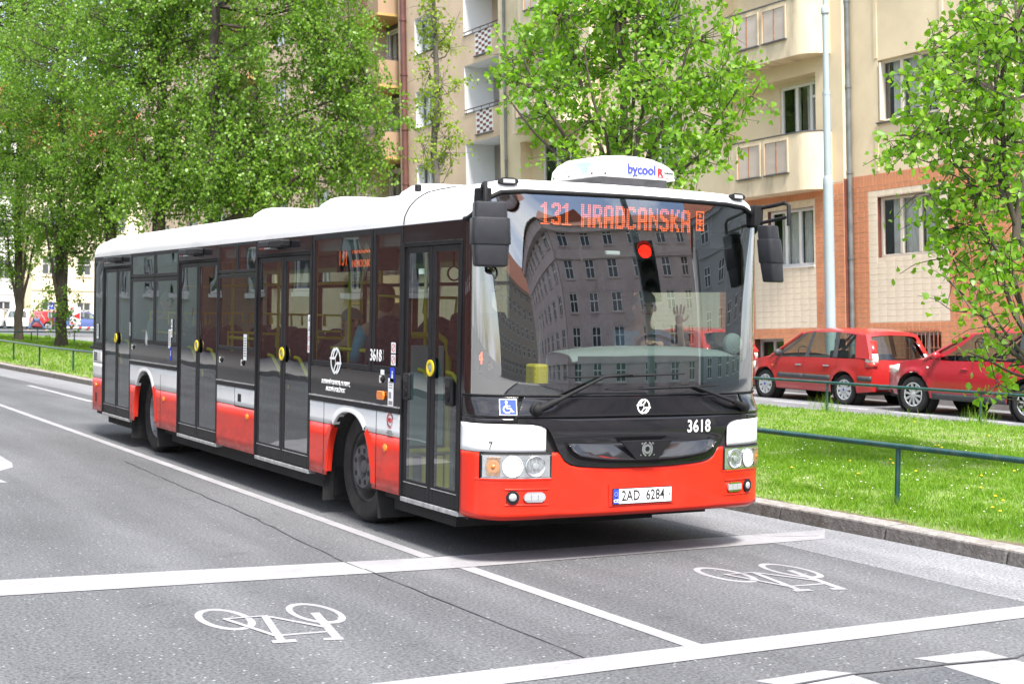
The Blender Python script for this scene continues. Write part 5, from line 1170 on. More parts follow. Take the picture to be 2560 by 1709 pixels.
def tiles(kind, y0, y1, z0, z1, tw, th, x, holes, skip=None):
    ny, nz = max(1,round((y1-y0)/tw)), max(1,round((z1-z0)/th)); tw, th = (y1-y0)/ny, (z1-z0)/nz
    for i in range(nz):
        for j in range(ny):
            a, c = y0+j*tw, z0+i*th; b, d = a+tw, c+th
            cut = False
            for h in holes:
                if a < h[1]-.01 and b > h[0]+.01 and c < h[3]-.01 and d > h[2]+.01:
                    # trim the tile against the opening
                    if b <= h[1] and a < h[0] and b-h[0] < tw: b = h[0]
                    elif a >= h[0] and b > h[1] and h[1]-a < tw: a = h[1]
                    elif c < h[2] and d <= h[3]+th: d = h[2]
                    elif d > h[3] and c >= h[2]-th: c = h[3]
                    else: cut = True
                    if b-a < .05 or d-c < .03: cut = True
            if not cut: TILES[kind].append((a+.004,b-.004,c+.004,d-.004,x))
P1 = (-2.735,-.23,1.705,4.88); P2 = (1.36,3.68,1.615,4.85)
tiles('cream_tile',*P1,.28,.145,0,[gh[0]]); tiles('cream_tile',*P2,.28,.145,PX,[gb[0]]); P3 = (5.15,8.3,1.615,4.85); tiles('cream_tile',*P3,.28,.145,PX,[])
tiles('tile',-3.95,.32,1.45,5.0,.215,.124,0,[P1]); tiles('tile',-3.95,.32,5.0,5.29,.105,.29,0,[P1]); tiles('tile',-2.735,-.23,1.46,1.70,.105,.24,0,[]) if 0 else None
tiles('tile',-3.95,.32,-.15,1.45,.215,.124,0,[gh[1]])
tiles('tile',.335,1.355,-.15,4.85,.205,.124,PX,[]); tiles('tile',3.685,5.145,-.15,4.85,.215,.124,PX,[gb[1]]); tiles('tile',5.15,8.55,-.15,1.61,.215,.124,PX,[]); tiles('tile',8.305,8.55,1.615,4.85,.215,.124,PX,[]); tiles('tile',.335,8.55,4.855,5.16,.105,.30,PX,[]); tiles('tile',1.36,3.68,-.15,1.61,.215,.124,PX,[gb[1]])
tiles('tile',-8.2,-3.955,-.15,5.29,.215,.124,0,[gh[2]])
def place_tiles(kind, m):
    allt = TILES[kind]
    vis = sorted(allt, key=lambda t: (0 if (t[2] > 1.2 and -3.6 < t[0] < 4.4) else 1, t[0]))
    first, rest = vis[:300], vis[300:]; cache = {}
    for a,b,c,d,x in first:
        key = (round(b-a,2), round(d-c,2))
        if key not in cache:
            w, h = (b-a)/2, (d-c)/2; mb = MB(); e = .004; D = .0035 if kind == 'cream_tile' else .006
            mb.add([(0,-w,-h),(0,w,-h),(0,w,h),(0,-w,h),(-D,-w+e,-h+e),(-D,w-e,-h+e),(-D,w-e,h-e),(-D,-w+e,h-e)],[(5,4,7,6),(0,4,5,1),(1,5,6,2),(2,6,7,3),(3,7,4,0)])
            me = mb.mesh(kind); me.materials.append(MATS[m]); cache[key] = me
        o = bpy.data.objects.new(kind, cache[key]); COL.objects.link(o); o.parent = A; o.location = (x-.0015-random.uniform(0,.002),(a+b)/2,(c+d)/2)
        o.rotation_euler = (0,random.uniform(-.004,.004),random.uniform(-.004,.004))
    mb = MB()
    for a,b,c,d,x in rest:
        e=.004; mb.add([(x-.001,a,c),(x-.001,b,c),(x-.001,b,d),(x-.001,a,d),(x-.008,a+e,c+e),(x-.008,b-e,c+e),(x-.008,b-e,d-e),(x-.008,a+e,d-e)],[(5,4,7,6),(0,4,5,1),(1,5,6,2),(2,6,7,3),(3,7,4,0)])
    mb.build(kind+'s_far', m, A, kind='stuff')
place_tiles('tile','tile_orange'); place_tiles('cream_tile','tile_cream')
MB().box(-.02,.0,-.6,-.535,3.26,4.72).build('window_reveal','tile_brown',A) if 0 else None

# ---------------------------------------------------------------- building B: beige plaster, white loggias, ochre soffits
Bd = thing('apartment_building','beige apartment building with white loggias, brown drainpipe and ochre balcony undersides','building',M=FB)
SB = 2.775; NB = 6
bh = []; Z0 = 9.55-2*SB
for k in range(NB):
    zz = Z0+SB*k
    bh += [(17.0,19.53,zz-.0,zz+1.72,1.25),(21.5,23.31,zz,zz+1.375,.28)]
wall('wall',16.66,24.685,-.2,ZT,bh,'plaster_beige',Bd,reveal='plaster_white')
for k in range(NB):
    zz = Z0+SB*k
    window(21.5,23.31,zz,zz+1.375,Bd,x=.24,mull=2,curtain=.5,sill_out=.34)
    MB().box(1.2,1.25,17.0,19.53,zz-1.0,zz+1.72).build('loggia_back','plaster_white',Bd); MB().quad((0,17.0,zz-.99),(0,19.53,zz-.99),(1.25,19.53,zz-.99),(1.25,17.0,zz-.99)).build('loggia_floor','plaster_white',Bd)
    MB().box(1.15,1.2,17.5,18.4,zz-.9,zz+1.0).build('loggia_door','plaster_cream',Bd)
    # parapet window filled with a pierced brick screen
    sc = MB()
    z0, z1 = zz-.80, zz+.03; nr, nc = 8, 5
    for i in range(nr):
        for j in range(nc):
            if (i+j) % 2 == 0:
                a = 17.62+j*.215; c = z0+i*(z1-z0)/nr; sc.box(-.012,.05,a,a+.2,c+.006,c+(z1-z0)/nr-.006)
    MB().box(-.008,-.002,17.58,18.74,z0-.02,z1).build('screen_back','plaster_white',Bd)
    sc.build('brick_screen','brick_red',Bd,kind='stuff'); MB().box(-.06,.0,17.55,18.78,z0-.06,z0-.022).build('screen_sill','sill_metal',Bd)
    rl = MB().tube([(-.03,17.02,zz+.13),(-.03,19.5,zz+.13)],.02,6)
    for j in range(5): y = 17.2+j*.55; rl.tube([(-.03,y,zz-.0),(-.03,y,zz+.13)],.012,5)
    rl.build('loggia_rail','rail_dark',Bd); MB().box(-.03,.1,17.0,19.53,zz+.0,zz+.02).build('parapet_cap','sill_metal',Bd)
# stretch with recess and cantilevered balconies, repeated
def b_bay(y0):
    wall('bay_back',y0,y0+2.1,-.2,ZT,[(y0+.12,y0+1.98,9.62-2*SB+SB*k,9.62-2*SB+SB*k+1.42,.12) for k in range(NB)],'plaster_shaded',Bd,x=.55,depth=.12,sides=False)  # back wall coloured dark to stand for shade under the balconies
    MB().quad((0,y0-.003,-.2),(.55,y0-.003,-.2),(.55,y0-.003,ZT),(0,y0-.003,ZT)).quad((0,y0+2.103,-.2),(0,y0+2.103,ZT),(.55,y0+2.103,ZT),(.55,y0+2.103,-.2)).build('bay_return','plaster_beige',Bd)
    for k in range(NB):
        zz = 9.62-2*SB+SB*k
        window(y0+.12,y0+1.98,zz,zz+1.42,Bd,x=.57,mull=1,curtain=.5,sill=None)
        fr = MB(); fr.box(.50,.56,y0+.04,y0+.12,zz-.05,zz+1.5); fr.box(.50,.56,y0+1.98,y0+2.06,zz-.05,zz+1.5); fr.box(.50,.56,y0+.12,y0+1.98,zz+1.42,zz+1.5); fr.build('window_surround','window_white',Bd)
        zb = 8.56-2*SB+SB*k
        bl = MB().box(-.85,.55,y0+.005,y0+3.6,zb+.06,zb+1.03).build('balcony','plaster_brown',Bd)
        MB().box(-.88,.5,y0-.02,y0+3.63,zb-.04,zb+.057).build('balcony_soffit','plaster_ochre',bl)
        MB().box(-.87,-.6,y0-.012,y0+3.62,zb+1.033,zb+1.055).build('parapet_cap','sill_metal',bl)
        rl = MB().tube([(-.8,y0+.05,zb+1.14),(.5,y0+.05,zb+1.14)],.018,6).tube([(-.8,y0+.05,zb+1.14),(-.8,y0+3.5,zb+1.14)],.018,6)
        for yy_ in (.05,1.2,2.4,3.5): rl.tube([(-.8,y0+yy_,zb+1.02),(-.8,y0+yy_,zb+1.14)],.012,5)
        rl.build('balcony_rail','rail_dark',bl)
        sc = MB()
        for i in range(6):
            for j in range(4):
                if (i+j)%2==0: a = y0+.95+j*.2; c = zb+.18+i*.125; sc.box(-.862,-.852,a,a+.18,c,c+.11)
        sc.build('brick_screen','brick_red',bl,kind='stuff')
b_bay(24.69)
wh = []
for k in range(NB): zz = 9.55-2*SB+SB*k; wh += [(28.75,29.4,zz+.15,zz+1.35,.2),(31.5,33.3,zz,zz+1.375,.2),(36.0,37.8,zz,zz+1.375,.2)]
wall('wall',26.795,39.5,-.2,ZT,wh,'plaster_beige',Bd)
for k in range(NB):
    zz = 9.55-2*SB+SB*k; window(31.5,33.3,zz,zz+1.375,Bd,x=.16,mull=2,curtain=.5); window(36.0,37.8,zz,zz+1.375,Bd,x=.16,mull=2,curtain=.5); window(28.75,29.4,zz+.15,zz+1.35,Bd,x=.16,mull=0,sill_out=.2)
b_bay(39.5)
wh = []
for k in range(NB): zz = 9.55-2*SB+SB*k; wh += [(44.0,45.8,zz,zz+1.375,.2),(48.5,50.3,zz,zz+1.375,.2),(53,54.8,zz,zz+1.375,.2)]
wall('wall',41.605,58,-.2,ZT,wh,'plaster_beige',Bd)
for k in range(NB):
    zz = 9.55-2*SB+SB*k
    for y in (44.0,48.5,53): window(y,y+1.8,zz,zz+1.375,Bd,x=.16,mull=1,curtain=.5)
drain(24.05,-.1,ZT,'pipe_brown',Bd,x=-.12,r=.12); top_box(16.66,58,ZT,Bd,'plaster_beige')

# ---------------------------------------------------------------- far white houses closing the street
def far_house(name, label, x0, x1, y, h, m, cols, rows, wcol='window_grey', roofm='roof_tile_red', depth=12, z0=-1.0, rot=0, rh=5, rs=.5):
    t = thing(name, label, 'building', (x0,y,z0), rot); W = x1-x0
    holes=[]; fh = h/rows
    for r_ in range(rows):
        for c_ in range(cols): cx = W*(c_+.5)/cols; holes.append((cx-.65,cx+.65,fh*r_+1.3,fh*r_+1.3+1.75))
    mb = MB(); ys = sorted({0,W,*[v for q in holes for v in q[:2]]}); zs = sorted({0,h,*[v for q in holes for v in q[2:]]}); rv = MB()
    for a,b in zip(ys[:-1],ys[1:]):
        for c,d in zip(zs[:-1],zs[1:]):
            if any(q[0]<(a+b)/2<q[1] and q[2]<(c+d)/2<q[3] for q in holes): continue
            mb.quad((a,0,c),(b,0,c),(b,0,d),(a,0,d))
    for a,b,c,d in holes:
        mb.quad((a,0,c),(a,.2,c),(b,.2,c),(b,0,c)); mb.quad((a,0,d),(b,0,d),(b,.2,d),(a,.2,d)); mb.quad((a,0,c),(a,0,d),(a,.2,d),(a,.2,c)); mb.quad((b,0,c),(b,.2,c),(b,.2,d),(b,0,d))
    mb.quad((0,0,0),(0,0,h),(0,depth,h),(0,depth,0)); mb.quad((W,0,0),(W,depth,0),(W,depth,h),(W,0,h)); mb.build('wall',m,t)
    for a,b,c,d in holes:
        f = MB(); f.box(a,b,.15,.2,c,d); f.build('pane','win_reflect',t)
        g = MB(); g.box(a,a+.1,.10,.15,c,d); g.box(b-.1,b,.10,.15,c,d); g.box((a+b)/2-.06,(a+b)/2+.06,.10,.15,c,d); g.box(a+.1,b-.1,.10,.149,c+.95,c+1.05); g.box(a+.1,b-.1,.10,.149,d-.09,d); g.box(a+.1,b-.1,.10,.149,c,c+.09); g.build('window',wcol,t)
        MB().box(a-.1,b+.1,-.12,-.002,c-.14,c-.003).build('sill',m,t)
    MB().box(-.2,W+.2,-.45,-.002,h-.5,h).build('cornice',m,t); MB().box(0,W,-.12,-.002,fh*1-.1,fh*1+.12).build('cornice',m,t); MB().box(0,W,-.16,-.002,fh*(rows-1)+.05,fh*(rows-1)+.4).build('cornice',m,t)
    MB().add([(-.3,-.6,h),(W+.3,-.6,h),(W+.3,depth*rs,h+rh),(-.3,depth*rs,h+rh),(-.3,depth,h),(W+.3,depth,h)],[(0,1,2,3),(3,2,5,4),(0,3,4),(1,5,2)]).build('roof',roofm,t)
    return t
mat('win_reflect',(.03,.035,.04),rough=.08,spec=.8); mat('far_white',(.78,.77,.74),rough=.9,vary=.04); mat('far_cream',(.70,.60,.42),rough=.9,vary=.05)
mat('mauve_plaster',(.56,.47,.455),rough=.9,vary=.06,vscale=.5,dirt=(.17,.13,.13),dscale=.6,damt=.4); mat('mirror_beige',(.36,.32,.27),rough=.9,vary=.1); mat('slate_plaster',(.32,.35,.37),rough=.9,vary=.06); mat('brick_wall',(.27,.10,.078),rough=.85,vary=.25,vscale=2.5,bump=.4,bscale=18,aniso=(1,1,4)); mat('upper_grey',(.46,.50,.46),rough=.9,vary=.06)
far_house('townhouse','white townhouse far behind the parked cars at the left edge',-2,20,132,19,'far_white',7,5)
far_house('townhouse','pale cream townhouse beyond the trees at the end of the street',20.3,33,129,17,'far_cream',4,4,z0=-1)
far_house('townhouse','tall white townhouse behind the bus roof and the second tree trunk',33.3,62,127,24,'far_white',9,6)
# houses the camera sees only in the glass: across the junction and along the far pavement
far_house('corner_house','mauve corner house with red roof mirrored in the windscreen',0,19,0,14.8,'mauve_plaster',6,5,'window_white',rh=3.4,rs=.45).matrix_world = frameM((24.2,-20.4,-.5),Vector((-.92,-.39,0)).normalized(),Vector((.39,-.92,0)).normalized(),(0,0,1))
far_house('side_house','mauve side wing of the corner house receding from the junction',0,24,0,14.8,'mauve_plaster',8,5,'window_white',rh=3.4,rs=.45).matrix_world = frameM((6.6,-28.0,-.5),Vector((-.25,-1,0)).normalized(),Vector((1,-.25,0)).normalized(),(0,0,1))
far_house('corner_house','slate grey house beside the mauve one mirrored in the windscreen',0,16,0,15,'slate_plaster',5,4,'window_white').matrix_world = frameM((36.6,-8.6,-.5),Vector((-.72,-.70,0)).normalized(),Vector((.70,-.72,0)).normalized(),(0,0,1))
far_house('side_house','added pale beige house ahead of the bus, hiding bright sky from the windscreen reflection',0,46,0,15,'mirror_beige',14,5,'window_white').matrix_world = frameM((14,-66,-.5),Vector((-1,.05,0)).normalized(),Vector((-.05,-1,0)).normalized(),(0,0,1))  # house added to keep bright sky out of the windscreen reflection
def brick_house():
    t = thing('brick_house','dark brick house across the road mirrored in the side windows','building',(-13.2,0,0)); 
    holes=[(y,y+1.5,2.35,3.9) for y in np.arange(8,90,4.4)]+[(y,y+1.5,2.35+3.3*k,3.9+3.3*k) for y in np.arange(8,90,4.4) for k in (1,2,3,4)]
    def w(z0,z1,m,ya=4.,yb=92.):
        mb=MB(); hs=[h for h in holes if h[2]>=z0-.01 and h[3]<=z1+.01 and ya<h[0]<yb]; ys=sorted({ya,yb,*[v for q in hs for v in q[:2]]}); zs=sorted({z0,z1,*[v for q in hs for v in q[2:]]})
        for a,b in zip(ys[:-1],ys[1:]):
            for c,d in zip(zs[:-1],zs[1:]):
                if any(q[0]<(a+b)/2<q[1] and q[2]<(c+d)/2<q[3] for q in hs): continue
                mb.quad((0,a,c),(0,b,c),(0,b,d),(0,a,d))
        mb.build('wall',m,t)
    w(0,4.6,'brick_wall',4.,46.); w(0,4.6,'upper_grey',46.,92.); w(4.604,18.0,'upper_grey')  # upper storeys made taller to hold light off the bus side
    for a,b,c,d in holes:
        MB().box(-.2,-.15,a,b,c,d).build('pane','win_reflect',t); g=MB(); g.box(-.15,-.06,a,a+.09,c,d); g.box(-.15,-.06,b-.09,b,c,d); g.box(-.15,-.06,a+.09,b-.09,c,c+.09); g.box(-.15,-.06,a+.09,b-.09,d-.09,d); g.box(-.15,-.06,(a+b)/2-.05,(a+b)/2+.05,c+.09,d-.09); g.build('window','window_white',t); MB().box(-.02,.12,a-.15,b+.15,c-.18,c-.02).build('sill','plaster_white',t)
    MB().box(-9,-.25,4,92,0,17.9).build('rear_block','upper_grey',t); MB().add([(.4,4,18),(.4,92,18),(-4.5,92,21),(-4.5,4,21),(-9.4,4,18),(-9.4,92,18)],[(0,1,2,3),(3,2,5,4),(0,3,4),(1,5,2)]).build('roof','roof_tile_red',t)
brick_house()

# ---------------------------------------------------------------- lamp post, traffic light, far signs
LM = FB.copy(); LM.translation = Vector((16.9,17.05,0.15))
lp = thing('street_lamp','pale blue grey stepped lamp post in front of the cream building','street lamp',M=LM)
MB().tube([(0,0,-.1),(0,0,1.5),(0,0,4.72)],[.128,.122,.118],16).build('post_base','lamp_post_paint',lp,smooth=50); MB().lathe([(.118,4.72),(.118,4.86),(.10,4.93),(.092,4.95)],Matrix(),16).build('post_collar','lamp_post_paint',lp,smooth=50)
MB().tube([(0,0,4.94),(0,0,6.85)],.088,14).build('post_shaft','lamp_post_paint',lp,smooth=50); MB().tube([(0,0,6.83),(0,0,6.90)],.094,14).build('post_collar','lamp_post_paint',lp,smooth=50); MB().tube([(0,0,6.9),(0,0,8.72)],[.074,.070],14).build('post_shaft','lamp_post_paint',lp,smooth=50)
MB().lathe([(.070,8.70),(.098,8.72),(.100,8.84),(.06,8.90),(.056,8.92)],Matrix(),14).build('post_collar','lamp_post_paint',lp,smooth=50); MB().tube([(0,0,8.9),(0,0,11.2),(-.15,0,11.7),(-.6,0,12.0),(-1.6,0,12.1)],[.054,.05,.048,.045,.04],10).build('lamp_arm','lamp_post_paint',lp,smooth=50); MB().box(-2.2,-1.5,-.14,.14,12.02,12.16).build('lamp_head','lamp_grey',lp,bevel=.04)
mat('signal_black',(.012,.012,.013),rough=.5); mat('signal_red',(.8,.02,.01),emit=(1,.015,.006),estr=3.2); mat('signal_off',(.03,.03,.03),rough=.2); mat('mast_grey',(.17,.20,.21),rough=.5,vary=.1)
tl = thing('traffic_light','traffic light showing red on a bent mast, mirrored in the windscreen','traffic light',(2.75,-3.75,.1)); 
MB().tube([(0,0,0),(0,0,4.1),(-.04,.0,5.0),(-.35,-.1,6.0),(-1.2,-.3,6.6),(-3.2,-.8,6.8)],[.085,.08,.075,.07,.06,.05],12).build('mast','mast_grey',tl,smooth=50)
d_ = Vector((-.60,.80,0)).normalized(); x_ = Vector((d_.y,-d_.x,0)); HM = frameM(Vector((0,0,3.25))+d_*.14+x_*.16,x_,(0,0,1),-d_) 
HMf = frameM(Vector((0,0,3.25))+d_*.14+x_*.16, Vector((-d_.y,d_.x,0)), (0,0,1), d_)
HMf = HMf @ Matrix.Diagonal((1.3,1.3,1,1)); MB().obox(HMf,.16,.46,.10).build('signal_housing','signal_black',tl,bevel=.03)
for k,mm in ((1,'signal_red'),(0,'signal_off'),(-1,'signal_off')):
    MB().lathe([(.105,.101),(.08,.112),(0,.118)],HMf @ T(0,.29*k,0),20).build('signal_lens',mm,tl,smooth=50)
    MB().grid([[HMf @ Vector((.12*math.cos(a),.29*k+.12*math.sin(a),z)) for a in [R(-20+220*j/14) for j in range(15)]] for z in (.10,.30)]).build('signal_hood','signal_black',tl,solid=.006)
mat('sign_red',(.6,.02,.03),rough=.5)
sg = thing('chevron_sign','red and white chevron sign post beside the second tree trunk','road sign',(13.05,77.9,.0))
SM = frameM((0,0,0),(.88,-.47,0),(0,0,1),(-.47,-.88,0)) @ Matrix.Diagonal((.55,.55,1,1))
flat('sign_board',[s_rect(-.55,1.2,.55,3.05)],'sign_white',sg,SM,h=0); MB().prism([(-.56,1.19),(.56,1.19),(.56,3.06),(-.56,3.06)],SM @ T(0,0,-.04),.035).build('sign_back','alu',sg)
flat('chevron',[[[(.5,1.75),(.5,2.5),(-.25,2.12)]],[[(-.5,2.75),(.0,3.0),(-.5,3.0)]],[[(-.5,1.55),(.1,1.25),(-.5,1.25)]]],'sign_red',sg,SM,h=.01)
for s in (-.4,.4): MB().tube([SM@Vector((s,0,-.06)),SM@Vector((s,1.2,-.06))],.04,8).build('post','alu',sg)
ba = thing('barrier','low red and white striped barrier board behind the rear of the bus','barrier',(13.35,77.7,-.0))
MB().prism([(-1.6,.65),(2.2,.65),(2.2,1.0),(-1.6,1.0)],SM,.04).build('board','sign_white',ba); [flat('stripe',[[[(-1.3+.9*k,.66),(-.95+.9*k,.66),(-.75+.9*k,.99),(-1.1+.9*k,.99)]]],'sign_red',ba,SM,h=.042) for k in range(4)]
for s in (-1.4,2.0): MB().tube([SM@Vector((s,0,-.03)),SM@Vector((s,.9,-.03))],.05,6).build('foot','alu',ba)
bs = thing('parking_sign','small blue sign on the far wall left of the second trunk','road sign',(16.0,99.1,-.35)); flat('sign_board',[s_rect(-.3,3.4,.3,4.2)],'sign_blue',bs,SM,h=0); flat('sign_print',[s_ring(0,3.8,.2,.12)],'sign_white',bs,SM,h=.01); MB().tube([SM@Vector((0,0,-.06)),SM@Vector((0,4.2,-.06))],.05,6).build('post','alu',bs)
# ================================================================ cars
def car_paint(name, col): return mat(name, col, rough=.32, coat=.8, vary=.04, vscale=1.2, dirt=(.25,.2,.17), dscale=1.6, damt=.12)
car_paint('car_red', (.38,.016,.016)); car_paint('car_cherry', (.40,.012,.024)); car_paint('car_white', (.78,.78,.78)); car_paint('car_blue', (.06,.10,.30))
mat('car_plastic', (.05,.052,.056), rough=.55, vary=.15, vscale=8); mat('cover_silver', (.62,.63,.65), rough=.35, metal=.5, vary=.06); mat('car_seat', (.03,.03,.033), rough=.9); mat('white_lens', (.75,.72,.68), rough=.2, coat=.8)
glass('car_glass', (.62,.72,.68), .07)
def car(name, label, loc, rotz, p, paint, group='parked cars', detail=True):
    """Local frame: Y from rear (0) to front (L), X sideways (the -X side is the one seen), Z up.
    p: L, W, wheels (y_rear, y_front), Rw, sill, belt [(y,z)], hood/top outline [(y,z)], roof outline [(y,z)], glasshouse stations"""
    t = thing(name, label, 'car', loc, rotz, group); L, W = p['L'], p['W']; hw = W/2
    belt = lambda y: float(np.interp(y, [q[0] for q in p['belt']], [q[1] for q in p['belt']]))
    roofz = lambda y: float(np.interp(y, [q[0] for q in p['roof']], [q[1] for q in p['roof']]))
    def planw(y): e = max(0, (.42-y)/.42) if y < .42 else max(0,(y-(L-.75))/.75); return 1-(.10 if y < .42 else .24)*e**2.2
    def prof(z):
        zs = [p['sill'], p['sill']+.12, .58, .78, 1.05]; return float(np.interp(z, zs, [.955,.985,1.0,.99,.935]))
    ar, rw = p['arch'], p['Rw']
    def lo(y):
        z = p['sill']+ (.05*max(0,(y-(L-.6))/.6) + .06*max(0,(.5-y)/.5))
        for yc in p['wheels']:
            d = abs(y-yc)
            if d < ar: z = max(z, rw+math.sqrt(ar*ar-d*d))
        return z
    ys = sorted(set([L*k/110 for k in range(111)]+[yc+s*ar*c for yc in p['wheels'] for s in (-1,1) for c in (.999,.97,.9,.8,.6)]))
    ys = [y for y in ys if 0 <= y <= L]
    nz = 9; body = MB()
    for s in (-1,1):
        rows = []
        for j in range(nz+1):
            row = []
            for y in ys:
                a, b = lo(y), belt(y); a = min(a, b-.02); z = a+(b-a)*j/nz; x = s*hw*planw(y)*prof(z); yy = y
                for yc in p['wheels']:     # swollen arch
                    d = math.hypot(y-yc, z-rw)
                    if ar <= d < ar+.10: x += s*.018*(1-(d-ar)/.10)
                row.append((x, yy, z))
            rows.append(row)
        body.grid(rows if s > 0 else [r[::-1] for r in rows])
    # bonnet and the deck under the glass
    rows = []; deck = []
    for y in ys:
        b = belt(y); w = hw*planw(y)*prof(b)
        if y >= p['ws'][0]-.06: rows.append([(w*x, y, b+.07*(1-abs(x)**2.4)) for x in np.linspace(-1,1,13)])
        if y <= p['ws'][0]: deck.append([(w*.985*x, y, b-.02-.25*(1-abs(x)**4)) for x in np.linspace(-1,1,13)])
    body.grid(rows); MB().grid(deck).build('cabin_floor', 'car_seat', t)
    for y, sgn in ((0,-1),(L,1)):    # ends, bulged
        rows = []
        for j in range(nz+1):
            z = lo(y)+(belt(y)-lo(y))*j/nz; bul = (.09 if sgn>0 else .05)
            rows.append([(hw*planw(y)*prof(z)*x, y+sgn*(bul*(1-abs(x)**3)*math.sin(PI*min(1,.25+.6*j/nz))), z+(.02 if j==nz else 0)*(1-x*x)) for x in np.linspace(-1,1,13)])
        body.grid(rows if sgn<0 else [r[::-1] for r in rows])
    bo = body.build('body', paint, t, smooth=42)
    # glasshouse: roof + pillars
    g0 = p['ws']; g1 = p['rw']      # (base y, top y) front and rear
    tum = p.get('tumble', .80)
    def gx(y, z):   # half width of the glasshouse at height z
        b = belt(y); f = (z-b)/(roofz((g0[1]+g1[1])/2)-b); return hw*prof(b)*planw(min(max(y,.45),L-.9))*(1-(1-tum)*f)
    ry = [g1[1]+(g0[1]-g1[1])*k/16 for k in range(17)]
    rows = [[(gx(y,roofz(y))*x, y, roofz(y)-.035+.065*(1-abs(x)**3)) for x in np.linspace(-1,1,15)] for y in ry]
    MB().grid(rows).build('roof', paint, t, smooth=60)
    # side glass line and pillars
    zb = lambda y: belt(y)+.015; ztp = lambda y: roofz(y)-.06
    for s in (-1,1):
        def side_quad(n_, ya0, ya1, yb0, yb1, m_, off, k=6, par=t, za=0, zbm=0):
            """strip between two slanted edges: ya0->ya1 (bottom->top, rearward edge), yb0->yb1 (front edge)"""
            rows = []
            for j in range(k+1):
                f = j/k; row = []
                for i in range(7):
                    h = i/6; y = (ya0+(ya1-ya0)*f)*(1-h)+(yb0+(yb1-yb0)*f)*h; z = zb(y)+za+(ztp(y)-zbm-zb(y)-za)*f; row.append((s*(gx(y,z)+off), y, z))
                rows.append(row)
            return MB().grid(rows if s>0 else [r[::-1] for r in rows]).build(n_, m_, par, smooth=60)
        for (q0,q1,q2,q3) in p['panes']: side_quad('side_window', q0,q1,q2,q3, 'car_glass', -.012)
        for (q0,q1,q2,q3,m_) in p['pillars']: side_quad('pillar', q0,q1,q2,q3, paint if m_=='p' else m_, 0.0)
        # roof rail strip and window line
        rows = [[(s*(gx(y,ztp(y))+.002), y, ztp(y)-.012), (s*gx(y,roofz(y)), y, roofz(y)-.033)] for y in ry]
        MB().grid(rows if s<0 else [r[::-1] for r in rows]).build('roof_edge', paint, t, smooth=60)
    def cross(n_, yb, yt, m_, off=0., shrink=1.0, k=6, zlo=0, zhi=0, cols=((-1,1),), band=(0,1)):
      mbx = MB()
      for ca, cb in cols:
        rows = []
        for j in range(k+1):
            f = band[0]+(band[1]-band[0])*j/k; y = yb+(yt-yb)*f; z0 = belt(yb)+.01+zlo; z1 = roofz(yt)-.03-zhi; z = z0+(z1-z0)*f; w = (gx(yb,belt(yb))*(1-f)+gx(yt,roofz(yt))*f)*shrink
            rows.append([(w*x, y+(.10 if yb>yt else -.06)*(1-x*x)*(1-.6*f)+off, z+(.065*f)*(1-abs(x)**3)) for x in np.linspace(ca,cb,11)])
        mbx.grid(rows)
      return mbx.build(n_, m_, t, smooth=60)
    cross('windscreen', g0[0], g0[1], 'car_glass', shrink=.93)
    if g1[0] < .9: 
        cross('tailgate_frame', g1[0], g1[1], paint, .0, 1.0, cols=((-1,-.84),(.84,1))); cross('tailgate_frame', g1[0], g1[1], paint, .0, 1.0, cols=((-.84,.84),), band=(.86,1.0)); cross('rear_window', g1[0], g1[1], 'rear_glass', -.004, .86, zhi=.04)
    for s in (-1,1): MB().tube([(s*gx(g0[0],belt(g0[0])),g0[0],belt(g0[0])),(s*gx(g0[1],roofz(g0[1])),g0[1],roofz(g0[1])-.035)],.035,6).build('pillar',paint,t,smooth=60)
    # floor shadow box
    MB().box(-hw*.86,hw*.86,.15,L-.15,p['sill']-.02,p['sill']+.1).build('underbody','under_black',t)
    # wheels
    for yc in p['wheels']:
        for s in (-1,1):
            M = frameM((s*(hw-.02),yc,rw),(0,1,0),(0,0,1),(s,0,0)); ri = p['rim']
            w = MB().lathe([(ri,-.01),(ri+.02,.0),(rw*.86,.004),(rw*.96,-.012),(rw,-.035),(rw,-.16),(rw*.95,-.19),(ri,-.20)],M,36).build('wheel','tyre',t,smooth=40)
            MB().lathe([(ri,-.01),(ri-.012,-.02),(ri-.02,-.10),(0,-.10)],M,28).build('rim','under_black',w,smooth=40)
            ns = p['spokes']; sp = MB()
            for k in range(ns):
                a = 2*PI*k/ns+.15; Mk = M @ Matrix.Rotation(a,4,'Z'); wd = p['spw']
                sp.prism([(.03,-wd*.8),(ri-.005,-wd*1.25),(ri-.005,wd*1.25),(.03,wd*.8)], Mk @ T(0,0,-.025), .022)
            sp.lathe([(ri,-.012),(ri-.012,.0),(ri-.028,-.012)],M,28); sp.lathe([(.062,-.02),(.055,.004),(.0,.006)],M,16)
            sp.build('wheel_trim','cover_silver',w,smooth=35)
            MB().lathe([(.028,.006),(.026,.009),(0,.0095)],M,12).build('hub_badge','sign_blue' if p.get('badge') else 'cover_silver',w)
            MB().lathe([(ar,-.02),(ar-.015,-.05),(ar-.02,-.28),(0,-.28)],frameM((s*(hw-.03),yc,rw),(0,1,0),(0,0,1),(s,0,0)),24).build('wheel_arch','under_black',t)
    if not detail: return t
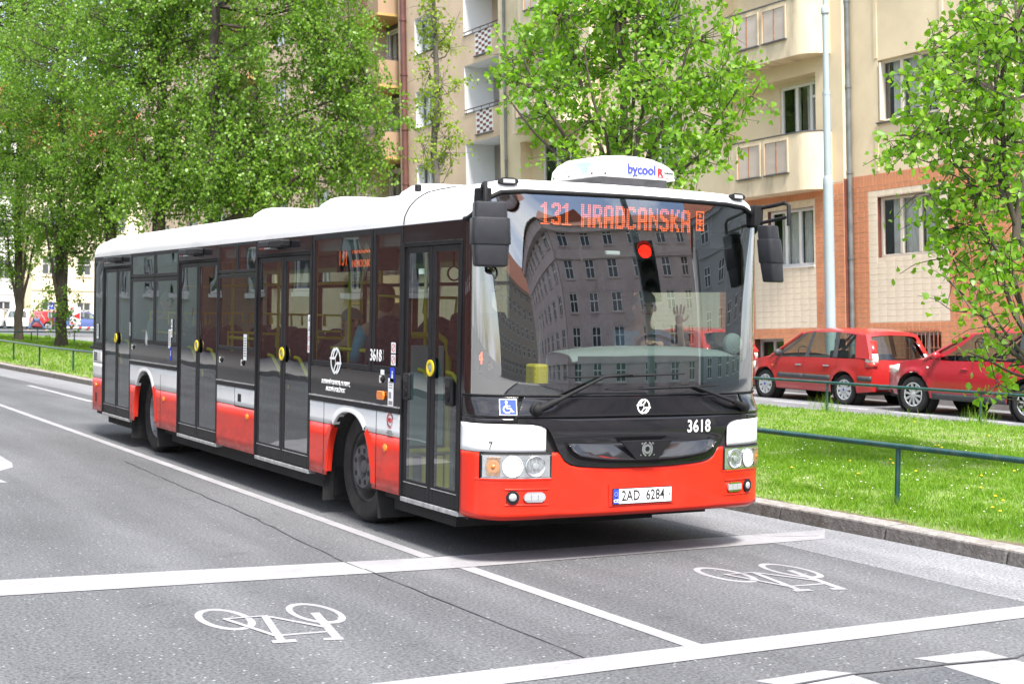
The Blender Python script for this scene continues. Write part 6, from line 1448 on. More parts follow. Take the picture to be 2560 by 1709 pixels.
    # trim: bumpers strips, handles, mirror, lamps, plate
    for s in (-1,1):
        for (a,b,z0,z1) in p.get('strips', []):
            rows = [[(s*(hw*planw(y)*prof(z)+.012), y, z) for y in np.linspace(a,b,9)] for z in (z0,(z0+z1)/2,z1)]
            MB().grid(rows if s>0 else [r[::-1] for r in rows]).build('rub_strip','car_plastic',t,smooth=50,solid=.015)
        if p.get('skirt'):
            a, b, z0, z1 = p['skirt']; rows = [[(s*(hw*prof(z)+.008), y, z) for y in np.linspace(a,b,9)] for z in (z0,(z0+z1)/2,z1)]
            MB().grid(rows if s>0 else [r[::-1] for r in rows]).build('side_skirt','car_plastic',t,smooth=50,solid=.02)
        for (y, z) in p['handles']:
            x = s*(hw*prof(z)+.012); MB().box(x-.012,x+.012,y-.085,y+.085,z-.014,z+.014).build('door_handle',p['handle_mat'] if p['handle_mat']!='p' else paint,t,bevel=.008)
            MB().ball((s*(hw*prof(z)-.012),y,z-.002),(.016,.06,.035)).build('handle_recess','car_plastic' if p['handle_mat']!='p' else paint,t,smooth=True)
        y, z = p['mirror']; x = s*(gx(y,z)+.10)
        MB().ball((x,y,z),(.10,.06,.075)).build('side_mirror','car_plastic' if p.get('badge') else paint,t,smooth=True); MB().box(min(x,s*gx(y,z)),max(x,s*gx(y,z)),y-.02,y+.03,z-.07,z-.04).build('mirror_foot','car_plastic',t)
        for (y) in p['seams']:
            MB().tube([(s*(hw*planw(y)*prof(z)+.001), y+dy, z) for z, dy in [(p['sill']+.03,.0),(.5,0),(.75,0),(belt(y)-.01,0)]],.0045,4).build('door_seam','under_black',t)
        y, z = p['repeater']; MB().ball((s*hw*prof(z),y,z),(.012,.03,.022)).build('repeater','amber_lens' if p.get('badge') else 'white_lens',t,smooth=True)
        # rear lamps
        (y0, z0, z1, wl) = p['tail']
        for (a, b, mm) in ((z0,z0+(z1-z0)*.18,'red_lens'),(z0+(z1-z0)*.18,z0+(z1-z0)*.5,'white_lens'),(z0+(z1-z0)*.5,z1,'red_lens')):
            rows = []
            for z in (a,(a+b)/2,b):
                bz = min(z, belt(y0)); lean = max(0,(z-belt(0)))/(roofz(g1[1])-belt(0))*(g1[1]-g1[0])
                wz = hw*planw(.08)*prof(bz)-(max(0,z-belt(.2))*.30)
                rows.append([(s*(wz-wl*.8),-.052+lean+.03,z),(s*(wz-wl*.25),-.030+lean+.03,z),(s*(wz+.006),.05+lean+.03,z),(s*(wz+.008),.05+lean+wl*.8,z)])
            MB().grid(rows if s<0 else [r[::-1] for r in rows]).build('tail_lamp',mm,t,smooth=50,solid=.02)
        # head lamps
        yh, zh = p['head']; rows = []
        for z in (zh-.09,zh-.03,zh+.05): rows.append([(s*(hw*planw(L-.02)*.98-.24), L+.045, z),(s*(hw*planw(L-.08)*.99-.02),L-.02,z+.005),(s*(hw*planw(L-.25)*prof(z)+.008),L-.24,z+.02),(s*(hw*planw(L-.42)*prof(z)+.008),L-.42,z+.05)])
        MB().grid(rows if s<0 else [r[::-1] for r in rows]).build('head_lamp','white_lens',t,smooth=50,solid=.03)
    MB().box(-.26,.26,-.085,-.065,p['plate'],p['plate']+.11).build('number_plate','sign_white',t,bevel=.004); MB().box(-.26,-.215,-.088,-.0855,p['plate'],p['plate']+.11).build('plate_band','sign_blue',t) ; MB().box(.215,.26,-.088,-.0855,p['plate'],p['plate']+.11).build('plate_band','sign_blue',t)
    MB().box(-hw*.80,hw*.80,-.10,-.03,p['plate']-.26,p['plate']-.16).build('bumper_strip','car_plastic',t,bevel=.01)
    # seats, wheel
    for x in (-.36,.36):
        ms = MB().box(x-.22,x+.22,p['wheels'][0]+.75,p['wheels'][0]+1.25,.45,.62).box(x-.22,x+.22,p['wheels'][0]+.62,p['wheels'][0]+.75,.5,1.08).box(x-.13,x+.13,p['wheels'][0]+.62,p['wheels'][0]+.72,1.12,1.32)
        ms.build('front_seat','car_seat',t,bevel=.04)
    MB().box(-.55,.55,p['wheels'][0]+.0,p['wheels'][0]+.14,.5,1.02).build('rear_seat','car_seat',t,bevel=.04)
    MB().lathe([(.17,-.012),(.182,0),(.17,.012),(.158,0),(.17,-.012)],frameM((-.36,p['wheels'][1]-.72,.98),(1,0,0),Vector((0,.4,.9)).normalized(),Vector((0,-.9,.4)).normalized()),24).build('steering_wheel','car_seat',t,smooth=True)
    MB().box(-.7,.7,p['wheels'][1]-.55,p['wheels'][1]-.15,.75,.93).build('dashboard','car_seat',t,bevel=.05)
    return t
glass('rear_glass', (.35,.42,.42), .08)
MPV = dict(L=4.02,W=1.72,wheels=(.745,3.235),Rw=.305,arch=.375,rim=.212,sill=.24,spokes=9,spw=.032,badge=True,
  belt=[(0,.92),(.3,.94),(1.9,.925),(2.75,.905),(2.95,.92),(3.3,.885),(3.7,.80),(3.95,.69),(4.02,.62)], roof=[(.30,1.46),(.7,1.51),(1.3,1.53),(1.9,1.515),(2.3,1.44),(2.5,1.37)],
  ws=(3.05,2.18), rw=(.02,.30), tumble=.82, panes=[(1.98,1.86,2.92,2.02),(1.12,1.16,1.86,1.76),(.45,.56,.98,1.02)],
  pillars=[(1.86,1.76,1.98,1.86,'car_plastic'),(.98,1.02,1.12,1.16,'car_plastic'),(.02,.28,.45,.56,'p'),(2.80,2.0,2.98,2.14,'car_plastic')],
  strips=[(1.16,1.98,.475,.575),(1.99,2.80,.475,.575),(.02,.34,.50,.60)], handles=[(1.27,.77),(2.13,.76)], handle_mat='chrome', mirror=(2.74,1.00), seams=(1.98,2.86,.98), repeater=(2.98,.72), tail=(.06,.78,1.30,.16), head=(4.0,.68), plate=.60)
HATCH = dict(MPV); HATCH.update(L=3.9,W=1.68,belt=[(0,.92),(.3,.94),(1.9,.90),(2.7,.88),(3.2,.85),(3.6,.76),(3.82,.66),(3.9,.6)],roof=[(.32,1.40),(.8,1.44),(1.3,1.45),(1.8,1.43),(2.2,1.36)],ws=(2.95,2.05),wheels=(.66,3.1),rw=(.02,.38),panes=[(1.80,1.70,2.85,1.95),(.62,.72,1.68,1.60)],pillars=[(1.68,1.60,1.80,1.70,'car_plastic'),(.02,.36,.62,.72,'p'),(2.7,1.92,2.88,2.02,'p')],strips=[],seams=(1.75,2.75,.66),handles=[(1.92,.76)],mirror=(2.62,.98),tail=(.06,.72,1.08,.16))
SUV = dict(L=4.29,W=1.77,wheels=(.80,3.47),Rw=.343,arch=.425,rim=.23,sill=.30,spokes=10,spw=.020,
  belt=[(0,1.00),(.3,1.03),(1.5,1.03),(2.6,1.00),(3.05,1.02),(3.4,1.0),(3.85,.93),(4.15,.82),(4.29,.70)], roof=[(.35,1.55),(.9,1.60),(1.5,1.615),(2.0,1.585),(2.4,1.50),(2.6,1.43)],
  ws=(3.20,2.28), rw=(.02,.42), tumble=.80, panes=[(2.02,1.92,3.05,2.16),(1.04,1.10,1.92,1.84),(.55,.75,.96,1.02)],
  pillars=[(1.92,1.84,2.02,1.92,'car_plastic'),(.96,1.02,1.04,1.10,'car_plastic'),(.02,.42,.55,.75,'p'),(2.90,2.1,3.12,2.25,'p')],
  strips=[], skirt=(1.26,3.02,.285,.40), handles=[(1.18,.86),(2.22,.86)], handle_mat='p', mirror=(2.86,1.09), seams=(2.05,3.0,1.02), repeater=(3.12,.86), tail=(.06,.85,1.25,.16), head=(4.2,.80), plate=.75)
c1 = car('parked_car','red compact people carrier with grey rub strips parked between the other two red cars',(14.98,12.83,.06),0.0,MPV,'car_red')
c2 = car('parked_car','cherry red crossover with alloy wheels parked nearest, half behind the right tree',(14.70,7.85,.06),R(.6),SUV,'car_cherry')
c3 = car('parked_car','red hatchback farthest of the three, seen through the bus windscreen',(15.0,18.35,.06),0.0,HATCH,'car_red')
far = [('white',(12.3,102.0,-.1),R(-22),'white car at the left edge of the street end','car_white',HATCH),('white',(14.0,101.0,-.1),R(-22),'white car right behind the first tree trunk','car_white',MPV),
       ('red',(15.0,100.0,-.1),R(-75),'small red car behind the walking person','car_red',HATCH),('blue',(16.6,98.6,-.1),R(-62),'blue car left of the second tree trunk','car_blue',HATCH)]
for n_, loc, rz, lab, pm, pp in far: car('parked_car',lab,loc,rz,pp,pm,group='cars parked at the end of the street',detail=False)

# ================================================================ people
mat('skin', (.55,.33,.24), rough=.55, vary=.05); mat('hair_brown', (.10,.06,.035), rough=.7); mat('hair_grey', (.3,.29,.28), rough=.7); mat('shirt_blue', (.35,.47,.62), rough=.85, vary=.08, vscale=9); mat('jacket_teal', (.03,.24,.36), rough=.6, vary=.15, vscale=12, bump=.6, bscale=14, aniso=(.3,.3,3)); mat('coat_dark', (.03,.03,.035), rough=.85, vary=.2); mat('coat_grey', (.20,.21,.22), rough=.85, vary=.1); mat('shirt_pink', (.75,.18,.22), rough=.85); mat('jeans', (.08,.13,.25), rough=.9, vary=.15); mat('eye', (.02,.015,.01), rough=.2)
def skin_obj(name, pts, edges, m, parent=None, root=0, sub=2):
    """pts: (x,y,z,r); one continuous skinned surface"""
    me = bpy.data.meshes.new(name); me.from_pydata([p[:3] for p in pts], edges, []); o = bpy.data.objects.new(name, me); COL.objects.link(o)
    o.modifiers.new('skin','SKIN'); 
    if not me.skin_vertices: me.attributes.new('skin','FLOAT_VECTOR','POINT')
    d = me.skin_vertices[0].data
    for i, p in enumerate(pts): d[i].radius = (p[3], p[3]*(p[4] if len(p)>4 else 1)); d[i].use_root = (i == root)
    s = o.modifiers.new('sub','SUBSURF'); s.levels = sub; s.render_levels = sub
    me.materials.append(MATS[m]); me.shade_smooth()
    if parent is not None: o.parent = parent
    return o
def person(label, hip, head, sh, arms, legs, top, bottom, hair, face, long_sleeve=True, group=None, hand_open=None):
    """hip, head centre, shoulder centre as points; arms: list of (shoulder, elbow, wrist); face: unit vector the head looks to"""
    hip, head, sh = Vector(hip), Vector(head), Vector(sh); P=[]; E=[]
    def add(v, r, par=None, asp=1): P.append((*v, r, asp)); i=len(P)-1; (E.append((par,i)) if par is not None else None); return i
    r0 = add(hip,.15); r1 = add(hip.lerp(sh,.45),.13,r0); r2 = add(hip.lerp(sh,.85),.15,r1); nk = add(sh+(head-sh)*.42,.06,r2)
    h0 = add(head-(head-sh).normalized()*.085,.070,nk); h1 = add(head+Vector((0,0,.01)),.098,h0); h2 = add(head+Vector((0,0,.085)),.075,h1)
    parts=[]
    for a in arms:
        a = [Vector(q) for q in a]; i = add(a[0],.065,r2); j = add(a[1],.045,i); k = add(a[2],.032,j); k2 = add(a[2]+(a[2]-a[1]).normalized()*.05,.036,k); parts.append((i,j,k))
    lg=[]
    for l in legs:
        l = [Vector(q) for q in l]; i = add(l[0],.095,r0); j = add(l[1],.062,i); k = add(l[2],.042,j); f = add(l[2]+Vector(face)*.14-Vector((0,0,.03)),.035,k); lg.append((i,j,k))
    body = skin_obj('person', P, E, 'skin'); tag(body, label, 'person', group)
    # clothes over the same skeleton
    cp=[(*hip,.165),(*hip.lerp(sh,.45),.15),(*hip.lerp(sh,.87),.168),(*(sh+(head-sh)*.16),.085)]; ce=[(0,1),(1,2),(2,3)]
    for a in arms:
        a=[Vector(q) for q in a]; b=len(cp); cp+= [(*a[0],.082),(*a[0].lerp(a[1],.75),.064)]; ce+=[(2,b),(b,b+1)]
        if long_sleeve: cp+=[(*a[1],.06),(*a[1].lerp(a[2],.92),.045)]; ce+=[(b+1,b+2),(b+2,b+3)]
    skin_obj('shirt' if not long_sleeve else 'jacket', cp, ce, top, body)
    if legs:
        cp=[(*(hip+Vector((0,0,.02))),.168)]; ce=[]
        for l in legs:
            l=[Vector(q) for q in l]; b=len(cp); cp+=[(*l[0],.108),(*l[1],.077),(*l[1].lerp(l[2],.93),.056)]; ce+=[(0,b),(b,b+1),(b+1,b+2)]
        skin_obj('trousers', cp, ce, bottom, body)
    f = Vector(face).normalized(); up=Vector((0,0,1)); rt=f.cross(up).normalized()
    MB().ball(head-f*.018+up*.045,(.098,.098,.09),14,10).build('hair',hair,body,smooth=True)
    MB().ball(head-f*.045-up*.02,(.085,.085,.10),12,8).build('hair',hair,body,smooth=True)
    fc=MB(); fc.ball(head+f*.100-up*.012,(.018,.018,.026),8,6)
    for s in (-1,1): fc.ball(head+rt*s*.092-f*.01-up*.01,(.016,.016,.03),8,6)
    fc.build('nose_and_ears','skin',body,smooth=True)
    ey=MB()
    for s in (-1,1): ey.ball(head+f*.088+rt*s*.034+up*.018,.012,8,6)
    ey.build('eyes','eye',body,smooth=True)
    MB().ball(head+f*.090-up*.052,(.026,.026,.007),8,6).build('mouth','ink_red',body,smooth=True)
    return body
def hand(w, n, palm, up_, spread, parent, side=1, curl=0.0, sc=1.0):
    """palm and five separate fingers; w wrist, up_ finger direction, palm normal, side to the thumb"""
    w=Vector(w); u=Vector(up_).normalized(); nrm=Vector(palm).normalized(); sd=u.cross(nrm).normalized()*side
    P=[(*w,.028*sc),(*(w+u*.05*sc),.036*sc,.6),(*(w+u*.09*sc),.038*sc,.5)]; E=[(0,1),(1,2)]
    skin_obj('hand',P,E,'skin',parent,sub=2)
    for k,(o,l) in enumerate(((.032,.072),(.011,.082),(-.011,.077),(-.032,.060))):
        b=w+u*.085*sc+sd*o*sc; d=(u+sd*o*spread*8).normalized(); c1_=b+d*l*.45*sc; c2_=c1_+(d*(1-curl)+nrm*curl).normalized()*l*.32*sc; c3_=c2_+(d*(1-1.6*curl)+nrm*1.5*curl).normalized()*l*.28*sc
        skin_obj('finger',[(*b,.0095*sc),(*c1_,.0092*sc),(*c2_,.0085*sc),(*c3_,.007*sc)],[(0,1),(1,2),(2,3)],'skin',parent,sub=1)
    b=w+u*.03*sc+sd*.032*sc; d=(u*.55+sd*.85).normalized(); skin_obj('thumb',[(*b,.012*sc),(*(b+d*.038*sc),.011*sc),(*(b+(d*.9+u*.3).normalized()*.068*sc),.0085*sc)],[(0,1),(1,2)],'skin',parent,sub=1)
hx = .76
drv = person('bus driver in a light blue short sleeved shirt waving a raised hand',(hx,1.32,1.27),(hx,1.12,1.86),(hx,1.2,1.62),
   [((hx-.21,1.18,1.60),(hx-.28,.98,1.42),(hx-.18,.84,1.555)),((hx+.21,1.18,1.60),(hx+.24,.93,1.50),(hx+.12,.80,1.70))],
   [((hx-.1,1.25,1.24),(hx-.12,.85,1.22),(hx-.12,.75,.88)),((hx+.1,1.25,1.24),(hx+.12,.85,1.22),(hx+.12,.75,.88))],'shirt_blue','coat_dark','hair_grey',(-.25,-1,-.05),long_sleeve=False)
hand((hx+.11,.785,1.715),0,(-.3,-1,0),(-.08,-.05,1),.9,drv,side=1); hand((hx-.17,.825,1.565),0,(0,.3,-1),(.4,-.9,.1),.3,drv,side=-1,curl=.55)
def seated(label, x, y, zs, f, top, bottom, hair, group='passengers inside the bus', lean=.0):
    F=Vector((0,f,0)); hip=Vector((x,y,zs+.12)); sh=hip+Vector((0,0,.46))+F*lean; head=sh+Vector((0,0,.25))+F*.03
    arms=[(sh+Vector((s*.19,0,-.03)),sh+Vector((s*.24,0,-.28))+F*.05,sh+Vector((s*.12,0,-.36))+F*.27) for s in (-1,1)]
    legs=[(hip+Vector((s*.09,0,-.02)),hip+Vector((s*.11,0,-.02))+F*.42,hip+Vector((s*.11,0,-.42))+F*.44) for s in (-1,1)]
    o=person(label,hip,head,sh,arms,legs,top,bottom,hair,(0,f,0),group=group)
    for a in arms: hand(a[2],0,(0,0,-1),F+Vector((0,0,-.2)),.2,o,side=1,curl=.35)
    return o
seated('seated passenger in a teal quilted jacket with their back to the front door',-.93,2.62,1.06,1,'jacket_teal','coat_dark','hair_brown',lean=-.04)
seated('seated passenger in a dark coat facing the one in teal',-.88,3.42,.85,-1,'coat_dark','coat_dark','hair_grey')
seated('passenger with a round face at the window ahead of the rear door',-1.0,8.95,1.02,-1,'coat_grey','coat_dark','hair_grey')
sp_ = person('standing passenger in a dark coat behind the front door pillar',(-.55,1.62,1.28),(-.52,1.55,2.02),(-.54,1.60,1.76),
   [((-.36,1.6,1.72),(-.30,1.5,1.46),(-.36,1.3,1.36)),((-.72,1.6,1.72),(-.78,1.55,1.45),(-.66,1.35,1.38))],
   [((-.46,1.62,1.24),(-.46,1.58,.85),(-.46,1.62,.44)),((-.63,1.62,1.24),(-.64,1.60,.85),(-.64,1.64,.44))],'coat_dark','coat_dark','hair_brown',(.45,-1,0),group='passengers inside the bus')
hand((-.36,1.3,1.36),0,(0,0,-1),(0,-1,0),.2,sp_,1,.4); hand((-.66,1.35,1.38),0,(0,0,-1),(.3,-1,0),.2,sp_,-1,.4)
pd = person('person in a pink top and blue jeans striding past the far parked cars',(13.05,89.25,0.85),(13.15,89.20,1.62),(13.10,89.25,1.37),
   [((12.93,89.15,1.34),(12.85,89.05,1.08),(12.75,89.00,0.88)),((13.27,89.35,1.34),(13.40,89.35,1.10),(13.55,89.30,0.92))],
   [((12.98,89.25,0.82),(12.75,89.25,0.48),(12.50,89.25,0.13)),((13.14,89.25,0.82),(13.40,89.25,0.48),(13.65,89.25,0.13))],'shirt_pink','jeans','hair_brown',(.87,-.48,0),long_sleeve=False)
for w_, d__ in (((12.75,89.00,0.88),(-.3,-.2,-1)),((13.55,89.30,0.92),(.4,0,-1))): hand(w_,0,(0,-1,0),d__,.3,pd,1,.3)
# ================================================================ trees
mat('bark_dark', (.075,.06,.048), rough=.95, vary=.35, vscale=6, bump=.9, bscale=22, aniso=(1,1,.25)); mat('bark_grey', (.12,.105,.09), rough=.95, vary=.3, vscale=7, bump=.7, bscale=30, aniso=(1,1,.3))
leafmat('leaf_poplar', (.10,.225,.021), (.24,.39,.052), .45); leafmat('leaf_bright', (.12,.28,.018), (.25,.40,.045), .48); leafmat('leaf_yellowish', (.19,.30,.018), (.31,.40,.06), .48)
def leaf_arrays(C, size, droop=.5, heart=False, rng=RNG):
    """arrays of leaf blades at points C; each blade is folded along its midrib"""
    n = len(C); d = rng.normal(0,1,(n,3)); d[:,2] -= droop*2; d /= np.linalg.norm(d,axis=1)[:,None]
    r = rng.normal(0,1,(n,3)); nn = np.cross(d,r); nn /= np.linalg.norm(nn,axis=1)[:,None]; s = np.cross(nn,d)
    S = (size*rng.uniform(.65,1.25,n))[:,None]
    if not heart:
        tpl = [(0,0,0),(-.42,.38,.10),(0,1,0),(.42,.38,.10)]; F0 = [(0,3,2),(0,2,1)]
    else:
        tpl = [(0,0,0),(.30,.03,.08),(.48,.34,.13),(0,1.0,-.05),(-.48,.34,.13),(-.30,.03,.08)]; F0 = [(0,1,2),(0,2,3),(0,3,4),(0,4,5)]
    V = np.stack([C+S*(a*s+b*d+c*nn) for a,b,c in tpl],1); k = len(tpl)
    F = (np.array(F0)[None]+(np.arange(n)*k)[:,None,None]).reshape(-1,3)
    return V.reshape(-1,3), F, (d,s,nn,S)
HEART = None
def tree(name, label, base, stems, blobs, lsize, lm, bark, twig_len=.7, per=16, droop=.5, heart=False, indiv=0, group=None, wood=True, seed=1):
    """stems: list of ([points], r0, r1) relative to base; blobs: (x,y,z,rx,ry,rz,twigs) relative to base"""
    rng = np.random.default_rng(seed); t = thing(name, label, 'tree', base, group=group)
    tr = MB(); allp = []
    for pts, r0, r1 in stems:
        pp = [Vector(pts[0])]
        for a, b in zip(pts[:-1], pts[1:]):
            a, b = Vector(a), Vector(b); n = max(2, int((b-a).length/.5))
            for k in range(1,n+1): q = a.lerp(b,k/n); w = .06*(b-a).length/n; pp.append(q+Vector((rng.normal(0,w),rng.normal(0,w),0)) if k < n else q)
        L = len(pp); rs = [r0+(r1-r0)*(i/(L-1))**.8 for i in range(L)]
        if stems.index((pts,r0,r1)) == 0 and r0 > .1: rs[0] *= 1.35
        tr.tube(pp, rs, 10 if r0 > .06 else 6); allp += [(q, rs[i]) for i, q in enumerate(pp)]
    tr.build('trunk', bark, t, smooth=60)
    br = MB(); C = []
    AP = np.array([[q.x,q.y,q.z] for q,_ in allp]); AR = np.array([r for _,r in allp])
    for (x,y,z,rx,ry,rz,nt) in blobs:
        c = np.array([x,y,z]); 
        # one limb from the nearest lower stem point into the blob
        dist = np.linalg.norm(AP-c,axis=1)+np.where(AP[:,2] > z-.1*rz, 1.5, 0); i = int(np.argmin(dist)); a = AP[i]
        mid = a*.45+c*.55+np.array([rng.normal(0,.08),rng.normal(0,.08),-.12*np.linalg.norm(c-a)]); r_ = min(AR[i]*.6,.02+.012*np.linalg.norm(c-a))
        br.tube([a, a*.75+mid*.25, mid, c], [r_,r_*.85,r_*.6,r_*.3], 6, cap=False)
        u = rng.normal(0,1,(nt,3)); u /= np.linalg.norm(u,axis=1)[:,None]; rad = rng.random(nt)**(1/2.4)
        S = c+u*rad[:,None]*np.array([rx,ry,rz])
        for k in range(nt):
            o = u[k]*.6; o[2] += .25-.55*droop; o += rng.normal(0,.35,3); o /= np.linalg.norm(o); l = twig_len*rng.uniform(.6,1.3); p0 = S[k]; p1 = p0+o*l*.55; e = o.copy(); e[2] -= droop*1.4; e /= np.linalg.norm(e); p2 = p1+e*l*.5
            if wood and k % wood_every(nt) == 0:
                br.tube([c+(p0-c)*.25, p0, p1, p2], [.009,.007,.005,.003], 3, cap=False)
            m = int(per*rng.uniform(.6,1.3)); tt = rng.random(m)[:,None]
            q = np.where(tt < .5, p0+(p1-p0)*tt*2, p1+(p2-p1)*(tt-.5)*2); C.append(q+rng.normal(0,lsize*.75,(m,3)))
    if br.v: br.build('branches', bark, t, smooth=60)
    C = np.concatenate(C)
    if indiv:
        W = np.array([cam.matrix_world.translation.x-base[0], cam.matrix_world.translation.y-base[1], cam.matrix_world.translation.z-base[2]])
        order = np.argsort(np.linalg.norm(C-W,axis=1)); near, C = C[order[:indiv]], C[order[indiv:]]
        me = bpy.data.meshes.new('leaf'); V, F, _ = leaf_arrays(np.zeros((1,3)), 1.0, 0, heart, np.random.default_rng(3))
        tplV = np.array([(0,0,0),(.30,.03,.08),(.48,.34,.13),(0,1.0,-.05),(-.48,.34,.13),(-.30,.03,.08)]); me.from_pydata([tuple(v) for v in tplV],[],[(0,1,2),(0,2,3),(0,3,4),(0,4,5)]); me.materials.append(MATS[lm])
        for q in near:
            d = rng.normal(0,1,3); d[2] -= droop*2; d /= np.linalg.norm(d); r = rng.normal(0,1,3); nn = np.cross(d,r); nn /= np.linalg.norm(nn); s = np.cross(d,nn); S = lsize*rng.uniform(.7,1.25)
            o = bpy.data.objects.new('leaf', me); COL.objects.link(o); o.parent = t; o.matrix_local = frameM(q, s*S, d*S, nn*S)
    V, F, _ = leaf_arrays(C, lsize, droop, heart, rng)
    npmesh('crown', V, F, lm, t, kind='stuff' if indiv else None)
    return t
def wood_every(n): return 1 if n < 80 else 2
# ---- tree over the bus roof: several stems fanning up from one base
rr = np.random.default_rng(11)
def pxp(u, v, D):     # world point at distance D along the photograph's ray (used only to read tree sizes off the photo)
    return cam.matrix_world @ Vector(((u-1280)/3640.3*D, -(v-854.5)/3640.3*D, -D))
def rel(p, b): return (p.x-b[0], p.y-b[1], p.z-b[2])
DT = 21.0; b = pxp(1560,840,DT); bt = (b.x,b.y,vz(b.x,b.y))
stems = [([(0,0,-.1),rel(pxp(1565,560,DT),bt),rel(pxp(1560,300,DT),bt),rel(pxp(1545,60,DT),bt),rel(pxp(1540,-250,DT),bt)],.13,.03)]
for tu, tv, dd, r in ((1300,130,-.6,.05),(1400,-40,.4,.05),(1640,-60,.3,.06),(1740,60,-.4,.05),(1830,300,.3,.045),(1460,120,-.8,.04),(1680,200,.9,.05),(1600,-100,-.5,.05),(1260,230,.5,.035),(1870,180,-.2,.035)):
    stems.append(([rel(pxp(1562+rr.uniform(-10,10),640+rr.uniform(-60,40),DT),bt), rel(pxp(1562+(tu-1562)*.35,520+(tv-520)*.25,DT+dd*.5),bt), rel(pxp(1562+(tu-1562)*.75,520+(tv-520)*.65,DT+dd),bt), rel(pxp(tu,tv,DT+dd),bt)],r,.012))
blobs = []
for u, v, ru, rv, n in ((1330,130,60,55,30),(1400,40,70,60,34),(1480,-10,80,70,36),(1570,40,90,80,44),(1660,60,80,70,40),(1740,100,75,70,36),(1800,180,65,60,30),(1450,150,75,65,34),(1540,170,80,70,40),(1640,200,80,70,40),(1720,250,75,60,34),(1400,220,70,45,26),(1310,210,45,35,16),(1360,290,60,35,20),(1480,300,70,45,24),(1580,330,80,50,28),(1690,350,70,45,24),(1800,330,55,40,18),(1850,215,35,45,14),(1430,390,60,30,14),(1700,440,40,25,9),(1750,400,45,30,12),(1620,-60,110,60,40),(1400,-90,90,60,30),(1760,-60,90,60,30),(1520,-180,160,90,50),(1700,-190,100,80,30),(1280,150,22,18,6),(1880,240,20,25,5),(1550,400,60,40,14)):
    dd = rr.uniform(-1.3,1.3); c = rel(pxp(u,v,DT+dd),bt); k = (DT+dd)/3640; blobs.append((*c,ru*k*.86,ru*k,rv*k*.88,n))
tree('poplar_tree','leafy young poplar with many thin stems right behind the bus roof',bt,stems,blobs,.080,'leaf_bright','bark_dark',.40,16,.30,True,300,'poplars along the verge',seed=21)
# ---- tree at the right edge
DR = 15.5; b = pxp(2625,1010,DR); bt = (b.x,b.y,vz(b.x,b.y))
stems = [([(0,0,-.1),rel(pxp(2600,760,DR),bt),rel(pxp(2520,500,DR),bt),rel(pxp(2490,200,DR),bt),rel(pxp(2500,-200,DR),bt)],.045,.02)]
for tu, tv, dd, r, su, sv in ((2300,290,.3,.035,2500,420),(2230,340,-.4,.02,2420,330),(2450,560,.5,.04,2600,900),(2370,700,.2,.03,2612,950),(2420,450,-.5,.03,2612,940),(2500,620,.3,.035,2612,960),(2470,120,.6,.04,2510,500),(2600,200,.2,.05,2540,600),(2560,-50,-.4,.05,2500,300),(2380,150,-.2,.025,2480,260),(2420,880,.1,.02,2612,960),(2480,780,-.2,.03,2612,980),(2680,100,0,.05,2612,800),(2700,500,.4,.04,2612,900)):
    m = ((su*2+tu)/3+rr.uniform(-15,15), (sv*2+tv)/3); stems.append(([rel(pxp(su,sv,DR),bt),rel(pxp(*m,DR+dd*.4),bt),rel(pxp((su+2*tu)/3,(sv+2*tv)/3,DR+dd*.8),bt),rel(pxp(tu,tv,DR+dd),bt)],r,.010))
blobs = []
for u, v, ru, rv, n in ((2420,60,60,60,16),(2480,120,80,70,26),(2540,60,80,80,30),(2380,130,50,45,12),(2330,150,40,40,10),(2440,200,80,60,24),(2360,210,55,40,12),(2520,230,80,70,28),(2330,260,50,40,10),(2270,350,50,35,10),(2340,330,60,40,14),(2430,320,70,50,20),(2510,360,80,60,28),(2260,385,35,20,5),(2320,480,40,25,6),(2390,420,50,45,12),(2460,470,80,60,24),(2540,500,80,70,28),(2350,560,45,30,9),(2410,560,60,50,16),(2490,610,80,60,24),(2380,640,55,40,12),(2440,690,70,50,16),(2530,720,70,60,18),(2430,780,50,40,9),(2500,830,60,40,9),(2420,560,40,40,8),(2440,850,35,25,5),(2540,900,40,40,7),(2500,960,45,30,7),(2530,-60,120,80,36),(2400,-60,80,60,18),(2640,100,90,120,44),(2640,400,80,130,44),(2650,700,70,110,26),(2540,1000,40,25,6)):
    dd = rr.uniform(-1.0,1.0); c = rel(pxp(u,v,DR+dd),bt); k = (DR+dd)/3640; blobs.append((*c,ru*k,ru*k*1.3,rv*k,int(n*(1.0 if v < 560 else .7))))
tree('poplar_tree','bright green poplar at the right edge in front of the crossover',bt,stems,blobs,.076,'leaf_bright','bark_dark',.36,12,.30,True,300,'poplars along the verge',seed=31)
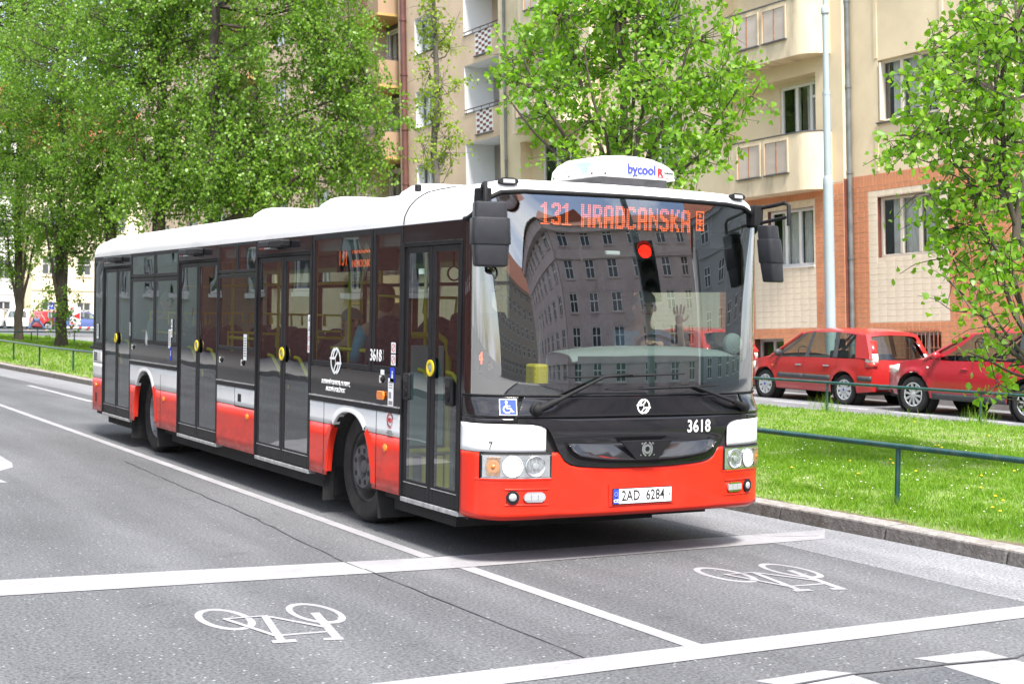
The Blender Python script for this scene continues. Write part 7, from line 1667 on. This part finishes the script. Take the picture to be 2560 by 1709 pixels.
# ---- thin sparse tree
DN = 32.0; b = pxp(1092,850,DN); bt = (b.x,b.y,vz(b.x,b.y))
stems = [([(0,0,-.1),rel(pxp(1092,460,DN),bt),rel(pxp(1088,300,DN),bt),rel(pxp(1090,150,DN),bt),rel(pxp(1082,-60,DN),bt),rel(pxp(1085,-250,DN),bt)],.13,.03)]
for tu, tv, su, sv, r in ((1150,30,1092,110,.02),(1165,200,1090,240,.02),(1110,180,1092,330,.03),(1125,330,1090,450,.03),(1050,350,1090,450,.025),(1060,20,1085,90,.02),(1135,400,1090,470,.02)):
    stems.append(([rel(pxp(su,sv,DN),bt),rel(pxp((su*2+tu)/3+4,(sv*2+tv)/3+8,DN),bt),rel(pxp(tu,tv,DN+.2),bt)],r,.008))
blobs = []
for u, v, ru, rv, n in ((1085,20,28,30,16),(1100,60,26,30,16),(1068,90,22,25,12),(1090,120,28,30,18),(1125,120,22,24,8),(1075,180,25,30,14),(1100,210,26,30,14),(1140,205,18,10,5),(1060,240,20,20,8),(1095,270,28,30,14),(1075,300,25,22,10),(1110,340,25,25,10),(1060,370,22,28,12),(1090,400,30,30,14),(1125,380,25,30,14),(1140,340,14,20,5),(1050,410,15,20,5),(1085,-50,30,50,24),(1095,-130,30,40,20),(1160,200,12,8,3)):
    dd = rr.uniform(-.5,.5); c = rel(pxp(u,v,DN+dd),bt); k = (DN+dd)/3640; blobs.append((*c,ru*k,ru*k,rv*k,n))
tree('poplar_tree','slim sparse young poplar between the white loggias and the brown drainpipe',bt,stems,blobs,.072,'leaf_yellowish','bark_grey',.34,9,.25,True,0,'poplars along the verge',seed=41)
# ---- big dense trees on the left
def big(u0, vb, D, label, regs, seed, r0=.28, fork=None, lm='leaf_poplar', ls=.098, per=30, tw=.95, top=-500, extra=()):
    b = pxp(u0,vb,D); bt = (b.x,b.y,vz(b.x,b.y)-.05)
    stems = [([(0,0,-.1),rel(pxp(u0+3,vb-150*47/D,D),bt),rel(pxp(u0-2,vb-330*47/D,D),bt),rel(pxp(u0+5,200,D),bt),rel(pxp(u0,top,D),bt)],r0,.05)]
    for tu,tv,su,sv,r in extra: stems.append(([rel(pxp(su,sv,D),bt),rel(pxp((su*2+tu)/3,(sv*2+tv)/3+6,D-.2),bt),rel(pxp((su+2*tu)/3,(sv+2*tv)/3+4,D-.3),bt),rel(pxp(tu,tv,D-.4),bt)],r,.03))
    blobs = []; q = np.random.default_rng(seed+5)
    for u,v,ru,rv,n in regs:
        for _ in range(n):
            a = q.uniform(0,2*PI); f = math.sqrt(q.random()); dd = q.uniform(-1,1)*ru*D/3640*.75; k = (D+dd)/3640
            c = rel(pxp(u+ru*f*math.cos(a),v+rv*f*math.sin(a),D+dd),bt); s = q.uniform(24,58)*k; blobs.append((*c,s,s,s*.8,int(s/k*.26*q.uniform(.8,1.25))))
    return tree('poplar_tree',label,bt,stems,blobs,ls,lm,'bark_dark',tw,per,.72,False,0,'poplars along the verge',seed=seed)
big(535,880,41,'broad poplar with a forked limb hanging over the middle of the bus',[(740,200,190,200,46),(860,330,90,120,16),(700,420,160,60,20),(820,60,110,90,20),(600,300,120,180,28),(700,-120,220,120,30),(900,240,40,60,6),(600,470,120,35,10)],51,.26,extra=((650,230,545,420,.12),(600,250,545,430,.09),(920,210,620,330,.06),(780,420,560,560,.12),(840,300,600,400,.05)))
big(400,880,44,'dense poplar rising behind the rear half of the bus',[(380,180,150,200,46),(420,400,130,110,24),(480,60,120,120,24),(300,60,120,120,22),(380,-130,200,120,26),(450,470,110,40,10),(330,480,70,45,8)],61,.26,extra=((330,300,398,520,.10),(470,330,402,540,.10)))
big(278,880,50,'dense poplar behind the rear end of the bus',[(250,220,130,190,36),(230,420,110,90,18),(160,80,130,110,22),(270,500,70,70,10),(220,-120,170,100,20)],71,.25,extra=((225,420,276,600,.08),(330,420,280,590,.08)))
big(152,860,54,'thick ivy grown poplar trunk standing left of the bus',[(150,330,110,140,28),(130,490,90,80,18),(190,560,60,60,6),(70,200,110,130,22),(205,580,38,50,5),(150,620,40,40,3),(150,770,6,40,2)],81,.22,extra=((112,560,148,760,.10),(178,520,158,740,.12),(128,500,150,720,.10)),lm='leaf_poplar')
big(46,850,62,'slimmer poplar with spreading limbs near the left edge',[(40,430,90,100,20),(50,560,80,70,12),(10,330,90,110,18),(20,640,50,40,6),(90,600,40,40,3),(-60,250,90,160,18)],91,.19,extra=((10,560,44,770,.08),(88,600,50,770,.09),(70,560,48,760,.09)),lm='leaf_bright')
big(-90,850,58,'leafy poplar at the left edge of the picture',[(-20,180,110,160,24),(-60,420,90,120,14),(30,40,110,100,26),(60,-60,140,80,20),(140,60,90,90,16)],101,.25,lm='leaf_bright')
